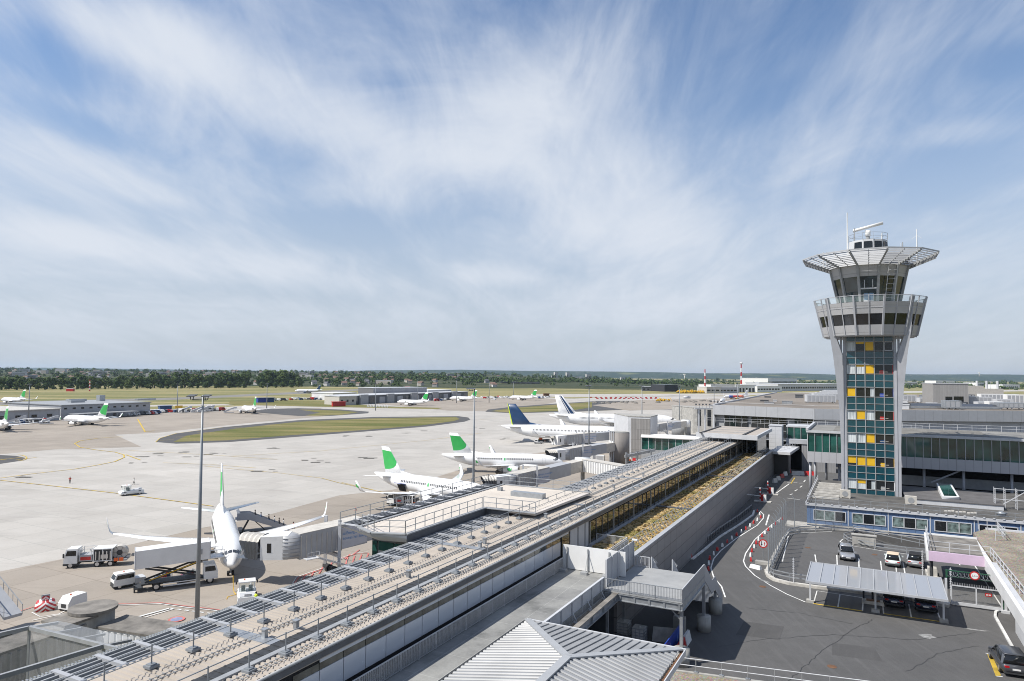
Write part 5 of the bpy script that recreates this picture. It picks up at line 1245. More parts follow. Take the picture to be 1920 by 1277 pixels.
# ------------------------------------------------------------------ big terminal with flat roof behind
ZT = 20.8
fr_ = [at(x, y, ZT) for x, y in ((1338, 760.5), (1528, 768), (1600, 769.5), (1690, 770.5), (1920, 772.5), (2150, 775))]
bk = [at(x, y, ZT) for x, y in ((2150, 744), (1920, 741), (1700, 739.5), (1456, 736.5))]
O_ = fr_[0].copy(); O_.z = 0
te = thing('terminal_building', 'wide terminal with brown flat roof, grey fascia and white upper walls behind the glazed gallery', 'terminal', O_, 0)
ctr = sum(fr_, Vector()) / len(fr_) - O_
def rel(p): return (p.x - O_.x, p.y - O_.y)
b = MB(); b.prism([rel(p) for p in fr_ + bk], ZT - .5, ZT); b.build('roof', mat('gravel_flat_roof', (.22, .19, .16), .95, var=.3, sc=.05), te)
M['tfascia'] = panel_mat('terminal_fascia_panel', (.40, .41, .43), 2.4, 9, .6, .4, .5, 'xz', .04)
M['twall'] = panel_mat('terminal_wall_panel', (.56, .57, .60), 5.0, 9, .7, .45, .4, 'xz', .04)
for i, (a, c) in enumerate(zip(fr_[:-1], fr_[1:])):
    d = (c - a).normalized(); n_ = Vector((d.y, -d.x, 0)) * -1
    n_ = Vector((d.y, -d.x, 0))
    a0, c0 = a - O_, c - O_
    def slab(nm, off, z0_, z1_, m, t=.4):
        b = MB(); p = [a0 + n_ * off, c0 + n_ * off, c0 + n_ * (off - t), a0 + n_ * (off - t)]
        b.prism([(q.x, q.y) for q in p], z0_, z1_); return b.build(nm, m, te)
    slab('fascia', .3, ZT - 2.7, ZT + .25, M['tfascia'])
    slab('wall', -1.5, ZT - 9.5, ZT - 2.7, M['twall'] if i > 0 else M['greyp'])
    slab('rooftop_rail', .2, ZT + 1.1, ZT + 1.16, M['lightgrey'], .05)
    if i == 0:
        L_ = (c0 - a0).length
        for f0, f1 in ((.10, .34), (.38, .72), (.80, .98)):
            p0 = a0.lerp(c0, f0) + n_ * -1.05; p1 = a0.lerp(c0, f1) + n_ * -1.05
            w = MB(); w.add([(p0.x, p0.y, ZT - 8.5), (p1.x, p1.y, ZT - 8.5), (p1.x, p1.y, ZT - 2.9), (p0.x, p0.y, ZT - 2.9)], [(0, 1, 2, 3)]); wo = w.build('window', M['glass'], te)
            s = MB(); n__ = int((p1 - p0).length / 1.8)
            for k in range(n__): q = p0.lerp(p1, k / n__) + n_ * .08; s.beam((q.x, q.y, ZT - 8.5), (q.x, q.y, ZT - 2.9), .12)
            for zz_ in (ZT - 6.6, ZT - 4.7): s.beam((p0.x, p0.y - .1, zz_), (p1.x, p1.y - .1, zz_), .12)
            s.build('mullion_grid', M['greyp'], wo)
b = MB(); a, c = rel(fr_[0]), rel(bk[-1]); b.wall([a, c], .6, ZT, ZT + .5); b.build('parapet', M['lightgrey'], te)
b = MB(); a, c = rel(fr_[0]), rel(bk[-1]); b.wall([a, c], .5, 0, ZT - .5); b.build('wall', M['lightgrey'], te)
# rooftop plant
def roofbox(name, px, py, w, d, h, label, m, group, parts=True, cat='roof unit'):
    p = at(px, py, ZT); t = thing(name, label, cat, (p.x, p.y, ZT), -GA * .4, group)
    b = MB(); b.box(-w / 2, w / 2, 0, d, .45, h); b.build('casing', M[m], t)
    b = MB()
    for x in (-w / 2 + .4, 0, w / 2 - .4):
        for y in (.2, d - .2): b.box(x - .12, x + .12, y - .12, y + .12, 0, .45)
    b.build('feet', M['greyp'], t)
    if parts:
        b = MB(); n = int(w / 1.3)
        for k in range(n): b.box(-w / 2 + .25 + 1.3 * k, -w / 2 + 1.2 + 1.3 * k, -.05, 0, .7, h - .3)
        b.build('louvre', M['midgrey'], t)
    return t
for k, (x, y, w) in enumerate(((1540, 756, 9.5), (1552, 752, 9.5), (1558, 749, 9.5), (1566, 746.5, 9.5), (1571, 744.5, 9.5), (1574, 743, 9.5))):
    roofbox('chiller', x, y, w * (1 + .06 * k), 3.4, 2.9, 'white rooftop chiller left of the tower, %s' % ('nearest of the six', 'second from the front', 'third from the front', 'fourth from the front', 'fifth from the front', 'farthest of the six')[k], 'lightgrey', 'chillers left of the tower')
hv = [(1703, 755, 6, 2.8, 'lightgrey'), (1742, 757, 6, 2.0, 'lightgrey'), (1765, 758, 4, 2.2, 'galv'), (1788, 768, 4.2, 2.6, 'galv'), (1822, 760, 4.5, 3.0, 'galv'), (1845, 757, 6, 2.4, 'lightgrey'), (1875, 755, 13, 3.2, 'white'), (1868, 765, 4, 2.0, 'white'), (1898, 768, 7, 2.0, 'galv'), (1915, 758, 9, 3.4, 'white'), (1818, 752, 4, 2.6, 'darkgrey'), (1850, 763, 5, 1.6, 'lightgrey'), (1885, 761, 5, 2.2, 'lightgrey'), (1805, 765, 3, 1.8, 'darkgrey')]
dsc = ['pale ribbed air handling unit right beside the tower', 'long low pale duct unit near the tower', 'small steel unit in front of the grey stair tower', 'steel ventilator at the front edge of the roof', 'steel ventilator with black mouth right of the grey stair tower', 'pale unit in the middle of the right roof', 'long white ribbed plant box on the far right roof', 'small white box before the long white plant box', 'low rounded steel duct at the front right', 'white plant box cut by the right picture edge', 'dark unit just right of the grey stair tower', 'low pale duct among the right hand units', 'pale unit below the long white plant box', 'small dark unit behind the front ventilator']
for (x, y, w, h, m), d in zip(hv, dsc): roofbox('air_handler', x, y, w, 3, h, d, m, None)
p = at(1780, 760, ZT); t = thing('roof_stair_tower', 'plain grey stair head house rising from the terminal roof', 'roof house', p, -GA * .3)
b = MB(); b.box(-5, 6, 0, 8, 0, 7.2); b.build('wall', panel_mat('ribbed_grey_cladding', (.36, .35, .34), .5, 20, .8, .5, .4, 'xz', .05), t); b = MB(); b.box(-5.15, 6.15, -.15, 8.15, 7.2, 7.45); b.build('roof', M['lightgrey'], t); b = MB(); b.box(-1.2, .9, -.06, 0, 0, 2.9); b.box(1.4, 4.4, -.06, 0, .2, 3.0); b.build('door', M['glass'], t)
p = at(1800, 767, ZT); t = thing('solar_rack', 'long low rack of dark solar panels across the terminal roof', 'solar panels', at(1745, 766, ZT), rad(-4))
b = MB()
for j in range(3):
    b.add([(-14, 2.2 * j, .6), (20, 2.2 * j, .6), (20, 2.2 * j + 1.9, 1.3), (-14, 2.2 * j + 1.9, 1.3)], [(0, 1, 2, 3)])
b.build('panel', M['gunmetal'], t); b = MB(); b.box(-14.2, 20.2, -.3, -.05, .1, .75); b.build('frame', M['galv'], t)
# brown concrete plant house with pipes on the far right of the roof
p = at(1845, 745, ZT); t = thing('plant_house', 'beige plant house with three flues on the far terminal roof', 'roof house', p, -.1)
b = MB(); b.box(-7, 0, 0, 6, 0, 5.5); b.box(0, 9, 0, 6, 0, 4.2); b.build('wall', M['beige'], t)
for x in (1.5, 6, 11): b = MB(); b.cyl((x - 3, 3, 4), (x - 3, 3, 8.0), .5, n=10); b.build('flue', M['lightgrey'], t)

for k in range(46):
    px = 1400 + 520 * rnd.random(); py = 741 + 27 * rnd.random() * (1 if px > 1690 else .8)
    if 1530 < px < 1690 and py > 741: continue
    p = at(px, py, ZT); b = MB(); w = rnd.uniform(.6, 1.6); h = rnd.uniform(.5, 1.7); b.box(-w, w, -.6, .6, .0, h * .8); b.box(-w * 1.1, w * 1.1, -.7, .7, h * .8, h)
    tag(b.build('roof_vent', M[('midgrey', 'galv', 'lightgrey', 'darkgrey')[k % 4]], None, p, -GA), 'small metal vent box scattered on the brown terminal roof', 'roof vent', 'small vents on the terminal roof')
for k, (x0_, x1_, y_, l) in enumerate(((1310, 1322, 767, 'pale portal frame with twin columns before the terminal, left one'), (1338, 1355, 761, 'pale portal frame with twin columns before the terminal, right one'))):
    Y_ = 262; z1_ = 29.7 - (y_ - 706) * Y_ / F; X0_, X1_ = (x0_ - CX) / F * Y_, (x1_ - CX) / F * Y_; t = thing('portal_frame', l, 'portal', (X0_, Y_, 0), 0)
    for x in (0, X1_ - X0_): b = MB(); b.beam((x, 0, 0), (x, 0, z1_), .55); b.build('column', M['lightgrey'], t)
    b = MB(); b.box(-1.5, X1_ - X0_ + 2.2, -.8, .8, z1_, z1_ + .5); b.build('beam', M['midgrey'], t)
    for q in range(5): b = MB(); b.beam((-1 + q * 1.3, 0, z1_ + .5), (-1 + q * 1.3, 0, z1_ + 2.0), .08); b.box(-1.3 + q * 1.3, -.7 + q * 1.3, -.2, .2, z1_ + 1.6, z1_ + 2.1); b.build('floodlight', M['darkgrey'], t)
# ------------------------------------------------------------------ airliners
def airliner(name, label, loc, rotz, L=38.0, R=1.95, cz=3.3, span=35.8, fin_h=12.5, sweep=.46, eng_y=5.0, eng_r=1.05, eng_l=4.2, winglet=2.4, livery='green', wingz=-.95, wing_x=.36, group=None, detail=True, widebody=False, neng=True, zoffset=0.0):
    """nose towards +x, origin on the ground under the middle of the fuselage"""
    t = thing(name, label, 'airliner', loc, rotz, group); X0 = L / 2
    NS = 24 if detail else 14
    body = M['plane_white']
    prof = [(0.0, .03, -.30), (.12, .20, -.28), (.35, .37, -.25), (.8, .56, -.20), (1.4, .73, -.135), (2.1, .87, -.07), (3.0, .965, -.02), (4.0, 1.0, 0)]
    tail0 = L - 6.9 * R
    st = [(p[0] * R, p[1] * R, p[2] * R) for p in prof] + [(tail0, R, 0)]
    for f, r in ((.2, .97), (.4, .86), (.6, .68), (.8, .45), (.93, .25), (1.0, .10)):
        st.append((tail0 + f * (L - tail0), R * r, R * (1 - r) * .78))
    def cs(x):
        for a, c in zip(st[:-1], st[1:]):
            if a[0] <= x <= c[0]:
                k = (x - a[0]) / (c[0] - a[0]); return a[1] + (c[1] - a[1]) * k, a[2] + (c[2] - a[2]) * k
        return st[-1][1], st[-1][2]
    def surf(x, th, off=0.0):   # th measured from the crown, + to the left
        r, dz = cs(x); r += off
        return Vector((X0 - x, r * math.sin(th), cz + dz + r * 1.04 * math.cos(th)))
    b = MB(); b.smooth = True
    xs = sorted(set([p[0] for p in st] + [4 * R + (tail0 - 4 * R) * k / 6 for k in range(1, 6)]))
    b.loft([[surf(x, 2 * math.pi * i / NS) for i in range(NS)] for x in xs]); b.build('fuselage', body, t)
    def patch(b, x0, x1, t0, t1, off=.012, nx=2, nt_=3):
        g = [[surf(x0 + (x1 - x0) * i / nx, t0 + (t1 - t0) * j / nt_, off) for j in range(nt_ + 1)] for i in range(nx + 1)]
        b.loft(g, False, False, False)
    # cockpit windscreen
    b = MB(); s_ = R / 1.95
    for s in (1, -1):
        patch(b, 1.62 * s_, 2.25 * s_, s * .04, s * .50, .02, 3, 4); patch(b, 1.75 * s_, 2.55 * s_, s * .55, s * .88, .02, 3, 4); patch(b, 2.15 * s_, 3.05 * s_, s * .93, s * 1.12, .02, 3, 2)
    b.build('windscreen', M['hull_dark'] if not detail else M['gunmetal'], t)
    # cabin windows and doors
    if detail:
        for s in (1, -1):
            b = MB(); x = 4.6 * R; th = 1.26
            while x < tail0 + 1.4 * R:
                if abs(x - L * .47) > .5: patch(b, x, x + .30, s * (th - .11), s * (th + .13), .016, 1, 1)
                x += .55 if not widebody else .62
            b.build('window_row', M['hull_dark'], t)
            for xd, w in ((2.75 * R, .9), (tail0 + .95 * R, .8)):
                b = MB()
                patch(b, xd, xd + w, s * 1.05, s * 1.07, .014, 1, 1); patch(b, xd, xd + w, s * 1.93, s * 1.95, .014, 1, 1); patch(b, xd, xd + .05, s * 1.05, s * 1.95, .014, 1, 3); patch(b, xd + w - .05, xd + w, s * 1.05, s * 1.95, .014, 1, 3)
                b.build('door', M['plane_grey'], t)
            if livery == 'green':
                b = MB(); patch(b, L * .47, L * .47 + .45, s * 1.12, s * 1.5, .014, 1, 2); b.build('exit_marking', M['green'], t)
    # fin
    rootz = cz + R * .82; fh = fin_h - rootz; xr0 = L - 4.1 * R - fh * .28; cr = fh * .98; ct = cr * .40; sw = fh * .82
    def finp(c, h, side, off=0.0):
        x = xr0 + sw * h + (cr + (ct - cr) * h) * c; tk = .045 * (cr + (ct - cr) * h) * (math.sin(math.pi * min(max(c, 0), 1) ** .6) + .08)
        return Vector((X0 - x, side * (tk + off), rootz + fh * h))
    b = MB(); b.smooth = True; cc = [0, .08, .25, .5, .75, 1.0]
    b.loft([[finp(c, h, 1) for c in cc] + [finp(c, h, -1) for c in cc[::-1]] for h in (-.05, .35, .7, 1.0)])
    d = xr0 - 2.6 * R; b.loft([[Vector((X0 - d, 0.03, rootz + .1)), Vector((X0 - d, -.03, rootz + .1)), Vector((X0 - d, -.03, rootz - .3)), Vector((X0 - d, .03, rootz - .3))], [finp(.05, .16, 1), finp(.05, .16, -1), finp(.05, -.05, -1), finp(.05, -.05, 1)]])
    fin = b.build('tail_fin', M['navy'] if livery == 'navy' else body, t)
    def finpatch(f0, f1, m, nm='emblem', n=8):
        for side in (1, -1):
            b = MB(); g = []
            for i in range(n + 1):
                c = i / n * .985 + .004; g.append([finp(c, f0(c) + (f1(c) - f0(c)) * j / 6, side, .02) for j in range(7)])
            b.loft(g, False, False, False); b.build(nm, m, fin)
    if livery == 'green': finpatch(lambda c: .66 - .50 * math.sqrt(max(0, 1 - (1.0 - c - .05) ** 2 * .95)) if True else 0, lambda c: .84 + .04 * c, M['green'], n=12)
    if livery == 'navy':
        b = MB(); g = [[finp(c, h, s, .02) for s in (1, -1)] for c, h in ((1.0, 0.0), (1.0, .5), (1.0, 1.0))]
        b.add([finp(.955, 0, 1, .02), finp(1.01, 0, 1, .02), finp(1.01, 1, 1, .02), finp(.93, 1, 1, .02), finp(.955, 0, -1, .02), finp(1.01, 0, -1, .02), finp(1.01, 1, -1, .02), finp(.93, 1, -1, .02)], [(0, 1, 2, 3), (4, 5, 6, 7)]); b.build('trailing_edge', M['lime'], fin)
    if livery == 'stripes':
        for c0, c1 in ((.16, .34), (.40, .46)):
            for side in (1, -1):
                b = MB(); b.loft([[finp(c, h, side, .03) for c in (c0, (c0 + c1) / 2, c1)] for h in (.02, .4, .7, .99)], False, False, False); b.build('stripe', M['navy'], fin)
    # wings
    ch0 = L * .19 if not widebody else L * .185; yk = span * .18; half = span / 2
    xr = L * wing_x; zr = cz + R * wingz * .75
    def wsec(y, x, c, z, tk):
        ys = [(0, 0), (.05, .5), (.3, 1.0), (.65, .6), (1, .03), (.65, -.28), (.3, -.5), (.05, -.35)]
        return [Vector((X0 - x - c * a, y, z + tk * c * .5 * q)) for a, q in ys]
    for s in (1, -1):
        b = MB(); b.smooth = True
        secs = [(0, xr - .3, ch0 * 1.12, zr, .14), (R * .9, xr + R * .9 * sweep, ch0, zr + .05, .13), (yk, xr + yk * sweep * 1.08, ch0 * .66, zr + yk * .085, .115), (half * .72, xr + half * .72 * sweep * 1.13, ch0 * .40, zr + half * .72 * .095, .10), (half * .985, xr + half * sweep * 1.16, ch0 * .235, zr + half * .105, .09)]
        b.loft([wsec(s * y, x, c, z, tk) for y, x, c, z, tk in secs]); w = b.build('wing', M['plane_white'], t)
        y, x, c, z, tk = secs[-1]
        if winglet > 0:
            b = MB(); b.smooth = True; rings = []
            for k, (dy, dz, f) in enumerate(((0, 0, 1), (.25, .10, .93), (.5, .38, .85), (.75, 1.0, .7), (1.1, winglet, .34))):
                cc_ = c * f; xx = x + (1 - f) * c * .72 + dz * .42; n_ = Vector((0, s * (.9 if k > 2 else (.5 if k else 0)), .2)).normalized() if k else Vector((0, 0, 1)); ring = []
                for a, q in [(0, 0), (.3, 1.0), (.7, .5), (1, .0), (.7, -.4), (.3, -.6)]:
                    p = Vector((X0 - xx - cc_ * a, s * (y + dy), z + dz)); off = (Vector((0, -s, .15)) if k > 2 else Vector((0, -s * .3 * k, 1))).normalized() * (.045 * cc_ * q); ring.append(p + off)
                rings.append(ring)
            b.loft(rings); wl_ = b.build('winglet', body, w)
            if livery == 'green':
                p = Vector((X0 - x - 1.15 - c * .2, s * (y + .86), z + 1.25)); b = MB()
                for sd in (-.09, .09): b.add([p + Vector((0, sd, -.35)), p + Vector((-.5, sd, -.3)), p + Vector((-.8, sd + s * .12, .35)), p + Vector((-.35, sd + s * .12, .4))], [(0, 1, 2, 3)])
                b.build('winglet_emblem', M['green'], wl_)
        # flap track fairings
        b = MB(); b.smooth = True
        for yy in (yk * .95, half * .5, half * .68): 
            f = yy / half; xx = xr + yy * sweep * 1.1; zz_ = zr + yy * .09 - .25; c_ = ch0 * (.66 - .45 * max(0, f - .36)); b.cyl((X0 - xx - c_ * .5, s * yy, zz_), (X0 - xx - c_ * 1.12, s * yy, zz_ - .05), .2, .05, 6)
        b.build('flap_fairing', M['plane_grey'], w)
        # engine
        ex = xr + eng_y * sweep * 1.08 - eng_l * .62; ez = zr + eng_y * .085 - eng_r * 1.12
        b = MB(); b.smooth = True; n = 20 if detail else 12
        pr = [(0, .86), (.05, .97), (.25, 1.08), (.5, 1.06), (.75, .92), (1.0, .70)]
        b.loft([[Vector((X0 - ex - eng_l * f, s * eng_y + eng_r * r * math.cos(2 * math.pi * i / n), ez + eng_r * r * math.sin(2 * math.pi * i / n))) for i in range(n)] for f, r in pr], False, False)
        b.mi = 1; b.loft([[Vector((X0 - ex - eng_l * f, s * eng_y + eng_r * r * math.cos(2 * math.pi * i / n), ez + eng_r * r * math.sin(2 * math.pi * i / n))) for i in range(n)] for f, r in [(0, .86), (.10, .80)]], False, False)
        b.mi = 2; b.loft([[Vector((X0 - ex - eng_l * f, s * eng_y + eng_r * r * math.cos(2 * math.pi * i / n), ez + eng_r * r * math.sin(2 * math.pi * i / n))) for i in range(n)] for f, r in [(.10, .80), (.14, .78)]], False, True)
        b.mi = 3; b.loft([[Vector((X0 - ex - eng_l * f, s * eng_y + eng_r * r * math.cos(2 * math.pi * i / n), ez + eng_r * r * math.sin(2 * math.pi * i / n))) for i in range(n)] for f, r in [(.98, .68), (1.18, .34), (1.4, .03)]], True, True)
        e = b.build('engine', [M['navy'] if livery == 'navy' else (M['yellow'] if livery == 'colour' else body), M['alu'], M['hull_dark'], M['greyp']], t)
        b = MB(); b.loft([[(X0 - ex - eng_l * .18, s * eng_y - .12, ez + eng_r), (X0 - ex - eng_l * .18, s * eng_y + .12, ez + eng_r), (X0 - ex - eng_l * 1.2, s * eng_y + .12, ez + eng_r * .6), (X0 - ex - eng_l * 1.2, s * eng_y - .12, ez + eng_r * .6)], [(X0 - ex - eng_l * .35, s * eng_y - .12, ez + eng_r * 1.35), (X0 - ex - eng_l * .35, s * eng_y + .12, ez + eng_r * 1.35), (X0 - ex - eng_l * 1.5, s * eng_y + .12, ez + eng_r * 1.35), (X0 - ex - eng_l * 1.5, s * eng_y - .12, ez + eng_r * 1.35)]]); b.build('pylon', body, e)
        if livery == 'green' and detail:
            b = MB(); n2 = 16; g = []
            for sd in (1, -1):
                c_ = []
                for i in range(n2):
                    a = 2 * math.pi * i / n2; f = .55 + .17 * math.cos(a); th = (0 if sd > 0 else math.pi) + .42 * math.sin(a) - .35 * sd * -1
                    rr_ = eng_r * (1.09 - .05 * abs(f - .3)); c_.append(Vector((X0 - ex - eng_l * f, s * eng_y + rr_ * math.cos(th), ez + rr_ * math.sin(th))))
                b.poly(c_)
            b.build('engine_emblem', M['green'], e)
        # stabilizer
        b = MB(); b.smooth = True; hx = L - 3.2 * R; hz = cz + R * .55; hs = span * .2
        b.loft([wsec(s * yy, x, c_, z, .09) for yy, x, c_, z in ((R * .2, hx - 1.2, ch0 * .52, hz), (hs, hx - 1.2 + hs * .55, ch0 * .2, hz + hs * .10))]); b.build('stabilizer', M['plane_white'], t)
    # belly fairing
    b = MB(); b.smooth = True; b.loft([[Vector((X0 - x, r * math.cos(2 * math.pi * i / 12), zr - .35 + .62 * r * math.sin(2 * math.pi * i / 12) * .8)) for i in range(12)] for x, r in ((xr - 1.5, .3 * R), (xr + .5, .95 * R), (xr + ch0 * .9, 1.02 * R), (xr + ch0 * 1.35, .3 * R))]); b.build('belly_fairing', M['plane_white'], t)
    # gear
    def gear(nm, x, y, wr, n2):
        g = MB(); g.cyl((X0 - x, y, wr), (X0 - x, y, cz - R * .6), .12 * R / 1.95 + .03, n=8); go = g.build(nm, M['plane_grey'], t)
        for dx in ([0] if n2 == 1 else [-.75, .75]):
            for dy in (-.32, .32): q = MB(); q.smooth = False; q.cyl((X0 - x + dx, y + dy - .16, wr), (X0 - x + dx, y + dy + .16, wr), wr, n=14); q.build('wheel', M['black'], go)
    gear('nose_gear', 2.2 * R + .3, 0, .36 * (1.3 if widebody else 1), 1)
    for s in (1, -1): gear('main_gear', xr + ch0 * .92, s * 2.9 * (1.7 if widebody else 1), .55 * (1.2 if widebody else 1), 2 if widebody else 1)
    return t
def place(nose, tailx, L, back):
    """centre and heading of a jet from its nose and the foot of its tail"""
    d = (nose - tailx); d.z = 0; d.normalize(); c = nose - d * (L / 2); c.z = 0
    return c, math.atan2(d.y, d.x)
NB_ = dict(L=38.0, R=1.93, cz=3.25, span=33.4, fin_h=12.5)
c, r = place(at(437, 1056, 2.9), at(414, 866, 12.5) * 1.0, 38.0, 0)
p1 = airliner('airliner', 'nearest white jet seen nose on at the jet bridge with steps at its side', c, r, **NB_)
A320 = dict(L=37.3, R=2.0, cz=3.75, span=33.6, fin_h=11.8, eng_y=5.6, eng_r=1.12, eng_l=4.4)
c, r = place(Vector((-3.4, 149.3, 0)), Vector((-34.0, 171.0, 0)), 37.3, 0)
p2 = airliner('airliner', 'white green finned jet with open hold door, nose hidden behind the flat roof', c, r, **A320)
c, r = place(at(1057, 867, 3.4), at(828, 848, 5.8), 37.3, 0)
p3 = airliner('airliner', 'white green finned jet with a green dot on its engine, mid stands', c, r, **A320)
c, r = place(Vector((55.5, 292, 0)), Vector((-4, 308, 0)), 62, 0)
p4 = airliner('wide_body_airliner', 'wide body jet with dark blue fin and letter A near its nose', c, r, L=62.0, R=2.82, cz=4.9, span=60, fin_h=16.8, eng_y=9.6, eng_r=1.75, eng_l=6.5, livery='navy', widebody=True)
text_mesh('A', 4.8, M['navy'], p4, (17.5, -2.9, 3.2), (rad(80), 0, rad(180)) if False else (rad(90), 0, 0), 'lettering')
c, r = place(Vector((92, 376, 0)), Vector((24, 382, 0)), 71, 0)
p5 = airliner('wide_body_airliner', 'long white wide body jet with two blue stripes on its fin', c, r, L=71.0, R=3.1, cz=5.4, span=61, fin_h=18.5, eng_y=9.8, eng_r=2.0, eng_l=7.0, livery='stripes', widebody=True)
wk = bpy.data.objects
def far_jet(src, tail, dx, dy, label, group):
    d = Vector((dx, dy, 0)).normalized(); return dup(src, tail + d * 17, math.atan2(dy, dx), label, group)
p1['group'] = 'white jets with green fins'; p2['group'] = p3['group'] = p1['group']; G_ = p1['group']
proto = airliner('airliner', 'white jet with green fin parked before the long low building at the left', at(199, 799) + Vector((-33, 15, 0)).normalized() * 17, math.atan2(15, -33), detail=False, group=G_, **NB_)
far_jet(proto, at(46, 757), -34, 16, 'white jet with green fin behind the low building at the upper left edge', G_)
far_jet(proto, at(13, 811), -28, 25, 'white jet with green fin cut off by the left picture edge', G_)
far_jet(proto, at(479, 777), -20, 28, 'white jet with green fin beside parked stairs and the dark asphalt wedge', G_)
far_jet(proto, at(801, 761), -31, 18, 'white jet with green fin before the long shed, left of two', G_)
far_jet(proto, at(893, 753), -31, 18, 'white jet with green fin before the long shed, right of two', G_)
far_jet(proto, at(1005, 751), -31, 18, 'white jet with green fin on the farthest stand right of the shed', G_)
far_jet(proto, at(1738, 753), -10, -36, 'tiny white jet with green fin beyond the terminal roof right of the tower', G_)
far_jet(proto, at(1874, 756), 30, -23, 'tiny white jet whose green fin shows over the roof at far right', G_)
c, r = place(at(553, 733, 3), at(592, 731.5, 4.5), 42, 0)
airliner('airliner', 'white jet with blue fin taxiing far out before the wood', c, r, L=42, R=2.0, cz=3.7, span=34, fin_h=11.8, livery='navy', detail=False)
c, r = place(at(1358, 744, 3.4), at(1408, 742, 4.5), 44, 0)
pc = airliner('airliner', 'jet in bright blue and red livery with yellow engines taxiing beyond the terminal', c, r, L=46, R=2.05, cz=3.7, span=34, fin_h=12.5, livery='colour', detail=False)
for x0_, x1_, m in ((8, 15, 'blue'), (15, 26, 'red'), (26, 34, 'orange')):
    b = MB(); b.smooth = True; b.cyl((23 - x0_, 0, 3.7), (23 - x1_, 0, 3.7), 2.10, n=16); b.build('livery_band', M[m], pc)
c, r = place(at(1352, 752, 3.4), at(1369, 745, 4.5), 36, 0)
airliner('airliner', 'plain white jet seen end on in front of the bright coloured jet', c, r, L=36, R=2.0, cz=3.7, span=33, fin_h=11.8, livery='plain', detail=False)
# open hold door and its flap on the second jet
b = MB(); b.box(-1.1, 1.1, -.04, .04, 0, 1.9); b.build('hold_opening', M['hull_dark'], p2, (-7.2, -1.75, 2.0), 0).rotation_euler = (rad(28), 0, 0)
b = MB(); b.box(-1.1, 1.1, -1.7, 0, -.05, .05); b.build('hold_door', M['blue'], p2, (-7.2, -2.0, 3.75), 0).rotation_euler = (rad(-12), 0, 0)
# ------------------------------------------------------------------ annex on the apron side of the pier
AX = site('flat_roof_annex', 'flat roofed glass annex with railings jutting from the pier towards the jets', 'building', -38, 55)
am = lambda: MB(off=(38, -55, 0))
AZ = 15.9
roofpoly = [(-40.6, 48.6), (-38.2, 47.4), (-35.3, 48.4), (-35.3, 62.2), (-29.6, 62.2), (-29.2, 76.5), (-41.0, 76.5)]
b = am(); b.prism(roofpoly, AZ - .25, AZ - .02); b.build('roof', mat('pale_roof_membrane', (.60, .55, .50), .6, var=.12, sc=.35), AX)
b = am(); corrugated(b, -40.5, -35.6, 49.2, 76.2, AZ - .01, .45, .03); corrugated(b, -35.6, -30, 62.6, 76.2, AZ - .012, .45, .03); b.build('roof_sheet', mat('pale_ribbed_roof', (.54, .49, .43), .6, var=.08, sc=.35), AX)
edge = roofpoly + [roofpoly[0]]
b = am()
for (a, c) in zip(edge[:3], edge[1:4]): b.wall([a, c], .4, AZ, AZ + .10)
b.wall([(-40.8, 48.6), (-40.8, 76.5)], .5, AZ, AZ + .10); b.wall([(-35.5, 62), (-29.4, 62)], .4, AZ, AZ + .08); b.wall([(-41, 76.4), (-29, 76.4)], .4, AZ, AZ + .08)
b.build('walkway', M['greyp'], AX)
b = am(); b.loft([[(v, u, AZ - .03) for v, u in ((-43.2, 48.6), (-38.2, 47.2), (-35.2, 48.2), (-35.2, 62.2))], [(v, u, AZ - .30) for v, u in ((-42.6, 48.9), (-38.2, 47.4), (-35.2, 48.3), (-35.2, 62.2))], [(v, u, AZ - .75) for v, u in ((-40.5, 49.2), (-38, 48.2), (-35.25, 48.8), (-35.25, 62.2))]], False, False, False); b.build('fascia', M['lightgrey'], AX)
b = am(); b.box(-35.24, -35.16, 48.4, 62.2, AZ - 1.15, AZ - .05); b.box(-35.2, -32.6, 62.1, 62.25, AZ - 1.0, AZ - .05); b.build('side_fascia', M['darkgrey'], AX)
b = am(); b.box(-40.2, -35.6, 50.2, 76, 0, AZ - .3); b.build('wall', M['midgrey'], AX)
b = am(); b.box(-40.3, -35.5, 50.05, 50.2, AZ - 1.35, AZ - .6); b.build('head_panel', M['darkgrey'], AX)
b = am(); b.box(-39.6, -37.9, 50.1, 50.19, AZ - 2.2, AZ - 1.4); b.box(-37.8, -35.8, 50.1, 50.19, AZ - 2.2, AZ - 1.4); b.box(-40.3, -40.2, 50.1, 58, AZ - 5.5, AZ - 1.4); b.box(-40.25, -39.75, 50.08, 50.19, AZ - 5.5, AZ - 1.4); b.build('window', M['glass_green'], AX)
rail_run(AX, [(-40.6 + 38, 49 - 55), (-38.2 + 38, 47.7 - 55), (-35.6 + 38, 48.7 - 55), (-35.6 + 38, 62 - 55)], AZ, 1.1, 'galv', 1.35)
rail_run(AX, [(-43.0 + 38, 48.8 - 55), (-43.0 + 38, 76.4 - 55), (-29.5 + 38, 76.4 - 55)], AZ, 1.1, 'galv', 2.0); rail_run(AX, [(-35.6 + 38, 62.3 - 55), (-29.6 + 38, 62.3 - 55)], AZ, 1.1, 'galv', 1.5)
alb = MB()
alb.mi = 0
for i in range(6): alb.box(-2.3 + .37 * i, -2.05 + .37 * i, .1, 2.0, -.05, .02)
alb.mi = 1; alb.box(-2.5, 0, -.09, .09, -.03, .08)
ME_al = alb.mesh('louvre_panel', [M['darkgrey'], M['lightgrey']])
for k in range(13): part('louvre_panel', ME_al, AX, (-41.0 + 38, 49.2 + 2.08 * k - 55, AZ - .05))
b = am(); b.box(-41.05, -40.95, 49, 76.3, AZ + .04, AZ + .2); b.build('eaves_tube', M['dark'], AX)
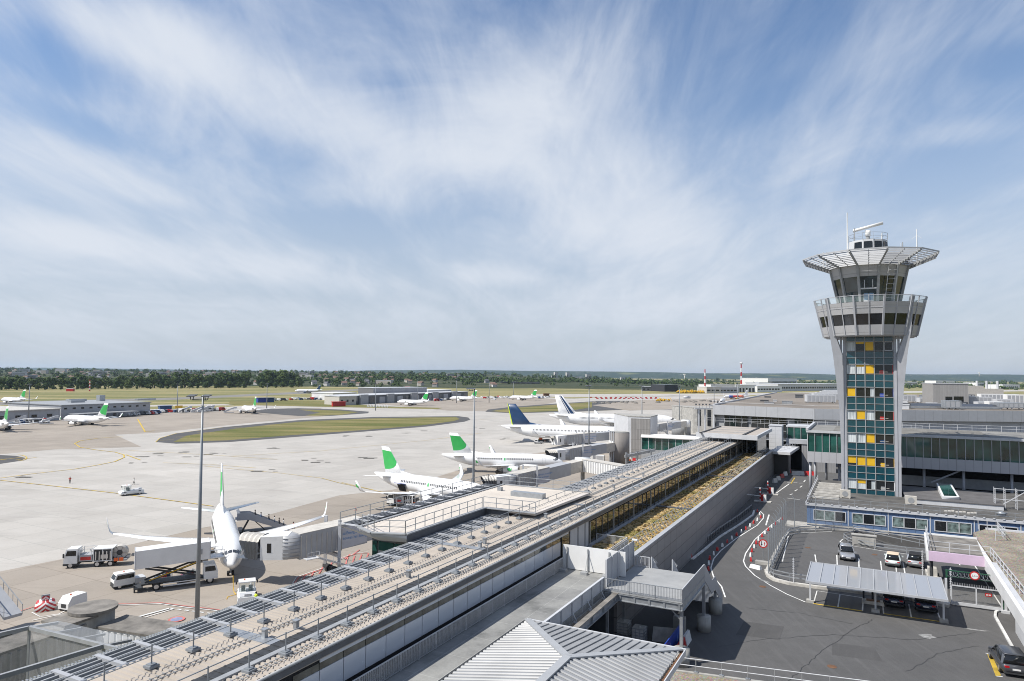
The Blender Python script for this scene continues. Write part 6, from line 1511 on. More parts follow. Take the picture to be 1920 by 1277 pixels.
b = am(); b.box(-36.2, -32.2, 69.5, 70.4, AZ, AZ + .55); b.build('roof_duct', M['galv'], AX)
b = am(); b.box(-39.3, -38.8, 72, 72.5, AZ, AZ + .4); b.build('roof_vent', M['galv'], AX)
# ------------------------------------------------------------------ jet bridges
def bridge(label, hood, cab0, cab1, t0, t1, z0, z1, fixed=None, text=True, R0=True, group='jet bridges'):
    """hood: point at the aircraft door; cab0-cab1 the cab axis; t0-t1 the telescopic tunnel; fixed: end of the fixed walkway"""
    O_ = Vector((t1[0], t1[1], 0)); t = thing('jet_bridge', label, 'jet bridge', O_, 0, group)
    V2 = lambda p, z: Vector((p[0] - O_.x, p[1] - O_.y, z))
    def boxalong(b, a, c, w, za0, za1, zc0, zc1):
        d = Vector((c[0] - a[0], c[1] - a[1], 0)).normalized(); n = Vector((-d.y, d.x, 0)) * (w / 2)
        A0, A1, C0, C1 = V2(a, za0), V2(a, za1), V2(c, zc0), V2(c, zc1)
        b.hexa([A0 + n, A0 - n, C0 - n, C0 + n, A1 + n, A1 - n, C1 - n, C1 + n]); return d, n
    # bellows hood as ribbed arches
    a, c = Vector(hood), Vector(cab0); d = (c - a).normalized(); n = Vector((-d.y, d.x)); b = MB(); rings = []
    for k in range(10):
        f = k / 8; w = 1.45 + .12 * (k % 2) + .25 * f; h = 3.0 + .14 * (k % 2); p = a.lerp(c, f)
        ring = []
        for j in range(11):
            ang = math.pi * j / 10; x = -w * math.cos(ang); zz_ = z0 + .1 + (h * .62 + h * .38 * math.sin(ang) if 0 < j < 10 else 0) if 0 < j < 10 else z0 + .1
            ring.append(V2(p + n * x + d * (max(0, 1 - f) * 1.5 * (1 - (zz_ - z0) / h)), zz_))
        rings.append(ring)
    b.loft(rings, False, False, False); b.add([V2(p + n * s * 1.6, z0 + .08) for p, s in ((a, -1), (a, 1), (c, 1), (c, -1))], [(0, 1, 2, 3)]); b.build('bellows', M['gunmetal'], t)
    b = MB(); rings = [[p + Vector((0, 0, .12)) for p in r[1:-1]] for r in rings]; b.loft(rings, False, False, False); b.build('hood', M['beige'], t)
    b = MB(); d, n = boxalong(b, cab0, cab1, 3.4, z0, z0 + 3.2, z0, z0 + 3.3); b.build('cab', M['white'], t)
    L_ = (Vector(cab1) - Vector(cab0)).length
    for s in (-1, 1):
        p = V2(cab0, 0) + d * (L_ * .32) - n * s * 1.01
        q = MB(); q.beam(p + Vector((0, 0, z0 + 1.2)) - d * .3, p + Vector((0, 0, z0 + 1.2)) + d * .3, .06, 0.01); q.hexa([p + d * x + n * s * y_ + Vector((0, 0, z_)) for z_ in (z0 + 1.0, z0 + 2.3) for x, y_ in ((-.28, 0), (.28, 0), (.28, .02), (-.28, .02))]); q.build('window', M['glass'], t)
    # round curtain of the rotating cab
    p = V2(cab1, 0); q = MB(); q.smooth = True; q.cyl(p + Vector((0, 0, z0 + .1)), p + Vector((0, 0, z0 + 3.25)), 1.85, n=20); q.build('curtain', M['midgrey'], t)
    q = MB()
    for k in range(6): q.cyl(p + Vector((0, 0, z0 + .4 + .5 * k)), p + Vector((0, 0, z0 + .46 + .5 * k)), 1.9, n=20)
    q.build('curtain_band', M['greyp'], t)
    # telescopic tunnels
    T0, T1 = Vector(t0), Vector(t1); f = .42; zm = z0 + (z1 - z0) * f
    mid = T0.lerp(T1, f)
    q = MB(); d, n = boxalong(q, t0, tuple(mid), 3.3, z0 - .2, z0 + 3.35, zm - .2, zm + 3.35); q.build('outer_tunnel', M['midgrey'], t)
    L1 = (mid - T0).length; k = 0; q = MB()
    while k * .8 < L1 * .6:
        p = V2(tuple(T0 + d.to_2d() * (k * .8 + .2)), z0) ; 
        for s in (-1, 1): q.beam(p + n * s * 1.02 + Vector((0, 0, 0)), p + n * s * 1.02 + Vector((0, 0, 3.1)), .10, .14)
        k += 1
    q.build('wall_rib', M['beige'], t)
    q = MB(); boxalong(q, tuple(mid), tuple(mid.lerp(T1, .55)), 3.0, zm, zm + 3.1, zm + (z1 - zm) * .55, zm + (z1 - zm) * .55 + 3.1); tin = q.build('middle_tunnel', M['midgrey'], t)
    q = MB(); boxalong(q, tuple(mid.lerp(T1, .55)), t1, 2.75, zm + (z1 - zm) * .55 + .1, zm + (z1 - zm) * .55 + 2.95, z1 + .1, z1 + 2.95); q.build('inner_tunnel', M['beige'], t)
    q = MB()
    boxalong(q, t0, tuple(mid), 3.36, z0 + 3.36, z0 + 3.42, zm + 3.36, zm + 3.42); q.build('roof_sheet', M['beige'], t)
    if text:
        slope = math.atan2(zm - z0, L1); ang = math.atan2(d.y, d.x)
        sgn = -1
        base = V2(tuple(T0 + d.to_2d() * (L1 * .74)), z0) + n * -1.0 * 1.012
        q = MB(); pa = V2(tuple(T0 + d.to_2d() * (L1 * .52)), z0 + .05) + n * -1.012; pb = V2(tuple(mid), zm + .05) + n * -1.012; pc = V2(tuple(mid.lerp(T1, .5)), zm + .3) + n * -1.03
        q.add([pa, pb, pb + Vector((0, 0, 3.1)), pa + Vector((0, 0, 3.1))], [(0, 1, 2, 3)]); bo_ = q.build('advert_panel', mat('advert_white', (.52, .53, .58), .5, var=.04), t)
        for i, s_ in enumerate(('TotalEnergies, la compagnie', 'de toutes les énergies')):
            p = pa.lerp(pb, .06) + Vector((0, 0, 2.15 - .72 * i)) + n * -.012
            text_mesh(s_, .62, mat('advert_blue', (.04, .22, .52), .5, var=.03) if i == 0 else bpy.data.materials['advert_blue'], bo_, p, (rad(90), 0, ang), 'lettering', 'LEFT')
    # lift column, wheels, service stair
    p = V2(tuple(T0.lerp(mid, .55)), 0)
    q = MB()
    for s in (-1, 1): q.beam(p + n * s * 1.25, p + n * s * 1.25 + Vector((0, 0, z0 + 4.6)), .42)
    q.beam(p - n * 1.3 + Vector((0, 0, z0 - .6)), p + n * 1.3 + Vector((0, 0, z0 - .6)), .5); lc = q.build('lift_column', M['lightgrey'], t)
    for s in (-1, 1): q = MB(); q.cyl(p + n * s * .5 - n * .2 + Vector((0, 0, .6)), p + n * s * .5 + n * .2 + Vector((0, 0, .6)), .6, n=14); q.build('wheel', M['black'], lc)
    q = MB(); q.beam(p + Vector((0, 0, .8)) - n * 1.4, p + Vector((0, 0, .8)) + n * 1.4, .6, .5); q.build('bogie', M['dark'], lc)
    sp_ = V2(cab1, 0) + d * 1.6 - n * 1.9; q = MB()
    q.beam(sp_ + Vector((0, 0, z0 + .1)) - d * .9, sp_ + Vector((0, 0, z0 + .1)) + d * .9, 1.1, .08)
    for x in (-.9, 0, .9): q.beam(sp_ + d * x - n * .5 + Vector((0, 0, z0 + .1)), sp_ + d * x - n * .5 + Vector((0, 0, z0 + 1.1)), .05)
    for hh in (.6, 1.1): q.beam(sp_ - d * .9 - n * .5 + Vector((0, 0, z0 + hh)), sp_ + d * .9 - n * .5 + Vector((0, 0, z0 + hh)), .05)
    q.beam(sp_ + d * .9 + Vector((0, 0, z0 + .1)), sp_ + d * 7.5 + Vector((0, 0, .9)), .9, .25)
    for x in range(7): pp_ = (sp_ + d * .9).lerp(sp_ + d * 7.5, x / 6) + Vector((0, 0, (z0 + .1) * (1 - x / 6) + .9 * x / 6 - 0)); q.beam(pp_ - n * .45, pp_ - n * .45 + Vector((0, 0, .9)), .05)
    q.beam(sp_ + d * .9 - n * .45 + Vector((0, 0, z0 + 1.0)), sp_ + d * 7.5 - n * .45 + Vector((0, 0, 1.8)), .05); q.build('service_stair', M['lightgrey'], t)
    # rotunda and fixed walkway
    p = V2(t1, 0); q = MB(); q.smooth = True; q.cyl(p + Vector((0, 0, z1 - .2)), p + Vector((0, 0, z1 + 3.3)), 2.1, n=20); ro = q.build('rotunda', M['white'], t)
    q = MB(); q.cyl(p, p + Vector((0, 0, z1 - .2)), .55, n=12); q.build('column', M['conc'], ro)
    if fixed:
        q = MB(); d2, n2 = boxalong(q, t1, fixed, 2.8, z1, z1 + 3.1, z1, z1 + 3.1); fx = q.build('fixed_walkway', M['white'], t)
        L2 = (Vector(fixed) - T1).length; q = MB(); x = 2.4
        while x < L2:
            for s in (-1, 1): pp_ = p + d2 * x + n2 * s * 1.03; q.beam(pp_ + Vector((0, 0, z1 + .1)), pp_ + Vector((0, 0, z1 + 3.0)), .45, .22)
            x += .95
        q.build('wall_rib', M['white'], fx); q = MB(); boxalong(q, t1, fixed, 3.1, z1 + 3.11, z1 + 3.2, z1 + 3.11, z1 + 3.2); q.build('roof_sheet', M['beige'], fx)
    return t
e35 = lambda u: tuple(S(-35.5, u))[:2]
bridge('white jet bridge docked at the nearest jet, its dark hood round the front door', (-38.2, 98.7), (-35.0, 97.8), (-31.3, 98.2), (-30.8, 98.5), (-12.0, 116.5), 3.6, 5.0, e35(95))
bridge('jet bridge between the annex and the pier leading to the jet with open hold', (-6.6, 154.6), (-4.0, 155.5), (-.6, 157.2), (.2, 157.8), (19.0, 182.0), 3.6, 4.6, e35(152))
bridge('jet bridge docked at the nose of the jet with the green engine dot', (10.8, 209.7), (13.2, 210.9), (16.4, 213.0), (17, 213.6), (35.0, 231), 3.6, 4.6, None)
bridge('pale jet bridge beneath the blue finned wide body jet', (14.8, 252.5), (16, 252.0), (19, 254.5), (19.6, 255), (48.0, 276), 4.2, 5.0, None)
bridge('farthest grey jet bridge beside the striped wide body jet', (62, 318), (64, 317), (67, 318.5), (67.6, 319), (86, 338), 4.2, 5.0, None)
b = MB(); b.smooth = True; b.cyl((0, 0, 0), (0, 0, 10.6), 3.4, n=26); t = thing('ramp_drum', 'tall brown grey cylindrical ramp drum at the end of a jet bridge', 'tower', (36.5, 231.5, 0), 0); b.build('drum', panel_mat('brown_vertical_cladding', (.26, .24, .225), .35, 30, .75, .6, .3, 'xz', .06), t)
b = MB()
for a in (200, 215, 228): b.cyl((3.45 * math.cos(rad(a)), 3.45 * math.sin(rad(a)), 0), (3.45 * math.cos(rad(a)), 3.45 * math.sin(rad(a)), 11.2), .22, n=6)
b.build('pipe', M['midgrey'], t); b = MB(); b.cyl((0, 0, 10.6), (0, 0, 10.9), 3.3, n=26); b.build('roof', M['conc'], t)
def cornerblock(name, label, pts, h, m1, cat='building'):
    O_ = Vector((pts[0][0], pts[0][1], 0)); t = thing(name, label, cat, O_, 0)
    b = MB(); b.prism([(p[0] - O_.x, p[1] - O_.y) for p in pts], 0, h); b.build('wall', m1, t)
    b = MB(); c = sum((Vector(p) for p in pts), Vector((0, 0))) / len(pts); b.prism([tuple((Vector(p) - c) * 1.02 + c - O_.to_2d()) for p in pts], h, h + .3); b.build('roof', M['conc'], t); return t
t = cornerblock('lift_tower', 'tall grey square lift tower standing behind the brown ramp drum', [(41.7, 245), (49.0, 241.3), (54, 253), (39.3, 262)], 15.2, M['lightgrey'])
b = MB(); b.hexa([(x, y, z) for z in (.5, 14.6) for x, y in ((1.0, -.62), (7.2, -3.76), (7.2, -3.66), (1.0, -.52))]); lw = b.build('louvre_wall', panel_mat('vertical_louvre', (.28, .27, .26), .5, 3.6, .45, .6, .3, 'xz', .1), t)
t = cornerblock('stair_tower', 'pale concrete stair tower at the nose of the striped wide body jet', [(95.6, 360), (112, 351), (118, 366), (90.0, 384)], 13.2, M['conc'])
for k in range(3): b = MB(); b.hexa([(x, y, z) for z in (4, 12.5) for x, y in ((1.8 + 4.6 * k, -1.1 - 2.55 * k), (3.4 + 4.6 * k, -2.0 - 2.55 * k), (3.4 + 4.6 * k, -1.9 - 2.55 * k), (1.8 + 4.6 * k, -1.0 - 2.55 * k))]); b.build('window', M['glass'], t)
b = MB(); b.smooth = True; b.cyl((0, 0, 0), (0, 0, 7), 4.7, n=26); t = thing('ramp_rotunda', 'low grey round rotunda before the pale concrete stair tower', 'building', (85.5, 345, 0), 0); b.build('drum', M['greyp'], t); b = MB(); b.cyl((0, 0, 7), (0, 0, 7.3), 4.85, n=26); b.build('roof', M['conc'], t)
# glazed link from lift tower to the pier
O_ = Vector((46, 242.5, 0)); E_ = Vector((62.5, 234, 0)); t = thing('glazed_link', 'low glazed link with white rounded roof from the lift tower to the pier', 'building', O_, math.atan2(E_.y - O_.y, E_.x - O_.x)); L_ = 33
b = MB(); b.box(0, L_, 0, 4, 0, 3.9); b.build('base_wall', M['greyp'], t); b = MB(); b.box(0, L_, .1, 3.9, 3.9, 8.0); b.build('glass_wall', M['glass_green'], t)
b = MB(); b.smooth = True; b.loft([[(x, y, z) for y, z in ((-.6, 8.0), (-.5, 8.6), (.3, 9.1), (2, 9.3), (4, 9.0), (4.4, 8.0))] for x in (0, L_)]); b.build('roof', M['white'], t)
for k in range(14): b = MB(); b.box(.1 + 2.4 * k, .25 + 2.4 * k, -.02, .1, 3.9, 8.0); b.build('mullion', M['lightgrey'], t)
# ------------------------------------------------------------------ end of the pier: raised roof, lift block, glass walkway
er = site('pier_head_building', 'glazed pier head under a broad beige flat roof with gutters', 'building', -27.5, 165)
b = MB(); b.prism([(-6.6, -9), (6.4, -11), (6.0, 14), (-6.4, 16)], 16.6, 17.1); b.build('roof', M['roof_beige'], er)
b = MB(); b.prism([(-6.8, -9.3), (6.6, -11.3), (6.6, -11), (-6.8, -9)], 16.2, 17.2); b.box(6.2, 6.6, -11, 14, 16.4, 17.15); b.build('fascia', M['lightgrey'], er)
b = MB(); b.box(-5.8, 5.2, -1, 14, 0, 16.5); b.build('glass_wall', M['glass'], er)
for k in range(6): b = MB(); b.box(-5.6 + 2.1 * k, -5.4 + 2.1 * k, -1.15, -1, 12, 16.5); b.build('mullion', M['midgrey'], er)
for x in (-5.8, 3.4): b = MB(); b.box(x, x + .45, -10.6, 13, 17.12, 17.3); b.build('roof_gutter', M['dark'], er)
for y in (-4, 3, 9): b = MB(); b.box(-5, 4, y, y + .18, 17.1, 17.18); b.build('roof_seam', M['greyp'], er)
rail_run(er, [(-7, -9.2), (-.5, -10.0), (2.2, -9.2)], 15.4, 1.3, 'galv', 1.2)
lb_ = site('lift_block', 'white panelled lift block between pier head and glazed gallery', 'building', -20.6, 184, ZR)
b = MB(); b.box(-1.5, 1.5, -1.3, 2.5, 0, 10.2); b.build('wall', panel_mat('white_lift_panel', (.62, .63, .65), 9, 1.0, .7, .4, .5, 'xz', .02), lb_); b = MB(); b.box(-1.6, 1.6, -1.4, 2.6, 10.2, 10.35); b.build('roof', M['lightgrey'], lb_)
gw_ = site('glass_walkway', 'glazed curved walkway leading from the lift block to the terminal', 'building', -18.6, 188, ZR)
b = MB(); b.box(0, 16, 0, 6, 5.2, 6.8); b.box(0, 30, 0, 7, 9.7, 10.1); b.build('floor_band', M['lightgrey'], gw_); b = MB(); b.box(0.1, 16, .15, 5.8, 6.8, 9.7); b.build('glass_wall', M['glass_green'], gw_)
for k in range(10): b = MB(); b.box(.2 + 1.6 * k, .35 + 1.6 * k, 0, .15, 6.8, 9.7); b.build('mullion', M['greyp'], gw_)
rail_run(gw_, [(-20, 1), (30, 1)], 10.1, 1.2, 'lightgrey', 2.2)
wb_ = site('access_balcony', 'pale access walkway with thin railing below the glass walkway', 'walkway', -17, 181, ZR)
b = MB(); b.box(-1, 14, 0, 2.5, 4.0, 5.0); b.build('deck', M['lightgrey'], wb_); rail_run(wb_, [(-1, .1), (14, .1)], 5.0, 1.0, 'lightgrey', 2)
bl = site('concrete_block', 'plain grey clad block closing the end of the long clad wall', 'building', -18.2, 169.5, ZR)
b = MB(); b.box(-1.4, 1.9, 0, 5, -.3, 5.0); b.build('wall', M['wallclad'], bl)
b = MB(); b.loft([[(-1.5, -3, 4.9), (2.6, -3.6, 4.9), (2.6, -3.6, 5.5), (-1.5, -3, 5.5)], [(-1.5, 9, 5.0), (3.6, 12, 5.2), (3.6, 12, 5.8), (-1.5, 9, 5.6)]]); b.build('canopy', M['lightgrey'], bl)
rail_run(bl, [(-.5, -2), (3.0, 10)], 5.6, 1.0, 'lightgrey', 1.5)
gd = site('service_gate', 'large grey ribbed service door at the end of the shaded road', 'door', -12.0, 178.5, ZR)
b = MB(); b.box(-2.2, 5.2, 0, .3, 0, 6.4); b.build('leaf', panel_mat('grey_ribbed_door', (.30, .30, .31), .6, 30, .6, .5, .4, 'xz', .05), gd)
b = MB(); b.box(-4.8, -2.2, 1.5, 1.8, 0, 6.6); b.build('opening', M['hull_dark'], gd); b = MB(); b.box(-5, 6, -.2, 2, 6.4, 7.4); b.build('lintel', M['midgrey'], gd)
for k in range(4):
    v, u = sv(1492 + 9 * k, 891, ZR); plasticbar(v, u, 0, ('white', 'white', 'red', 'red')[k], ('leftmost white barrier before the grey service door', 'inner white barrier before the grey service door', 'inner red barrier before the grey service door', 'rightmost red barrier before the grey service door')[k], 'barriers before the service door', 1.7, .9)
# barrier booths in the shade
for k, (x, y) in enumerate(((1432, 941), (1446, 927))):
    v, u = sv(x, y, ZR); t = site('barrier_machine', 'red and white striped barrier machine on its kerb, %s' % ('nearer one' if k == 0 else 'farther one'), 'barrier machine', v, u, ZR, 'barrier machines at the lane')
    b = MB(); b.box(-.45, .0, -.3, .3, .15, 1.25); b.build('casing', M['red'], t); b = MB(); b.box(0, .45, -.3, .3, .15, 1.25); b.build('casing_panel', M['white'], t); b = MB(); b.box(-1.6, 1.3, -.5, .5, 0, .15); b.build('kerb', M['stone'], t)
    b = MB(); b.cyl((-.6, 0, .1), (-.6, 0, 2.5), .12, n=8); b.build('post', M['white'], t)
    for q in range(3): b = MB(); b.cyl((-.6, 0, .5 + .7 * q), (-.6, 0, .85 + .7 * q), .125, n=8); b.build('post_band', M['red'], t)
    b = MB(); b.beam((-.5, -.4, 1.1), (-3.2, -1.2, 1.3), .10); b.build('boom', M['white'], t)
for k in range(5):
    v, u = sv(1453 + 6.5 * k, 905 - 4.5 * k, ZR); plasticbar(v, u, rad(60), ('white', 'white', 'red', 'white', 'red')[k], ('first white barrier in the shaded row beyond the booths', 'second white barrier in the shaded row beyond the booths', 'near red barrier in the shaded row beyond the booths', 'farther white barrier in the shaded row beyond the booths', 'last red barrier in the shaded row beyond the booths')[k], 'barriers in the shade', 1.2, .9)
# ------------------------------------------------------------------ lamp masts
def lampmast(px, ybase, h, label, r=.32, z=0.0, heads=((-1.2, 1), (.6, 1)), Y=None, hs=.8, group='tall apron light masts'):
    if Y is not None:
        p = Vector(((px - CX) / F * Y, Y, 0))
    else: p = at(px, ybase, 0)
    t = thing('light_mast', label, 'light mast', p, 0, group)
    b = MB(); b.smooth = True; b.cyl((0, 0, 0), (0, 0, h), r, r * .36, 10); b.build('pole', M['pole'], t)
    b = MB(); b.beam((heads[0][0], 0, h - .55), (heads[-1][0], 0, h - .55), .12); b.beam((0, 0, h - .9), (0, 0, h), .14); b.build('crossarm', M['darkgrey'], t)
    for x, k in heads:
        b = MB(); b.hexa([(x - hs, -.5, h - .2), (x + hs, -.5, h - .2), (x + hs, .5, h - .05), (x - hs, .5, h - .05), (x - hs, -.5, h - .1), (x + hs, -.5, h - .1), (x + hs, .5, h + .05), (x - hs, .5, h + .05)])
        for dx in (-.5, .5): b.beam((x + dx * hs * .6, 0, h - .55), (x + dx * hs, 0, h - .1), .08)
        b.build('floodlight', M['darkgrey'], t)
    return t
lampmast(382.6, 0, 27.1, 'nearest tall steel light mast rising in front of the nearest jet', .29, Y=78, heads=((-1.25, 1), (.42, 1)), hs=.42)
lampmast(890.4, 0, 26.6, 'tall light mast behind the annex roof, crossing the green finned jet', .33, Y=155, heads=((-1.3, 1), (-.3, 1)), hs=.5)
lampmast(1104, 869, 26.4, 'tall light mast beside the brown ramp drum', .34, heads=((-.7, 1), (.2, 1)), hs=.6)
lampmast(1204, 0, 25.5, 'light mast standing behind the square lift tower', .34, Y=300, heads=((-.5, 1), (.4, 1)))
lampmast(1274, 0, 24.5, 'light mast rising behind the pale concrete stair tower', .36, Y=372, heads=((-.5, 1), (.5, 1)))
lampmast(1339, 0, 23, 'light mast left of the bright coloured jet', .4, Y=640, heads=((-.5, 1), (.5, 1))); lampmast(1383, 0, 24, 'light mast in front of the bright coloured jet', .4, Y=660, heads=((-.5, 1), (.5, 1)))
for x, y, h, l in ((53, 792, 22, 'light mast before the low building at far left'), (332, 774, 21, 'light mast among the parked stairs and vans'), (500, 766, 21, 'light mast beside the dark asphalt wedge'), (704, 770, 22, 'light mast before the left end of the long shed'), (783, 757, 25, 'light mast behind the long shed, between the two jets'), (856, 756, 25, 'light mast near the right end of the long shed'), (917, 755, 23, 'light mast with a dark head right of the long shed'), (963, 749, 22, 'light mast beside the farthest green finned jet'), (1688, 745, 26, 'light mast just right of the tower beyond the roof'), (1734, 744, 27, 'dark light mast left of the grey stair head house'), (1858, 741, 28, 'thin light mast on the field at far right')):
    lampmast(x, y, h, l, .4, heads=((-.6, 1), (.6, 1)))
# ------------------------------------------------------------------ people
def person(label, pos, rotz, cloth, legs, pose='stand', group=None, hairm='hair', top=None):
    me_key = (pose,)
    t = bpy.data.objects.new('person', person_mesh(pose, cloth, legs)); COL.objects.link(t); t.location = pos; t.rotation_euler = (0, 0, rotz)
    tag(t, label, 'person', group)
    b = MB(); b.smooth = True; b.ball((0, .015, 1.66), .125, 8, 5, 1.05); hb_ = b.build('hair', M['hair'], t)
    return t
PM = {}
def person_mesh(pose, cloth, legs):
    k = (pose, cloth, legs)
    if k in PM: return PM[k]
    V = []; E = []; Rr = []
    def n(p, r, par=None):
        V.append(p); Rr.append(r); 
        if par is not None: E.append((par, len(V) - 1))
        return len(V) - 1
    pel = n((0, 0, .95), .15); w = n((0, .01, 1.12), .14, pel); ch = n((0, 0, 1.35), .165, w); nk = n((0, 0, 1.50), .06, ch); hd = n((0, -.02, 1.60), .085, nk); hd2 = n((0, -.02, 1.70), .085, hd)
    st = .22 if pose == 'walk' else .03
    for s in (-1, 1):
        f = s * st
        hp = n((.09 * s, 0, .88), .10, pel); kn = n((.10 * s, -f * .6 - .02, .48), .068, hp); an = n((.10 * s, -f * .9 + (.10 if f < 0 else 0), .09), .045, kn); n((.10 * s, -f * .9 - .17, .05), .045, an)
        sh = n((.19 * s, 0, 1.42), .065, ch)
        if pose == 'arms': el = n((.33 * s, -.12, 1.22), .05, sh); wr = n((.26 * s, -.36, 1.26), .036, el)
        else: el = n((.25 * s, .04 + f * .3, 1.14), .05, sh); wr = n((.25 * s, -.10 + f * .5, .90), .036, el)
        d = Vector(V[wr]) - Vector(V[el]); d.normalize(); pm_ = n(tuple(Vector(V[wr]) + d * .07), .035, wr)
        for q, l in ((-1, .07), (-.35, .085), (.35, .08), (1, .06)): n(tuple(Vector(V[pm_]) + d * l + Vector((0, .022 * q, 0))), .009, pm_)
        n(tuple(Vector(V[wr]) + d * .05 + Vector((-.05 * s, -.02, 0))), .011, wr)
    me = bpy.data.meshes.new('person'); me.from_pydata(V, E, []); o = bpy.data.objects.new('tmp', me); COL.objects.link(o)
    o.modifiers.new('s', 'SKIN'); 
    for i, v in enumerate(me.skin_vertices[0].data): v.radius = (Rr[i], Rr[i]); v.use_root = i == 0
    sd = o.modifiers.new('d', 'SUBSURF'); sd.levels = 1
    dg = bpy.context.evaluated_depsgraph_get(); m2 = bpy.data.meshes.new_from_object(o.evaluated_get(dg)); bpy.data.objects.remove(o)
    m2.materials.clear()
    for m in (M[cloth], M[legs], M['skin'], M['black']): m2.materials.append(m)
    for p in m2.polygons:
        c = p.center; p.use_smooth = True
        p.material_index = 3 if c.z < .1 else (1 if c.z < .93 and abs(c.x) < .2 else (2 if c.z > 1.52 or (c.z < .88 and abs(c.x) > .2) or (pose == 'arms' and c.y < -.33) else 0))
    PM[k] = m2; return m2
person('person in orange vest standing with raised arms on the open apron', at(131, 906.5), rad(20), 'cloth_red', 'cloth_dark', 'arms')
person('person in white top and dark trousers walking behind the white tug', at(251, 908.5), rad(-60), 'cloth_white', 'cloth_dark', 'walk')
# ------------------------------------------------------------------ vehicles
def wheel_(root, x, y, r, w=.28, n=16, rim='alu'):
    b = MB(); b.cyl((x, y - w / 2, r), (x, y + w / 2, r), r, n=n); o = b.build('wheel', M['black'], root)
    q = MB(); s = 1 if y > 0 else -1; q.cyl((x, y + s * (w / 2 + .005), r), (x, y + s * (w / 2 + .02), r), r * .58, n=12); q.build('rim', M[rim], o)
def cabbox(root, x0, x1, w, z0, z1, m, slope=.35, name='cab'):
    b = MB(); b.loft([[(x0, -w / 2, z0), (x1, -w / 2, z0), (x1, w / 2, z0), (x0, w / 2, z0)], [(x0, -w / 2, z0 + (z1 - z0) * .5), (x1, -w / 2, z0 + (z1 - z0) * .5), (x1, w / 2, z0 + (z1 - z0) * .5), (x0, w / 2, z0 + (z1 - z0) * .5)], [(x0, -w / 2 + .08, z1), (x1 - slope, -w / 2 + .08, z1), (x1 - slope, w / 2 - .08, z1), (x0, w / 2 - .08, z1)]])
    c = b.build(name, M[m], root); zm = z0 + (z1 - z0) * .54; zt_ = z1 - (z1 - z0) * .12
    f = lambda z: x1 - slope * max(0, (z - (z0 + (z1 - z0) * .5)) / ((z1 - z0) * .5)) + .015
    q = MB(); q.add([(f(zm), -w / 2 + .1, zm), (f(zm), w / 2 - .1, zm), (f(zt_), w / 2 - .16, zt_), (f(zt_), -w / 2 + .16, zt_)], [(0, 1, 2, 3)]); q.build('windscreen', M['glass'], c)
    for s in (-1, 1):
        q = MB(); yy = lambda z: s * (w / 2 - .08 * max(0, (z - (z0 + (z1 - z0) * .5)) / ((z1 - z0) * .5)) + .012)
        q.add([(x0 + .15, yy(zm), zm), (f(zm) - .2, yy(zm), zm), (f(zt_) - .2, yy(zt_), zt_), (x0 + .15, yy(zt_), zt_)], [(0, 1, 2, 3)]); q.build('side_window', M['glass'], c)
    return c
# refuelling truck with reel
def refueller(label, p, r):
    t = thing('refuelling_truck', label, 'truck', p, r)
    cabbox(t, 2.3, 4.1, 2.3, .75, 2.9, 'white')
    b = MB(); b.box(-4.3, 2.3, -.45, .45, .7, .95); b.box(2.2, 4.2, -1.1, 1.1, .45, .75); b.build('chassis', M['dark'], t)
    b = MB(); b.box(-2.4, .1, -1.1, 1.1, 1.0, 2.6); b.build('pump_frame', M['dark'], t)
    b = MB()
    for x in (-2.4, -1.15, .1):
        for y in (-1.15, 1.15): b.beam((x, y, .95), (x, y, 2.75), .12)
    b.box(-2.5, .2, -1.2, 1.2, 2.65, 2.78); b.box(-2.5, .2, -1.2, 1.2, .9, 1.02); b.build('pump_housing', M['white'], t)
    b = MB(); b.box(.35, 2.1, -1.0, 1.0, 1.0, 1.9); b.build('tank_box', M['midgrey'], t); b = MB(); b.box(.5, 1.9, 1.0, 1.03, 1.15, 1.65); b.build('red_panel', M['red'], t); b = MB()
    for k in range(5): b.cyl((-2.2 + .5 * k, 1.16, 1.1), (-2.2 + .5 * k, 1.16, 2.4), .09, n=6)
    b.box(-1.9, -.9, 1.15, 1.22, 1.3, 1.9); b.build('pipework', M['alu'], t)
    b = MB()
    for x in (.4, 2.0):
        for y in (-1, 1): b.beam((x, y, 1.9), (x, y, 2.8), .06)
    for z in (2.35, 2.8):
        for y in (-1, 1): b.beam((.4, y, z), (2.0, y, z), .06)
        for x in (.4, 2.0): b.beam((x, -1, z), (x, 1, z), .06)
    b.beam((.3, -.9, 1.0), (1.2, -.9, 2.3), .1); b.build('platform_rail', M['white'], t)
    b = MB(); b.smooth = False; b.cyl((-3.3, -.55, 1.95), (-3.3, .55, 1.95), 1.0, n=24); rl_ = b.build('hose_reel', M['beige'], t); b = MB(); b.cyl((-3.3, .55, 1.95), (-3.3, .6, 1.95), .42, n=16)
    for k in range(6): b.beam((-3.3, .57, 1.95), (-3.3 + .97 * math.cos(k * 1.047), .57, 1.95 + .97 * math.sin(k * 1.047)), .05, .03)
    b.build('hub', M['dark'], rl_)
    b = MB(); b.box(-4.4, -2.6, -1.1, 1.1, .8, 1.0); b.box(-4.4, -2.8, -1.12, -1.0, 1.0, 1.35); b.build('rear_deck', M['greyp'], t); b = MB(); b.box(-4.0, -3.4, 1.13, 1.2, .8, 1.3); b.build('warning_flag', M['orange'], t); b = MB(); b.box(-3.3, -2.7, 1.13, 1.2, .8, 1.3); b.build('warning_flag', M['orange'], t)
    for x in (3.2, -.4, -2.2):
        for y in (-.95, .95): wheel_(t, x, y, .48)
    for y in (-1.3, 1.3): b = MB(); b.box(4.0, 4.15, y - .12, y + .12, 1.7, 2.3); b.build('mirror', M['dark'], t)
    return t
def pose2(a, c, za=0, zc=0):
    A, B_ = at(*a, za), at(*c, zc); d = B_ - A; return (A + B_) / 2, math.atan2(d.y, d.x)
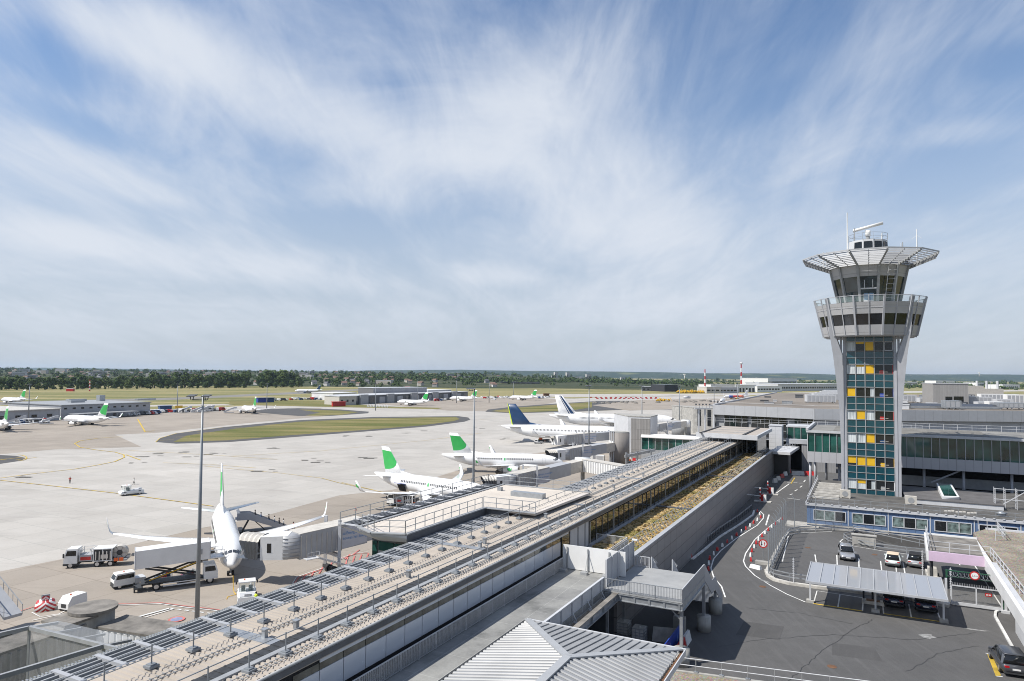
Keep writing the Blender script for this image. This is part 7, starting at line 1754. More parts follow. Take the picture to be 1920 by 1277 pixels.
p, r = pose2((240, 1060), (122, 1066)); p.z = 0; refueller('white refuelling truck with big hose reel left of the nearest jet', p + Vector((-.5, .7, 0)), r + .02)
p = at(760, 950); p.z = 0; t2 = refueller('refuelling truck under the wing of the jet with open hold', p, rad(160))
# catering lift truck: box raised on scissors
p, r = pose2((275, 1106), (398, 1090)); p.z = 0
t = thing('catering_truck', 'catering truck with its long white box raised on scissor lift beside the nearest jet', 'truck', p, r)
b = MB(); b.box(-4.8, 4.2, -.5, .5, .75, 1.0); b.box(-4.8, 2.4, -1.15, 1.15, 1.0, 1.12); b.build('chassis', M['dark'], t); cabbox(t, 2.9, 4.7, 2.3, .7, 2.7, 'white', .3)
b = MB(); b.hexa([(x, y, z + (x + 5.6) * .035) for z in (3.2, 5.6) for x, y in ((-5.6, -1.25), (3.6, -1.25), (3.6, 1.25), (-5.6, 1.25))]); bx = b.build('box_body', M['white'], t)
b = MB()
for x, z in ((-5.62, 3.2), (3.62, 3.5)): b.box(x - .05, x + .05, -1.3, 1.3, z, z + 2.45)
b.build('box_frame', M['lightgrey'], bx)
b = MB()
for y in (-.75, .75): b.beam((-4.4, y, 1.2), (2.6, y, 3.3), .14, .24); b.beam((-4.4, y, 3.1), (2.6, y, 1.25), .14, .24)
b.build('scissor_lift', M['dark'], t); b = MB(); b.beam((-3.9, -.84, 1.42), (2.1, -.84, 3.2), .03, .10); b.build('hazard_edge', M['yellow'], t)
b = MB(); b.box(3.4, 5.6, -1.2, 1.2, 3.5, 3.62)
for x in (3.5, 4.5, 5.5):
    for y in (-1.15, 1.15): b.beam((x, y, 3.6), (x, y, 4.6), .06)
for z in (4.1, 4.6):
    for y in (-1.15, 1.15): b.beam((3.5, y, z), (5.5, y, z), .06)
b.build('front_platform', M['white'], t)
b = MB(); b.box(-5.6, -4.6, -1.2, 1.2, .5, .7); b.box(-5.7, -5.5, -1.0, -.6, .1, 1.0); b.box(-5.7, -5.5, .6, 1.0, .1, 1.0); b.build('stabiliser', M['dark'], t)
b = MB(); b.box(-2.2, 2.2, -1.18, -1.12, .45, .62); b.box(-2.2, 2.2, -1.18, -1.12, .8, .92); b.build('side_guard', M['white'], t)
for x in (3.7, -3.0):
    for y in (-.95, .95): wheel_(t, x, y, .52)
b = MB(); b.box(2.2, 2.6, -.25, -.1, 4.3, 5.0); b.build('marking', M['greyp'], bx).location = (0, -1.11, 0)
# crew cab tractor with baggage carts
p, r = pose2((262, 1095), (204, 1106)); p.z = 0
t = thing('baggage_tractor', 'white crew cab tractor in front of the catering truck', 'tractor', p + Vector((.3, .4, 0)), r)
cabbox(t, -.6, 2.0, 1.75, .45, 2.05, 'white', .35); b = MB(); b.box(-2.0, -.6, -.85, .85, .4, 1.1); b.build('rear_bed', M['lightgrey'], t); b = MB(); b.box(-2.0, 2.05, -.8, .8, .28, .45); b.build('chassis', M['dark'], t); b = MB(); b.box(2.0, 2.05, -.7, .7, .5, .85); b.build('grille', M['dark'], t); b = MB(); b.cyl((.6, 0, 2.05), (.6, 0, 2.2), .08, n=8); b.build('beacon', M['orange'], t)
for x in (1.3, -1.3):
    for y in (-.72, .72): wheel_(t, x, y, .36, .24)
for k in range(2):
    c = thing('baggage_cart', ('nearer low cart of dark bags behind the white tractor', 'farther low cart of bags behind the white tractor')[k], 'cart', p + Vector((3.9 + 3.0 * k, 1.9 + .9 * k, 0)), r, 'baggage carts')
    b = MB(); b.box(-1.4, 1.4, -.75, .75, .5, .6); b.box(-1.4, -1.32, -.75, .75, .6, 1.5); b.build('deck', M['greyp'], c)
    for x in (-1, 1):
        for y in (-.6, .6): wheel_(c, x, y, .22, .15)
    for q in range(6):
        b = MB(); x, y, z = -1.0 + .5 * (q % 4), -.3 + .45 * (q % 2), .6 + .4 * (q // 4); b.loft([[(-.28, -.19, 0), (.28, -.19, 0), (.28, .19, 0), (-.28, .19, 0)], [(-.3, -.2, .06), (.3, -.2, .06), (.3, .2, .06), (-.3, .2, .06)], [(-.3, -.2, .32), (.3, -.2, .32), (.3, .2, .32), (-.3, .2, .32)], [(-.27, -.17, .38), (.27, -.17, .38), (.27, .17, .38), (-.27, .17, .38)]])
        q_ = b.build('suitcase', M[('cloth_blue', 'red', 'cloth_dark', 'navy', 'red', 'greyp')[(q + k) % 6]], None, c.matrix_basis @ Vector((x, y, z)), r + .2 * q)
        tag(q_, 'suitcase stacked on the low cart behind the white tractor', 'suitcase', 'suitcases on the carts')
# push back tug at the nose and second tug on the open apron
def tug(label, p, r, open_=False):
    t = thing('pushback_tug', label, 'tug', p, r)
    b = MB(); b.loft([[(-2.6, -1.15, .35), (2.4, -1.15, .35), (2.4, 1.15, .35), (-2.6, 1.15, .35)], [(-2.6, -1.2, .6), (2.5, -1.2, .6), (2.5, 1.2, .6), (-2.6, 1.2, .6)], [(-2.5, -1.1, 1.15), (2.3, -1.1, 1.05), (2.3, 1.1, 1.05), (-2.5, 1.1, 1.15)]]); b.build('body', M['white'], t)
    b = MB(); b.box(-2.3, -.7, -.9, .9, 1.15, 1.25); b.box(-2.3, -1.6, -.35, .35, 1.25, 1.5); b.build('bonnet', M['lightgrey'], t)
    b = MB()
    for x in (.3, 1.75):
        for y in (-.95, .95): b.beam((x, y, 1.1), (x - (.1 if x > 1 else 0), y, 2.25), .10)
    b.box(.15, 1.8, -1.05, 1.05, 2.25, 2.38); b.build('cab_frame', M['white'], t)
    b = MB(); b.box(.36, 1.62, -.92, .92, 1.1, 2.22); b.build('cab_glass', M['clear'], t)
    b = MB(); b.box(.5, .9, -.7, -.2, 1.1, 1.75); b.box(.5, .9, .2, .7, 1.1, 1.75); b.build('seat', M['dark'], t)
    b = MB(); b.cyl((1.0, .3, 2.38), (1.0, .3, 2.55), .09, n=8); b.build('beacon', M['orange'], t)
    for x in (1.6, -1.6):
        for y in (-1.0, 1.0): wheel_(t, x, y, .5, .32)
    for y in (-1.3, 1.3): b = MB(); b.box(1.7, 1.78, y - .1, y + .1, 1.7, 2.1); b.build('mirror', M['dark'], t)
    return t
tug('white push back tug waiting at the nose wheel of the nearest jet', Vector((-34.3, 90.3, 0)), rad(112))
p, r = pose2((268, 925), (222, 930)); tug('small white tug alone on the open apron', Vector((p.x, p.y, 0)), r)
b = MB(); b.cyl((0, 0, .45), (-.95, 4.2, .55), .09, n=8); tag(b.build('tow_bar', M['white'], None, (-35.0, 91.9, 0)), 'white tow bar between tug and nose wheel', 'tow bar')
person('person in yellow vest stepping round the front of the push back tug', Vector((-32.4, 88.4, 0)), rad(150), 'lime', 'lime', 'walk')
# small white power unit and chevron dolly at the left
p = at(136, 1141); p.z = 0; t = thing('ground_power_unit', 'white wedge shaped power unit behind the concrete rotunda', 'power unit', p, rad(72))
b = MB(); b.loft([[(-1.3, -.85, .3), (1.3, -.85, .3), (1.3, .85, .3), (-1.3, .85, .3)], [(-1.3, -.85, 1.0), (1.3, -.85, 1.0), (1.3, .85, 1.0), (-1.3, .85, 1.0)], [(-.75, -.8, 1.75), (1.25, -.8, 1.75), (1.25, .8, 1.75), (-.75, .8, 1.75)]]); b.build('casing', M['white'], t)
b = MB(); b.box(-1.33, -1.3, -.45, .3, .5, .95); b.build('control_panel', M['dark'], t); b = MB(); b.cyl((-.3, 0, 1.75), (-.3, 0, 1.9), .1, n=8); b.build('beacon', M['orange'], t)
for x in (-.9, .9):
    for y in (-.7, .7): wheel_(t, x, y, .3, .2)
p = at(85, 1143); p.z = 0; t = thing('chevron_drum', 'round drum with red and white chevrons and a small board on top', 'marker drum', p, rad(34))
def chev_mat():
    m, nt, b = nodes('red_white_chevrons'); tc = nt.nodes.new('ShaderNodeTexCoord'); se = nt.nodes.new('ShaderNodeSeparateXYZ'); lk(nt, tc.outputs['Object'], se.inputs[0])
    a = math_(nt, 'ABSOLUTE', se.outputs[0]); s_ = math_(nt, 'ADD', math_(nt, 'MULTIPLY', a, .8), se.outputs[2]); f = math_(nt, 'FRACT', math_(nt, 'MULTIPLY', s_, 2.1)); g = math_(nt, 'GREATER_THAN', f, .5)
    lk(nt, mixc(nt, g, (.70, .69, .67), (.42, .03, .035)), b.inputs['Base Color']); b.inputs['Roughness'].default_value = .5; return m
b = MB(); b.smooth = True; b.cyl((0, 0, 0), (0, 0, 1.15), 1.25, .95, 24); b.build('drum', chev_mat(), t); b = MB(); b.box(-.45, .45, -.1, .1, 1.25, 1.85); bd = b.build('board', M['greyp'], t); b = MB(); b.box(-.38, .38, -.13, -.1, 1.3, 1.7); b.build('board_face', bpy.data.materials['red_white_chevrons'], bd)
b = MB()
for x in (-.3, .3): b.beam((x, 0, 1.1), (x, 0, 1.4), .08)
b.build('bracket', M['greyp'], t)
# passenger steps at the rear of the nearest jet, with people going up
p0 = Vector((-49.0, 125.9, 0)); t = thing('passenger_steps', 'mobile passenger steps at the rear door of the nearest jet', 'steps', p0, rad(22))
b = MB(); b.box(-1.2, 1.4, -.9, .9, 3.05, 3.2); b.build('landing', M['lightgrey'], t)
for s in (-.95, .95): b = MB(); b.loft([[(1.2, s - .03, 2.9), (8.2, s - .03, .35), (8.2, s - .03, 1.0), (1.2, s - .03, 4.2), (-.9, s - .03, 4.2), (-.9, s - .03, 2.9)], [(1.2, s + .03, 2.9), (8.2, s + .03, .35), (8.2, s + .03, 1.0), (1.2, s + .03, 4.2), (-.9, s + .03, 4.2), (-.9, s + .03, 2.9)]]); b.build('side_panel', M['midgrey'], t)
b = MB()
for k in range(14): b.box(1.4 + .49 * k, 1.9 + .49 * k, -.9, .9, 2.95 - .19 * k, 3.02 - .19 * k)
b.build('treads', M['greyp'], t); b = MB(); b.box(-.6, 6.5, -.9, .9, .5, .8); b.beam((0, -.6, .7), (1.2, -.6, 3.0), .18); b.beam((0, .6, .7), (1.2, .6, 3.0), .18); b.beam((4, 0, .7), (2, 0, 2.6), .14); b.build('undercarriage', M['dark'], t)
for x in (.3, 5.6):
    for y in (-.85, .85): wheel_(t, x, y, .4, .25)
b = MB(); b.loft([[(-.9, s, 4.2) for s in (-.9, .9)] + [(-.4, .9, 4.2), (-.4, -.9, 4.2)], [(-1.1, -.7, 4.9), (-1.1, .7, 4.9), (-.8, .7, 4.9), (-.8, -.7, 4.9)]]); b.build('bumper_hood', M['lightgrey'], t)
cl = [('cloth_dark', 'cloth_dark', 'person in dark jacket highest on the passenger steps'), ('cloth_blue', 'cloth_dark', 'person with blue jacket near the top of the steps'), ('cloth_dark', 'cloth_blue', 'person in black standing midway down the steps'), ('cloth_white', 'cloth_blue', 'person in pale top midway down the steps'), ('cloth_dark', 'cloth_dark', 'person in dark coat low on the passenger steps'), ('cloth_white', 'cloth_dark', 'person in white near the foot of the steps'), ('cloth_red', 'cloth_dark', 'person in red waiting last at the foot of the steps')]
for k, (c, l, lab) in enumerate(cl):
    x = (2.2, 3.2, 4.6, 5.6, 6.4, 7.2, 9.0)[k]; z = max(0, 2.98 - .388 * (x - 1.4)) if x < 8.3 else 0
    q = p0 + Matrix.Rotation(rad(22), 3, 'Z') @ Vector((x, (.4, -.3, .3, .35, -.2, .3, .3)[k], z)); person(lab, q, rad(112), c, l, 'stand' if k % 2 else 'walk', 'people on the passenger steps')
# cones, cable
cone(at(667, 957), 'red traffic cone standing alone between the first two jets'); cone(at(1000, 812.5), 'orange traffic cone near the tail of the blue finned jet'); cone(at(1022, 827), 'orange traffic cone by the belt loader on the stands'); cone(at(190, 787), 'orange traffic cone on the far left stand')
b = MB(); b.tube([(-37.0, 90.5, .05), (-37.3, 91.5, .05), (-36.6, 92.6, .05), (-37.2, 93.4, .05), (-37.5, 93.8, .6), (-37.8, 94.4, 2.0)], .05, 5); tag(b.build('power_cable', M['yellow']), 'yellow power cable hanging from the nose of the nearest jet', 'cable')
# belt loader and cargo tractor by the blue finned jet
p = at(1008, 832); p.z = 0; t = thing('baggage_tractor', 'small white tractor before the belt loader under the blue finned jet', 'tractor', p, rad(170))
cabbox(t, -.2, 1.3, 1.6, .5, 1.9, 'white', .3); b = MB(); b.box(-2.2, 1.4, -.8, .8, .35, .9); b.build('body', M['greyp'], t)
for x in (.9, -1.5):
    for y in (-.7, .7): wheel_(t, x, y, .36, .24)
p = at(1020, 828); p.z = 0; t = thing('belt_loader', 'yellow belt loader beneath the blue finned jet', 'belt loader', p, rad(30)); b = MB(); b.box(-2.5, 2.5, -.9, .9, .4, 1.0); b.build('chassis', M['dark'], t); b = MB(); b.beam((-3, .2, 1.0), (3.6, .2, 3.0), 1.0, .25); b.build('belt', M['yellow'], t); cabbox(t, -2.4, -1.2, 1.0, 1.0, 2.3, 'orange', .2)
for x in (1.7, -1.7):
    for y in (-.8, .8): wheel_(t, x, y, .4, .25)
p = at(1128, 797); p.z = 0; t = thing('cargo_loader', 'yellow and grey cargo loader at the hold of the striped wide body jet', 'cargo loader', p, rad(20)); b = MB(); b.box(-4, 4, -1.6, 1.6, .6, 1.1); b.build('chassis', M['dark'], t); b = MB(); b.box(-3.5, 1.5, -1.7, 1.7, 4.2, 4.5); b.box(-3.2, -.6, -1.5, 1.5, 4.5, 6.3); b.build('platform', M['lightgrey'], t); b = MB(); b.beam((-3, 1.2, 1), (1.5, 1.2, 4.2), .3); b.beam((-3, -1.2, 4.2), (1.5, -1.2, 1), .3); b.beam((2, 0, 1), (6, 0, .8), 1.8, .3); b.build('lift_arm', M['yellow'], t)
p = at(1118, 868); p.z = 0; t = thing('equipment_cabin', 'white equipment cabin on legs left of the brown ramp drum', 'cabin', p, rad(-20)); b = MB(); b.box(-2.4, 2.8, -1.2, 1.2, .7, 2.7); b.build('casing', M['white'], t); b = MB()
for x in (-2.1, 0, 2.5):
    for y in (-1, 1): b.box(x - .1, x + .1, y - .1, y + .1, 0, .7)
b.build('leg', M['greyp'], t); b = MB(); b.box(.3, 2.6, -1.22, -1.2, .9, 2.5); b.build('door', M['midgrey'], t)
p = at(948, 905); p.z = 0; t = thing('air_unit', 'pale equipment box behind the walkway under the green dot jet', 'equipment', at(992, 892), rad(-27)); b = MB(); b.box(-2.2, 2.2, -1.8, 1.8, .3, 3.0); b.build('casing', M['beige'], t); b = MB(); b.box(-2.25, 2.25, -1.85, 1.85, 3.0, 3.1); b.build('lid', M['white'], t)
for k in range(6):
    plasticbar(*sv(1144 + 9 * k, 877 - 2.6 * k, 0), 0, 'red' if k % 2 else 'orange', 'red or orange barrier at the foot of the brown ramp drum', None, 1.2, 1.0)
    o = bpy.data.objects[[x.name for x in bpy.data.objects if x.name.startswith('traffic_barrier')][-1]]; o.location = at(1144 + 9 * k, 877 - 2.6 * k)
    tag(o, ('orange barrier at the left foot of the brown ramp drum', 'red barrier second from left below the brown ramp drum', 'orange barrier third from left below the brown ramp drum', 'red barrier fourth from left below the brown ramp drum', 'orange barrier fifth from left below the brown ramp drum', 'red barrier rightmost below the brown ramp drum')[k], 'barrier', 'barriers below the ramp drum')
t = thing('pipe_gantry', 'grey steel pipe gantry between the brown ramp drum and the pier', 'gantry', at(1195, 880), rad(20)); b = MB()
for x in (-4, 0, 5): b.beam((x, 0, 0), (x, 0, 5.5), .4)
b.beam((-4.5, 0, 4.2), (7, 1, 5.8), .7, .8); b.beam((-4.5, -1, 5.2), (5, 0, 6.4), .15); b.beam((-4, 0, 2), (5, 0, 2), .3); b.build('frame', M['galv'], t); b = MB(); b.box(-3, 4, .5, 2.5, 0, 2.4); b.build('pump_box', M['dark'], t)
# ------------------------------------------------------------------ bottom left corner: concrete rotunda, walkways, glazed frame
t = thing('fixed_walkway', 'old concrete walkway with round head and ribbed white side at lower left', 'walkway', (-37.5, 63.2, 0), 0, None)
b = MB(); b.smooth = False
ctr = Vector((-37.7, 64.1)); 
b.cyl((-.5, .0, 3.2), (-.5, .0, 8.0), 1.75, n=30); b.build('rotunda', M['conc'], t)
b = MB(); b.cyl((-.5, .0, 8.0), (-.5, .0, 8.25), 2.0, n=30); b.build('rotunda_roof', M['conc_dark'], t); b = MB(); b.cyl((-.5, 0, 0), (-.5, 0, 3.2), .6, n=14); b.build('column', M['conc'], t)
def ribwalk(a, c, w, z0, z1, wallm, roofm, nm, rib=True):
    A, B_ = Vector(a), Vector(c); d = (B_ - A).normalized(); n_ = Vector((-d.y, d.x)) * w / 2; L_ = (B_ - A).length
    b = MB(off=(37.5, -63.2, 0)); b.hexa([(p.x, p.y, z) for z in (z0, z1) for p in (A + n_, A - n_, B_ - n_, B_ + n_)]); o = b.build(nm, wallm, t)
    b = MB(off=(37.5, -63.2, 0)); n3 = n_ * 1.08; b.hexa([(p.x, p.y, z) for z in (z1 + .01, z1 + .2) for p in (A + n3, A - n3, B_ - n3, B_ + n3)]); b.build('roof', roofm, o)
    if rib:
        b = MB(off=(37.5, -63.2, 0)); x = .5
        while x < L_:
            for s in (-1, 1):
                p = A + d * x + n_ * s * 1.02; b.beam((p.x, p.y, z0 + .1), (p.x, p.y, z1 - .1), .34, .2)
            x += .72
        b.build('wall_rib', wallm, o)
    return o
ribwalk((-36.2, 63.0), tuple(S(-35.2, 43.5))[:2], 3.0, 4.2, 6.9, M['white'], M['conc_dark'], 'white_walkway')
ribwalk((-38.6, 61.6), (-46.2, 44.5), 2.9, 4.2, 7.3, M['conc'], M['conc_dark'], 'concrete_walkway', True)
ribwalk((-38.2, 62.6), (-39.4, 59.8), 2.9, 4.2, 7.75, M['conc'], M['conc_dark'], 'entrance_block', False)
# steel framed glazed canopy in the corner
t = thing('glass_enclosure', 'grey steel framed glass enclosure cut by the lower left corner', 'glass enclosure', (at(55, 1177, 11.5).x, at(55, 1177, 11.5).y, 0), 0); O_ = t.location.copy()
pt = lambda x, y, z: at(x, y, z) - O_
b = MB()
A_, B2, C2, D2 = pt(-80, 1207, 11.5), pt(55, 1177, 11.5), pt(240, 1222, 11.5), pt(195, 1211, 11.5)
E2 = pt(-10, 1272, 11.5)
b.beam(A_, B2, .22, .26); b.beam(B2, C2, .22, .26); b.beam(D2, E2 + (E2 - D2) * .4, .22, .28); b.beam(B2, B2 + Vector((1.4, 1.0, 0)), .16); b.beam(D2, D2 + Vector((1.3, 1.0, 0)), .16)
for f in (.33, .66): q = B2.lerp(D2, f); b.beam(q, q + Vector((1.3, 1.0, 0)), .14)
for q in (B2, D2): b.beam(q, Vector((q.x, q.y, 2)), .14)
b.build('frame', M['greyp'], t)
b = MB(); b.add([B2, D2, Vector((D2.x, D2.y, 6.5)) - Vector((0, 0, 11.5 - 11.5)), Vector((B2.x, B2.y, 6.5))], [(0, 1, 2, 3)]); b.add([A_, B2, Vector((B2.x, B2.y, 6.5)), Vector((A_.x, A_.y, 6.5))], [(0, 1, 2, 3)]); b.add([B2 + Vector((0, 0, .15)), B2 + Vector((1.4, 1, .15)), D2 + Vector((1.3, 1, .15)), D2 + Vector((0, 0, .15))], [(0, 1, 2, 3)])
b.build('pane', clearglass('tinted_pane', (.45, .46, .46), .30), t)
b = MB()
for k in range(7): q = E2.lerp(D2, k / 7); b.beam(Vector((q.x + 1, q.y + 1.5, 2)), Vector((q.x + 1, q.y + 1.5, 8.5 - 11.5 + 11.5 - 2.5)), .08)
b.build('baluster', M['clear'], t)
t = thing('passenger_steps', 'blue grey mobile stairs cut by the left picture edge', 'steps', at(-62, 1195, 0), rad(-28)); b = MB()
b.hexa([(0, -2.4, 6.3), (7, -2.4, 3.0), (7, -.6, 3.0), (0, -.6, 6.3), (0, -2.4, 6.6), (7, -2.4, 3.3), (7, -.6, 3.3), (0, -.6, 6.6)]); b.build('flight', M['greyp'], t)
b = MB(); b.hexa([(0, .2, 6.3), (7, .2, 3.0), (7, 2.0, 3.0), (0, 2.0, 6.3), (0, .2, 6.6), (7, .2, 3.3), (7, 2.0, 3.3), (0, 2.0, 6.6)]); b.build('flight', M['midgrey'], t)
b = MB()
for y in (-2.4, -.6, .2, 2.0):
    b.beam((0, y, 7.5), (7, y, 4.2), .08)
    for k in range(8): b.beam((k, y, 6.4 - .47 * k), (k, y, 7.5 - .47 * k), .05)
b.build('hand_rail', M['greyp'], t); b = MB(); b.box(-2.5, 0, -2.4, 2.0, 6.2, 6.5); b.box(-2.5, -2.3, -2.4, 2, 6.5, 8); b.build('landing', mat('blue_grey_panel', (.22, .28, .38), .5, var=.1), t); b = MB(); b.cyl((5.1, -2.55, 5.6), (5.1, -2.5, 5.6), .35, n=18); b.build('no_entry_sign', M['red'], t); b = MB(); b.box(-2, 6, -2, 1.6, .6, 1.0); b.beam((1, 0, 1), (3, 0, 5), .3); b.build('undercarriage', M['dark'], t)
p = at(128, 1262, 0); t = thing('service_van', 'red roofed van half hidden under the glazed frame', 'van', (-38.0, 55.5, 0), rad(40)); cabbox(t, -2.2, 1.6, 1.9, .5, 2.2, 'red', .5, 'body'); b = MB(); b.box(1.4, 2.4, -.9, .9, .45, 1.2); b.build('bonnet', M['red'], t)
for x in (1.5, -1.4):
    for y in (-.85, .85): wheel_(t, x, y, .36, .24)
# ------------------------------------------------------------------ cars
def car(name, label, pos, rotz, L, W, H, paint, roofm=None, kind='hatch', lights=True, plate=True):
    t = thing(name, label, 'car', pos, rotz, None); h = L / 2; w = W / 2
    suv = kind == 'suv'; zb_ = H * (.60 if suv else .58); g = .20
    b = MB(); b.smooth = True
    def ringx(x, ww, zt_, zl=.28):
        return [(x, -ww * .86, zl), (x, ww * .86, zl), (x, ww, zl + .22), (x, ww, (zl + zt_) / 2 + .05), (x, ww * .94, zt_ - .06), (x, ww * .84, zt_), (x, -ww * .84, zt_), (x, -ww * .94, zt_ - .06), (x, -ww, (zl + zt_) / 2 + .05), (x, -ww, zl + .22)]
    hoodz = zb_ * .93
    b.loft([ringx(-h, w * .78, zb_ * .82, .38), ringx(-h + .12, w * .93, zb_ * .95, .30), ringx(-h + .45, w * .99, zb_, .26), ringx(-.2 * h, w, zb_, .24), ringx(h * .38, w, zb_, .24), ringx(h * .72, w * .98, hoodz, .26), ringx(h - .18, w * .90, hoodz * .86, .28), ringx(h, w * .72, hoodz * .68, .36)])
    b.build('body', M[paint], t)
    # greenhouse: glass with painted roof
    rear0, rear1 = (-h + .10, -h + .42) if suv or kind == 'hatch' else (-h + .25, -h + .75)
    fr0, fr1 = h * .40, h * .06
    ring = lambda x0_, x1_, ww, z: [(x0_, -ww * .86, z), (x0_ + .12, -ww, z), (x1_ - .15, -ww, z), (x1_, -ww * .80, z), (x1_, ww * .80, z), (x1_ - .15, ww, z), (x0_ + .12, ww, z), (x0_, ww * .86, z)]
    b = MB(); b.smooth = True; b.loft([ring(rear0 + .04, fr0, w * .94, zb_ - .03), ring(rear0 + .5 * (rear1 - rear0), fr0 + .52 * (fr1 - fr0), w * .87, zb_ + .5 * (H - zb_)), ring(rear1, fr1, w * .74, H - .06)]); cab = b.build('cabin_glass', M['glass'], t)
    b = MB(); b.smooth = True; b.loft([ring(rear1 - .03, fr1 + .05, w * .775, H - .07), ring(rear1 - .02, fr1 + .03, w * .76, H - .02), ring(rear1 + .12, fr1 - .12, w * .62, H + .01)]); b.build('roof', M[roofm or paint], t)
    b = MB()
    for s in (-1, 1):
        for (xa, xb_) in ((rear0 + .12, rear1 + .02), (-.30 * h, -.24 * h), (fr0 - .05, fr1)):
            b.beam((xa, s * w * .925, zb_ - .02), (xb_, s * w * .765, H - .07), .07 if xa != rear0 + .12 else .16, .05)
    b.build('pillar', M[paint], t)
    for s in (-1, 1):
        for x in (h * .62, -h * .60): wheel_(t, x, s * (w - .12), .33, .22)
        b = MB(); b.box(h * .30, h * .36, min(s * w, s * (w + .18)), max(s * w, s * (w + .18)), zb_ - .04, zb_ + .12); b.build('mirror', M[paint], t)
        b = MB(); b.hexa([(-h - .01 + q * .10, s * (w * (.55 if not suv else .48)) + dy, zb_ * z) for z in (.72, .86) for q, dy in ((0, 0), (0, s * w * .28), (1.2, s * w * .36), (1.2, 0))]); b.build('tail_lamp', M['lamp_red'], t)
        b = MB(); b.hexa([(h - .30 + q, s * w * .48 + dy, hoodz * z) for z in (.66, .82) for q, dy in ((.22, 0), (.12, s * w * .30), (-.1, s * w * .40), (0, 0))]); b.build('headlight', M['headlamp'], t)
    b = MB(); b.box(-h - .02, -h + .02, -.26, .26, zb_ * .58, zb_ * .70); b.build('number_plate', M['white'], t); b = MB(); b.box(h - .02, h + .03, -.26, .26, .42, .53); b.build('number_plate', M['white'], t)
    b = MB(); b.box(-h + .0, -h + .3, -w * .84, w * .84, .26, .45); b.box(h - .25, h + .01, -w * .72, w * .72, .28, .42); b.build('bumper', M['dark'], t)
    b = MB(); b.box(-h + .02, -h + .05, -w * .62, w * .62, .50, .53); b.build('trim', M['alu'], t)
    return t
up_ = rad(90) - GA; dn_ = -rad(90) - GA
def carat(v, u, *a, **k):
    return car(a[0], a[1], S(v, u, ZR), *a[2:], **k)
carat(-2.55, 95.7, 'hatchback', 'silver hatchback facing the camera alone in the car park', dn_ + rad(7), 4.0, 1.74, 1.50, 'taxi')
carat(2.55, 95.2, 'small_car', 'pale mint small car with cream fabric roof seen from behind', up_ - rad(4), 3.6, 1.68, 1.50, 'mint', 'cream')
carat(4.95, 96.3, 'small_suv', 'small silver car with black roof parked beside the cream roofed one', up_ - rad(6), 4.0, 1.76, 1.55, 'taxi', 'black', kind='suv')
carat(2.15, 79.4, 'suv', 'dark navy car under the carport, left of the pair', up_ - rad(2), 4.6, 1.95, 1.64, 'navycar', kind='suv')
carat(4.85, 79.2, 'suv', 'dark navy car under the carport, right of the pair', up_ - rad(3), 4.6, 1.95, 1.64, 'navycar', kind='suv')
carat(9.5, 66.0, 'suv', 'dark grey car on the yellow bay at the lower right corner', up_ + rad(5), 4.5, 1.88, 1.62, 'gunmetal', kind='suv')
v, u = sv(1746, 1080, ZR); b = MB(); b.box(-.5, .6, -1.6, 1.6, 0, .35); b.box(-.4, .5, -1.4, -.4, .35, 1.2); b.box(-.3, .4, .2, 1.4, .35, .8); o = tagged('barrier_cabinet', b, M['stone'], 'pale barrier cabinet island between the two dark canopy posts', 'cabinet', v, u)
# ------------------------------------------------------------------ the far side of the airfield
def leafmat(name, a, b_):
    m, nt, b = nodes(name); oi = nt.nodes.new('ShaderNodeObjectInfo'); n = noise_(nt, coords(nt), .35, 4, .7)
    c = ramp(nt, n, [(.3, a), (.7, b_)]); c = mixc(nt, math_(nt, 'MULTIPLY', oi.outputs['Random'], .55), c, (.10, .125, .035)); lk(nt, c, b.inputs['Base Color']); b.inputs['Roughness'].default_value = .85; b.inputs['Specular IOR Level'].default_value = .15
    return m
M['leaf'] = leafmat('tree_leaves', (.028, .052, .016), (.075, .115, .036)); M['leaf2'] = leafmat('pale_tree_leaves', (.07, .10, .03), (.13, .17, .06)); M['bark'] = mat('tree_bark', (.09, .07, .05), .9, var=.3)
def clump(b, c, r, n, s, R_):
    for i in range(n):
        d = Vector((R_.gauss(0, 1), R_.gauss(0, 1), R_.gauss(0, 1))).normalized(); p = c + d * (r * R_.uniform(.55, 1.05)); nrm = (d + Vector((R_.uniform(-.7, .7), R_.uniform(-.7, .7), R_.uniform(-.3, .9)))).normalized(); x = nrm.orthogonal().normalized(); y = nrm.cross(x); q = s * R_.uniform(.6, 1.25)
        b.add([p - x * q - y * q * .6, p + x * q * .8 - y * q * .7, p + x * q + y * q * .6, p - x * q * .7 + y * q * .8], [(0, 1, 2, 3)])
R_ = random.Random(5); TREES = []
for k in range(6):
    H = 13; tr = MB(); tr.cyl((0, 0, 0), (.2, .1, 5.5), .42, .28, 7)
    cr = MB(); nl = R_.randint(9, 13)
    for j in range(nl):
        a = j * 2.4 + R_.uniform(-.4, .4); rr_ = R_.uniform(1.2, 4.4) * (1.1 if k % 2 else .8); z = R_.uniform(1.6, 12.0); rr_ *= max(.3, 1 - abs(z - 6.5) / 8.5)
        c = Vector((rr_ * math.cos(a), rr_ * math.sin(a), z)); tr.cyl((.15, .1, min(5.3, z * .62)), tuple(c), .15, .05, 5); clump(cr, c, R_.uniform(1.6, 2.7), 34, .62, R_)
    clump(cr, Vector((0, 0, 8)), 3.2, 60, .7, R_)
    TREES.append((tr.mesh('trunk', M['bark']), cr.mesh('crown', M['leaf'])))
def tree(p, s, k, label, group, leaf=None):
    t = thing('broadleaf_tree', label, 'tree', p, R_.uniform(0, 6.28), group); w = s * R_.uniform(1.1, 1.6); t.scale = (w, w, s)
    part('trunk', TREES[k][0], t); c = part('crown', TREES[k][1], t)
    if leaf: c.material_slots[0].link = 'OBJECT'; c.material_slots[0].material = M[leaf]
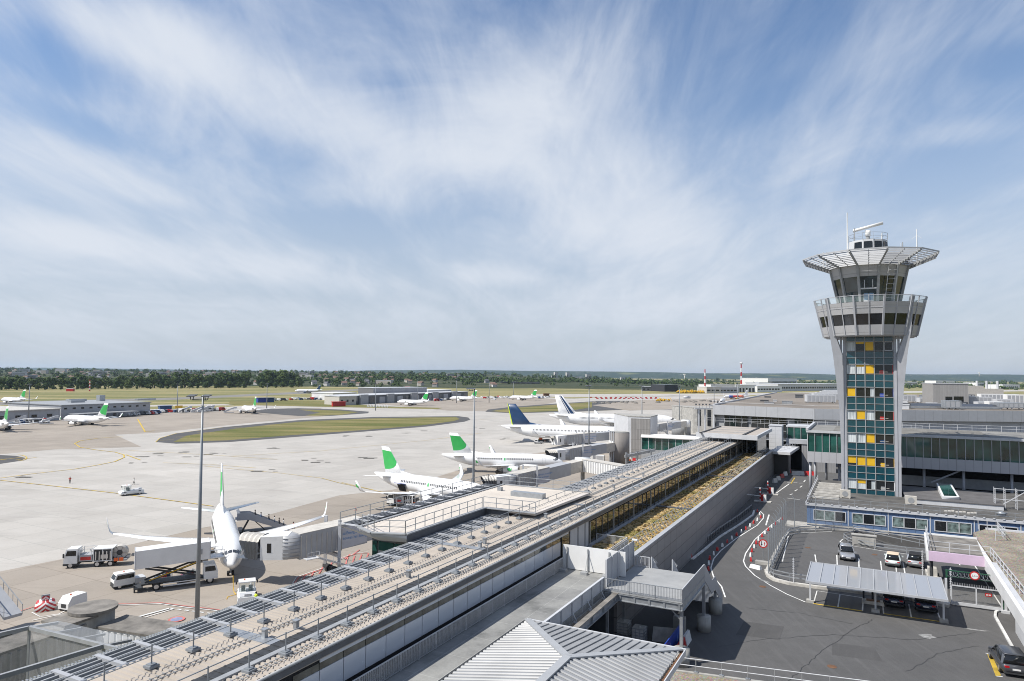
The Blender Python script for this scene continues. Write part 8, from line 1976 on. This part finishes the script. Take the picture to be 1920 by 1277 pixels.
WG = 'trees of the wood beyond the left runway'
for i in range(125):
    row = i % 3; px = -30 + 590 * ((i // 3) + R_.uniform(-.3, .3)) / 41.0
    yb = 731.5 - px * .0085 - row * 1.3; hh = (.78 + .27 * row) * R_.uniform(.85, 1.2) * (1.2 if 280 < px < 470 else 1)
    if 462 < px < 482 or px > 545 and i % 2: continue
    if row == 0 and R_.random() < .7: hh *= .62
    p = at(px, yb, 0); p.z = 0; pale = 225 < px < 252 and row == 0
    tree(p, hh * (1.35 if px > 480 else 1.15) * p.y / 1080, i % 6, 'dark green broadleaf tree standing in the wood beyond the left runway', WG)
p = at(238, 730.5, 0); p.z = 0; tree(p, 1.2, 2, 'paler yellow green tree standing out at the front of the wood', None, 'leaf2')
# town on rising ground behind the wood
def rise(x, y): return max(0, (y - 1500)) * .0165 * min(1, max(0, (700 - x) / 900)) if y < 3400 else rise(x, 3399) + (y - 3400) * .002
b = MB(); g = []
for j in range(24):
    y = 1480 + 140 * j; g.append([(x * (y / 2400), y, rise(x * (y / 2400), y) - .3 + 1.5 * noise.noise(Vector((x * .004, y * .004, 1)))) for x in range(-2600, 1300, 100)])
b.smooth = True; b.loft(g, False, False, False); struct('hills', b, grass_mat('town_ground', (.035, .05, .026), (.085, .09, .05), .006, (.4, .6), .05))
HM = []
wallc = [mat('cream_render', (.50, .46, .40), .8, var=.1), mat('white_render', (.62, .60, .57), .8, var=.08), mat('grey_render', (.38, .37, .36), .8, var=.1)]; roofc = [mat('red_tile', (.17, .105, .08), .85, var=.2), mat('brown_tile', (.17, .11, .08), .85, var=.2), mat('slate', (.11, .11, .12), .7, var=.2)]
for k in range(6):
    b = MB(); w, d, h = R_.uniform(7, 11), R_.uniform(8, 10), R_.uniform(4.5, 7)
    b.box(-w / 2, w / 2, -d / 2, d / 2, -2, h); b.mi = 1; o_ = .4; b.add([(-w / 2 - o_, -d / 2 - o_, h), (w / 2 + o_, -d / 2 - o_, h), (w / 2 + o_, d / 2 + o_, h), (-w / 2 - o_, d / 2 + o_, h), (-w / 2 - o_, 0, h + 3.2), (w / 2 + o_, 0, h + 3.2)], [(0, 1, 5, 4), (2, 3, 4, 5), (0, 4, 3), (1, 2, 5)])
    b.box(w * .2, w * .3, .5, 1.3, h + 1, h + 4)
    b.mi = 2
    for x in (-.28, 0, .28):
        for z in (1.2, 3.6): b.box(x * w - .5, x * w + .5, -d / 2 - .05, -d / 2, z, z + 1.2)
    HM.append(b.mesh('house', [wallc[k % 3], roofc[(k * 2 + k // 3) % 3], M['glass']]))
for i in range(170):
    y = 1550 + 1900 * (R_.random() ** 1.3); px = R_.uniform(-40, 700) if i < 130 else R_.uniform(640, 960); x = (px - CX) / F * y
    o = bpy.data.objects.new('house', HM[i % 6]); COL.objects.link(o); o.location = (x, y, rise(x, y) - .5); o.rotation_euler = (0, 0, R_.uniform(-.6, .6)); s = R_.uniform(.9, 1.35); o.scale = (s, s, s)
    tag(o, 'small house with pitched roof in the town beyond the wood', 'house', 'houses of the far town')
for i in range(26):
    y = R_.uniform(1700, 2900); px = R_.choice((R_.uniform(30, 220), R_.uniform(250, 520), R_.uniform(520, 900))); x = (px - CX) / F * y; w, h = R_.uniform(18, 46), R_.uniform(9, 17); b = MB(); b.box(-w / 2, w / 2, -7, 7, -2, h); b.mi = 1; b.box(-w / 2 - .4, w / 2 + .4, -7.4, 7.4, h, h + .8); b.mi = 2
    for z in range(2, int(h) - 1, 3): b.box(-w / 2 + 1, w / 2 - 1, -7.06, -7, z, z + 1.3)
    o = b.build('town_block', [wallc[i % 3], M['lightgrey'], M['glass']], None, (x, y, rise(x, y) - .5), R_.uniform(-.4, .4)); tag(o, 'pale flat roofed block among the houses of the far town', 'building', 'pale blocks of the far town')
# far tree cover between the houses and along the field edge
def farwood(name, label, spots, hs, mkey='leaf', seed=3):
    q = random.Random(seed); b = MB()
    for (x, y, z, s) in spots:
        r = s * q.uniform(2.6, 4.6)
        for k in range(3): clump(b, Vector((x + q.uniform(-r, r), y + q.uniform(-r, r) * .6, z + r * q.uniform(.55, 1.3))), r * q.uniform(.7, 1.0), 14, r * .34, q)
    tag(b.build(name, M[mkey]), kind='stuff', label=label, cat='trees')
sp_ = []
for i in range(900):
    y = 1500 + 2400 * R_.random() ** 1.15; px = R_.uniform(-60, 760); x = (px - CX) / F * y; sp_.append((x, y, rise(x, y) - 1, R_.uniform(.9, 1.5) * (1 + (y - 1500) / 4500)))
farwood('town_trees', 'dark tree cover scattered between the houses of the far town', sp_, 1)
sp_ = []
for i in range(700):
    px = R_.uniform(560, 2000); y = R_.uniform(1800, 4800)
    if px < 900: y = R_.uniform(1700, 3200)
    x = (px - CX) / F * y; sp_.append((x, y, rise(x, y) - 1, R_.uniform(.8, 1.7) * (1 + (y - 1700) / 3500)))
farwood('field_edge_trees', 'long dark belt of trees along the far edge of the airfield', sp_, 1, seed=9)
sp_ = []
for px0, px1, yb, n in ((860, 1010, 721.5, 60), (1180, 1330, 722, 60), (1020, 1180, 720.5, 60), (1500, 1600, 722, 16), (1440, 1600, 731, 10), (1690, 1920, 727, 70), (1870, 1960, 730, 30), (800, 870, 719, 25), (560, 960, 719.5, 230), (940, 1340, 720.5, 130), (640, 900, 716.5, 120)):
    for i in range(n): px = R_.uniform(px0, px1); p = at(px, yb + R_.uniform(-1.5, .5), 0); sp_.append((p.x, p.y, rise(p.x, p.y) - 1, R_.uniform(.7, 1.3) * p.y / 1500))
farwood('hedge_belt', 'nearer dark tree belts and hedges beyond the runways', sp_, 1, seed=12)
# long buildings
def slabb(name, label, p0, p1, depth, h, wm, rm, win=None, cat='building', group=None, bays=0, z=0.0):
    A, B_ = Vector((p0.x, p0.y, z)), Vector((p1.x, p1.y, z)); d = B_ - A; L_ = d.length; t = thing(name, label, cat, A, math.atan2(d.y, d.x), group)
    b = MB(); b.box(0, L_, 0, depth, -.5, h); b.build('wall', wm, t); b = MB(); b.box(-.4, L_ + .4, -.8, depth + .4, h, h + .5); b.build('roof', rm, t)
    if win:
        z0_, z1_, step, w = win; n = max(1, int(L_ / step))
        for k in range(min(n, 40)):
            b = MB(); x = step * (k + .5); b.box(x - w / 2, x + w / 2, -.12, 0, z0_, z1_); b.build('window', M['glass'], t)
    return t
g0 = lambda x, y: at(x, y, 0)
t = slabb('low_terminal', 'long low grey terminal with overhanging roof behind the parked jet at far left', g0(114, 786), g0(281, 777.5), 60, 8.3, M['midgrey'], M['greyp'], (5.9, 6.9, 5.2, 1.8)); 
for x in (6, 14, 33, 47, 58, 84, 96): b = MB(); b.box(x, x + 1.6, -.14, 0, .3, 3.0); b.build('door', M['gunmetal'], t)
for x, y, w, h in ((20, 25, 9, 1.6), (48, 40, 4, 4), (70, 30, 14, 1.2), (30, 45, 12, 1.5)): b = MB(); b.box(x, x + w, y, y + 4, 8.8, 8.8 + h); b.build('roof_unit', M['galv'], t)
b = MB(); b.box(78, 84, -.3, 0, 3.5, 5.5); b.build('gate_sign', M['yellow'], t)
t = slabb('low_terminal', 'lower brown roofed hall joining the long low terminal at far left', g0(-120, 801), g0(112, 787.5), 70, 6.6, M['midgrey'], M['stone'], (2.4, 4.0, 9, 3))
b = MB(); b.box(70, 112, -9, 0, 3.2, 3.6)
for x in (72, 84, 96, 110): b.box(x, x + .4, -8.6, -8.2, 0, 3.2)
b.build('canopy', M['greyp'], t)
t = slabb('cargo_shed', 'long dark cargo shed with doors behind the two parked jets', g0(670, 758.5), g0(877, 747), 34, 8.2, M['darkgrey'], M['lightgrey'])
L_ = (g0(877, 747) - g0(670, 758.5)).length
for k in range(14):
    x = L_ * (k + .25) / 14
    b = MB(); b.box(x, x + L_ / 22, -.25, 0, .4, 6.6); b.build('door', M['gunmetal'] if k % 2 else M['midgrey'], t)
for k in range(5): b = MB(); x = L_ * (k + .05) / 5; b.box(x, x + L_ / 18, -2.2, 0, 0, 9.4); b.build('stair_bay', M['greyp'], t)
slabb('cargo_shed', 'taller grey ribbed hall rising behind the long dark cargo shed', g0(700, 752), g0(800, 749.5), 30, 14, panel_mat('ribbed_hall', (.36, .36, .38), 4.2, 40, .45, .5, .4, 'xz', .06), M['lightgrey'])
slabb('cargo_shed', 'pale flat roofed office left of the tall grey ribbed hall', g0(624, 750.5), g0(668, 748.5), 30, 7.5, M['white'], M['white'], (3, 5, 4, 2.4)); slabb('cargo_shed', 'pale hall with white roof right of the tall grey ribbed hall', g0(802, 748), g0(846, 746.5), 40, 10, M['midgrey'], M['white'])
slabb('cargo_shed', 'beige end block at the left end of the long dark cargo shed', g0(636, 760), g0(668, 759), 25, 8.0, M['beige'], M['lightgrey'], (3, 5, 6, 2))
slabb('far_hangar', 'dark long low building before the trees in the far middle', g0(940, 722.5), g0(1012, 723), 60, 9, M['gunmetal'], M['darkgrey'], (3, 6, 14, 8)); slabb('far_hangar', 'black hangar beyond the runway at right of centre', g0(1246, 734.5), g0(1272, 734.5), 50, 13, M['cloth_dark'], M['gunmetal']); slabb('far_hangar', 'low grey shed left of the black hangar', g0(1204, 733), g0(1246, 733.5), 40, 8, M['darkgrey'], M['midgrey'], (2, 5, 8, 4))
for a, c, dp, h, l, m in (((1333, 736), (1378, 736), 40, 15, 'white office with dark window bands left of the far mast', 'white'), ((1325, 737.5), (1352, 737.5), 30, 11, 'pale hangar front at the foot of the striped chimney', 'stone'), ((1349, 737.5), (1385, 737.2), 20, 10.5, 'grey hangar with six tall doors beyond the taxiing jet', 'midgrey'), ((1379, 735.5), (1418, 735.3), 30, 14, 'white terrace block right of the six doored hangar', 'white'), ((1420, 735.5), (1466, 735), 40, 12, 'long white building with a dark glass band', 'white'), ((1440, 724), (1494, 723), 90, 26, 'very large white flat warehouse far behind', 'white'), ((1459, 733.5), (1600, 732), 80, 15, 'long pale blue grey warehouse reaching behind the tower', 'lightgrey'), ((1423, 727), (1445, 726.5), 40, 14, 'small white block left of the large flat warehouse', 'white'), ((1660, 722), (1720, 722), 60, 14, 'long white building just right of the tower on the horizon plain', 'white'), ((1755, 722), (1790, 722), 50, 20, 'white block with red stair before the right hills', 'white'), ((1830, 724), (1850, 724), 50, 14, 'small white block before the right hills', 'white'), ((1880, 730), (1912, 730), 50, 14, 'white low shed near the right picture edge', 'white')):
    t = slabb('far_building', l, g0(*a), g0(*c), dp, h, M[m], M['lightgrey'], (h * .35, h * .6, 9, 6.5) if 'doored' not in l else (.5, 8, 8.5, 4.8))
for x, w, h, l in ((1035, 10, 26, 'stepped pale apartment block, leftmost of the far cluster'), (1041, 5, 46, 'thin pale tower block above the leftmost apartments'), (1063, 6, 44, 'pale tower block in the middle of the far cluster'), (1060, 14, 18, 'long low pale block under the middle tower'), (1075, 18, 22, 'wide pale block right of the middle tower'), (1100, 9, 36, 'tallest pale slab at the right of the far cluster'), (1088, 12, 18, 'low pale block before the right hand slab'), (1165, 8, 20, 'single pale block standing right of the far cluster')):
    y = 3900; X = (x - CX) / F * y; slabb('apartment_block', l, Vector((X, y, 0)), Vector((X + w * 3, y + 5, 0)), 20, h * 1.05, M['stone'], M['lightgrey'], (h * .3, h * .8, 9, 4), 'apartment block')
for px, yb, h, r0, band, l in ((1322, 737, 43, 1.6, True, 'thin red and white striped chimney beside the pale hangar'), (1390, 735, 55, 1.9, True, 'tall red and white lattice mast with a round head'), (168, 733.5, 17, 1.1, True, 'short red and white mast before the wood')):
    p = g0(px, yb); t = thing('striped_mast', l, 'mast', p, 0); n = 7
    for k in range(n): b = MB(); b.cyl((0, 0, h * k / n), (0, 0, h * (k + 1) / n), r0 * (1 - .45 * k / n), r0 * (1 - .45 * (k + 1) / n), 8); b.build('band', M['red'] if k % 2 == 0 else M['white'], t)
    if h > 50: b = MB(); b.ball((0, 0, h + 2), 3.4, 8, 5, .7); b.build('head', M['lightgrey'], t)
for px, y, zg, l in ((1284, 5200, 0, 'white flared water tower before the central hills'), (1836, 7600, 55, 'small white water tower on top of the right hills')):
    t = thing('water_tower', l, 'water tower', ((px - CX) / F * y, y, zg)); b = MB(); b.smooth = True; b.cyl((0, 0, 0), (0, 0, 38), 4.5, 4, 10); b.build('shaft', M['stone'], t); b = MB(); b.smooth = True; b.cyl((0, 0, 38), (0, 0, 48), 4.5, 13, 12); b.build('bowl', M['white'], t)
# parked vans, cars and equipment on the far stands
vb = MB(); vb.mi = 0; vb.loft([[(-2.4, -.95, .35), (2.4, -.95, .35), (2.4, .95, .35), (-2.4, .95, .35)], [(-2.4, -.95, 1.2), (2.4, -.95, 1.1), (2.4, .95, 1.1), (-2.4, .95, 1.2)], [(-2.3, -.85, 2.2), (1.3, -.85, 2.2), (1.3, .85, 2.2), (-2.3, .85, 2.2)]]); vb.mi = 1; vb.box(-.4, 1.7, -.97, .97, 1.25, 1.8); vb.mi = 2
for x in (-1.5, 1.5): vb.cyl((x, -1, .36), (x, 1, .36), .36, n=10)
VM = {c: vb.mesh('parked_van', [M[c], M['glass'], M['black']]) for c in ('white', 'red', 'darkgrey', 'cloth_blue')}
kv = 0
def vans(x0, y0, x1, y1, n, where, grp):
    global kv
    for k in range(n):
        f = (k + R_.uniform(-.25, .25)) / n; px = x0 + (x1 - x0) * f; py = y0 + (y1 - y0) * f + R_.uniform(-.9, .5); c = ('white', 'white', 'white', 'darkgrey', 'white', 'red', 'white', 'cloth_blue')[kv % 8]; kv += 1
        o = bpy.data.objects.new('parked_van', VM[c]); COL.objects.link(o); p = at(px, py, 0); o.location = (p.x, p.y, .12); o.rotation_euler = (0, 0, R_.uniform(-.5, 1.8)); s = R_.uniform(.8, 1.3); o.scale = (s, s, s)
        cn = {'white': 'white', 'red': 'red', 'darkgrey': 'dark grey', 'cloth_blue': 'dark blue'}[c]; tag(o, '%s van parked %s' % (cn, where), 'van', '%s vans %s' % (cn, where))
vans(195, 781, 300, 777, 16, 'before the low terminal at far left', 'a'); vans(290, 775, 420, 770, 22, 'among the steps on the far left stand', 'b'); vans(560, 750, 645, 749, 22, 'left of the long cargo shed', 'c'); vans(815, 752, 845, 750, 8, 'between the two jets at the cargo shed', 'd'); vans(905, 747, 965, 746, 18, 'right of the long cargo shed', 'e'); vans(30, 795, 95, 793, 9, 'near the cut off jet at far left', 'f'); vans(500, 752, 560, 750, 8, 'along the grass before the taxiing jet', 'g'); vans(1010, 747, 1035, 746, 4, 'right of the farthest green finned jet', 'h')
sb_ = MB(); sb_.hexa([(-3, -.8, 2.8), (3, -.8, .3), (3, .8, .3), (-3, .8, 2.8), (-3, -.8, 3.7), (3, -.8, 1.3), (3, .8, 1.3), (-3, .8, 3.7)]); sb_.box(-4.2, -3, -.8, .8, 2.7, 3.7); sb_.box(-2.5, 2.5, -.7, .7, .3, .6); ME_ps = sb_.mesh('parked_steps', M['lightgrey'])
for px, py, r, w in ((27, 796, .5, 'at the cut off jet on the left edge'), (88, 796, .6, 'at the jet before the long low terminal'), (345, 774, .7, 'beside the mast of the far left stand, left one'), (368, 774, .6, 'at the middle of the far left stand'), (380, 773, .8, 'nearest the mast on the far left stand'), (388, 772, .7, 'right of its row on the far left stand'), (430, 775, .3, 'at the jet beside the dark asphalt'), (958, 748, .4, 'at the farthest green finned jet'), (925, 750, 2.4, 'right of the long cargo shed')):
    p = g0(px, py); o = bpy.data.objects.new('parked_steps', ME_ps); COL.objects.link(o); o.location = (p.x, p.y, .1); o.rotation_euler = (0, 0, r + 3.14); o.scale = (1.25,) * 3; tag(o, 'grey boarding steps standing ' + w, 'steps')
b = MB()
for (x0, y0, x1, y1, m_) in ((624, 762.5, 648, 762, 'red'),):
    t = slabb('freight_container', 'long rust red freight container left of the cargo shed', g0(x0, y0), g0(x1, y1), 3, 4.0, M['red'], M['red'], None, 'container')
for k, (x0, y0, x1, y1, m_, l) in enumerate(((484, 755, 500, 754.6, 'blue', 'dark blue container left of the far mast'), (502, 754.5, 514, 754.3, 'cloth_blue', 'blue grey container right of the far mast'), (300, 773, 322, 772.3, 'cloth_blue', 'pale blue cabin among the vans on the far left stand'), (1020, 744, 1030, 744, 'brown', 'brown container right of the farthest green finned jet'))):
    slabb('freight_container', l, g0(x0, y0), g0(x1, y1), 4, 4.2, M[m_], M[m_], None, 'container')
# low dolly racks
for k in range(14):
    p = g0(689 + 2.9 * k, 763 + .25 * k * .4); b = MB(); b.beam((0, -2, 0), (0, 2, 2.4), .3, .2); b.beam((0, -2, 0), (0, 2, .1), .3); b.beam((0, 2, 0), (0, 2, 2.4), .2); o = b.build('dolly_rack', M['lightgrey'], None, (p.x, p.y, .1)); tag(o, 'grey dolly rack in the row before the cargo shed', 'rack', 'dolly racks in a row')
# yellow machines and red white barriers on the far works
yb_ = MB(); yb_.mi = 0; yb_.box(-2.5, 2.5, -1.3, 1.3, 1.0, 2.6); yb_.box(-.6, 1.4, -1.2, 1.2, 2.6, 4.0); yb_.beam((2, 0, 2), (6, 0, 5), .6); yb_.beam((6, 0, 5), (8, 0, 1.5), .5); yb_.mi = 1; yb_.box(-2.8, 2.8, -1.5, 1.5, 0, 1.0); ME_y = yb_.mesh('excavator', [M['yellow'], M['black']])
for k in range(12):
    p = g0(1272 + 4.6 * k, 737 + R_.uniform(-.4, .4)); o = bpy.data.objects.new('excavator', ME_y); COL.objects.link(o); o.location = (p.x, p.y, .1); o.rotation_euler = (0, 0, R_.uniform(0, 6)); o.scale = (R_.uniform(.9, 1.3),) * 3; tag(o, 'yellow digger parked in the row before the black hangar', 'digger', 'yellow diggers in a row')
for k in range(5):
    p = g0(1233 + 5 * k, 752.5); o = bpy.data.objects.new('excavator', ME_y); COL.objects.link(o); o.location = (p.x, p.y, .1); o.rotation_euler = (0, 0, k * 1.3); o.scale = (.7,) * 3; tag(o, 'small yellow digger on the dark works beyond the striped jet', 'digger', 'diggers on the works')
rw = MB(); rw.box(-1.4, 1.4, -.4, .4, 0, 1.2); MR = {c: rw.mesh('works_barrier', M[c]) for c in ('red', 'white')}
for k in range(56):
    r_ = k % 2; i = k // 2; p = g0(1108 + 4.7 * i, 745.8 + .02 * i) if r_ == 0 else g0(1120 + 4.2 * i, 748 - .01 * i); c = ('red', 'white')[(i) % 2]
    o = bpy.data.objects.new('works_barrier', MR[c]); COL.objects.link(o); o.location = (p.x, p.y, .05); tag(o, '%s works barrier in the long rows beyond the striped jet' % c, 'barrier', '%s works barriers' % c)
b = MB(); 
for i in range(46):
    a = R_.uniform(0, 1); p = g0(1112 + 310 * a, 757 - 6 * a + R_.uniform(-1.5, 1.5)); b.ball((p.x, p.y, .3), R_.uniform(1.2, 3.2), 6, 4, .55)
tag(b.build('spoil_heaps', M['conc_dark']), kind='stuff', label='grey heaps of spoil on the works ground', cat='spoil')
p = g0(1288, 747.5); t = thing('tank_truck', 'single grey tanker driving on the far taxiway', 'truck', p, .3); b = MB(); b.smooth = True; b.cyl((-4.5, 0, 2), (3, 0, 2), 1.6, n=12); b.build('tank', M['lightgrey'], t); cabbox(t, 3.2, 5.2, 2.4, .6, 3, 'white', .4); b = MB(); b.box(-4.5, 5, -1, 1, .4, .8); b.build('chassis', M['black'], t)
for x, y, l in ((132, 733.8, 'small red and white runway hut before the wood'), (764, 728, 'small red and white runway hut on the far middle field')):
    p = g0(x, y); t = thing('runway_hut', l, 'hut', p, 0); b = MB(); b.box(-5, 5, -2, 2, 0, 4); b.build('wall', M['red'], t); b = MB(); b.box(-5.2, 5.2, -2.2, 2.2, 4, 4.6); b.build('roof', M['white'], t)
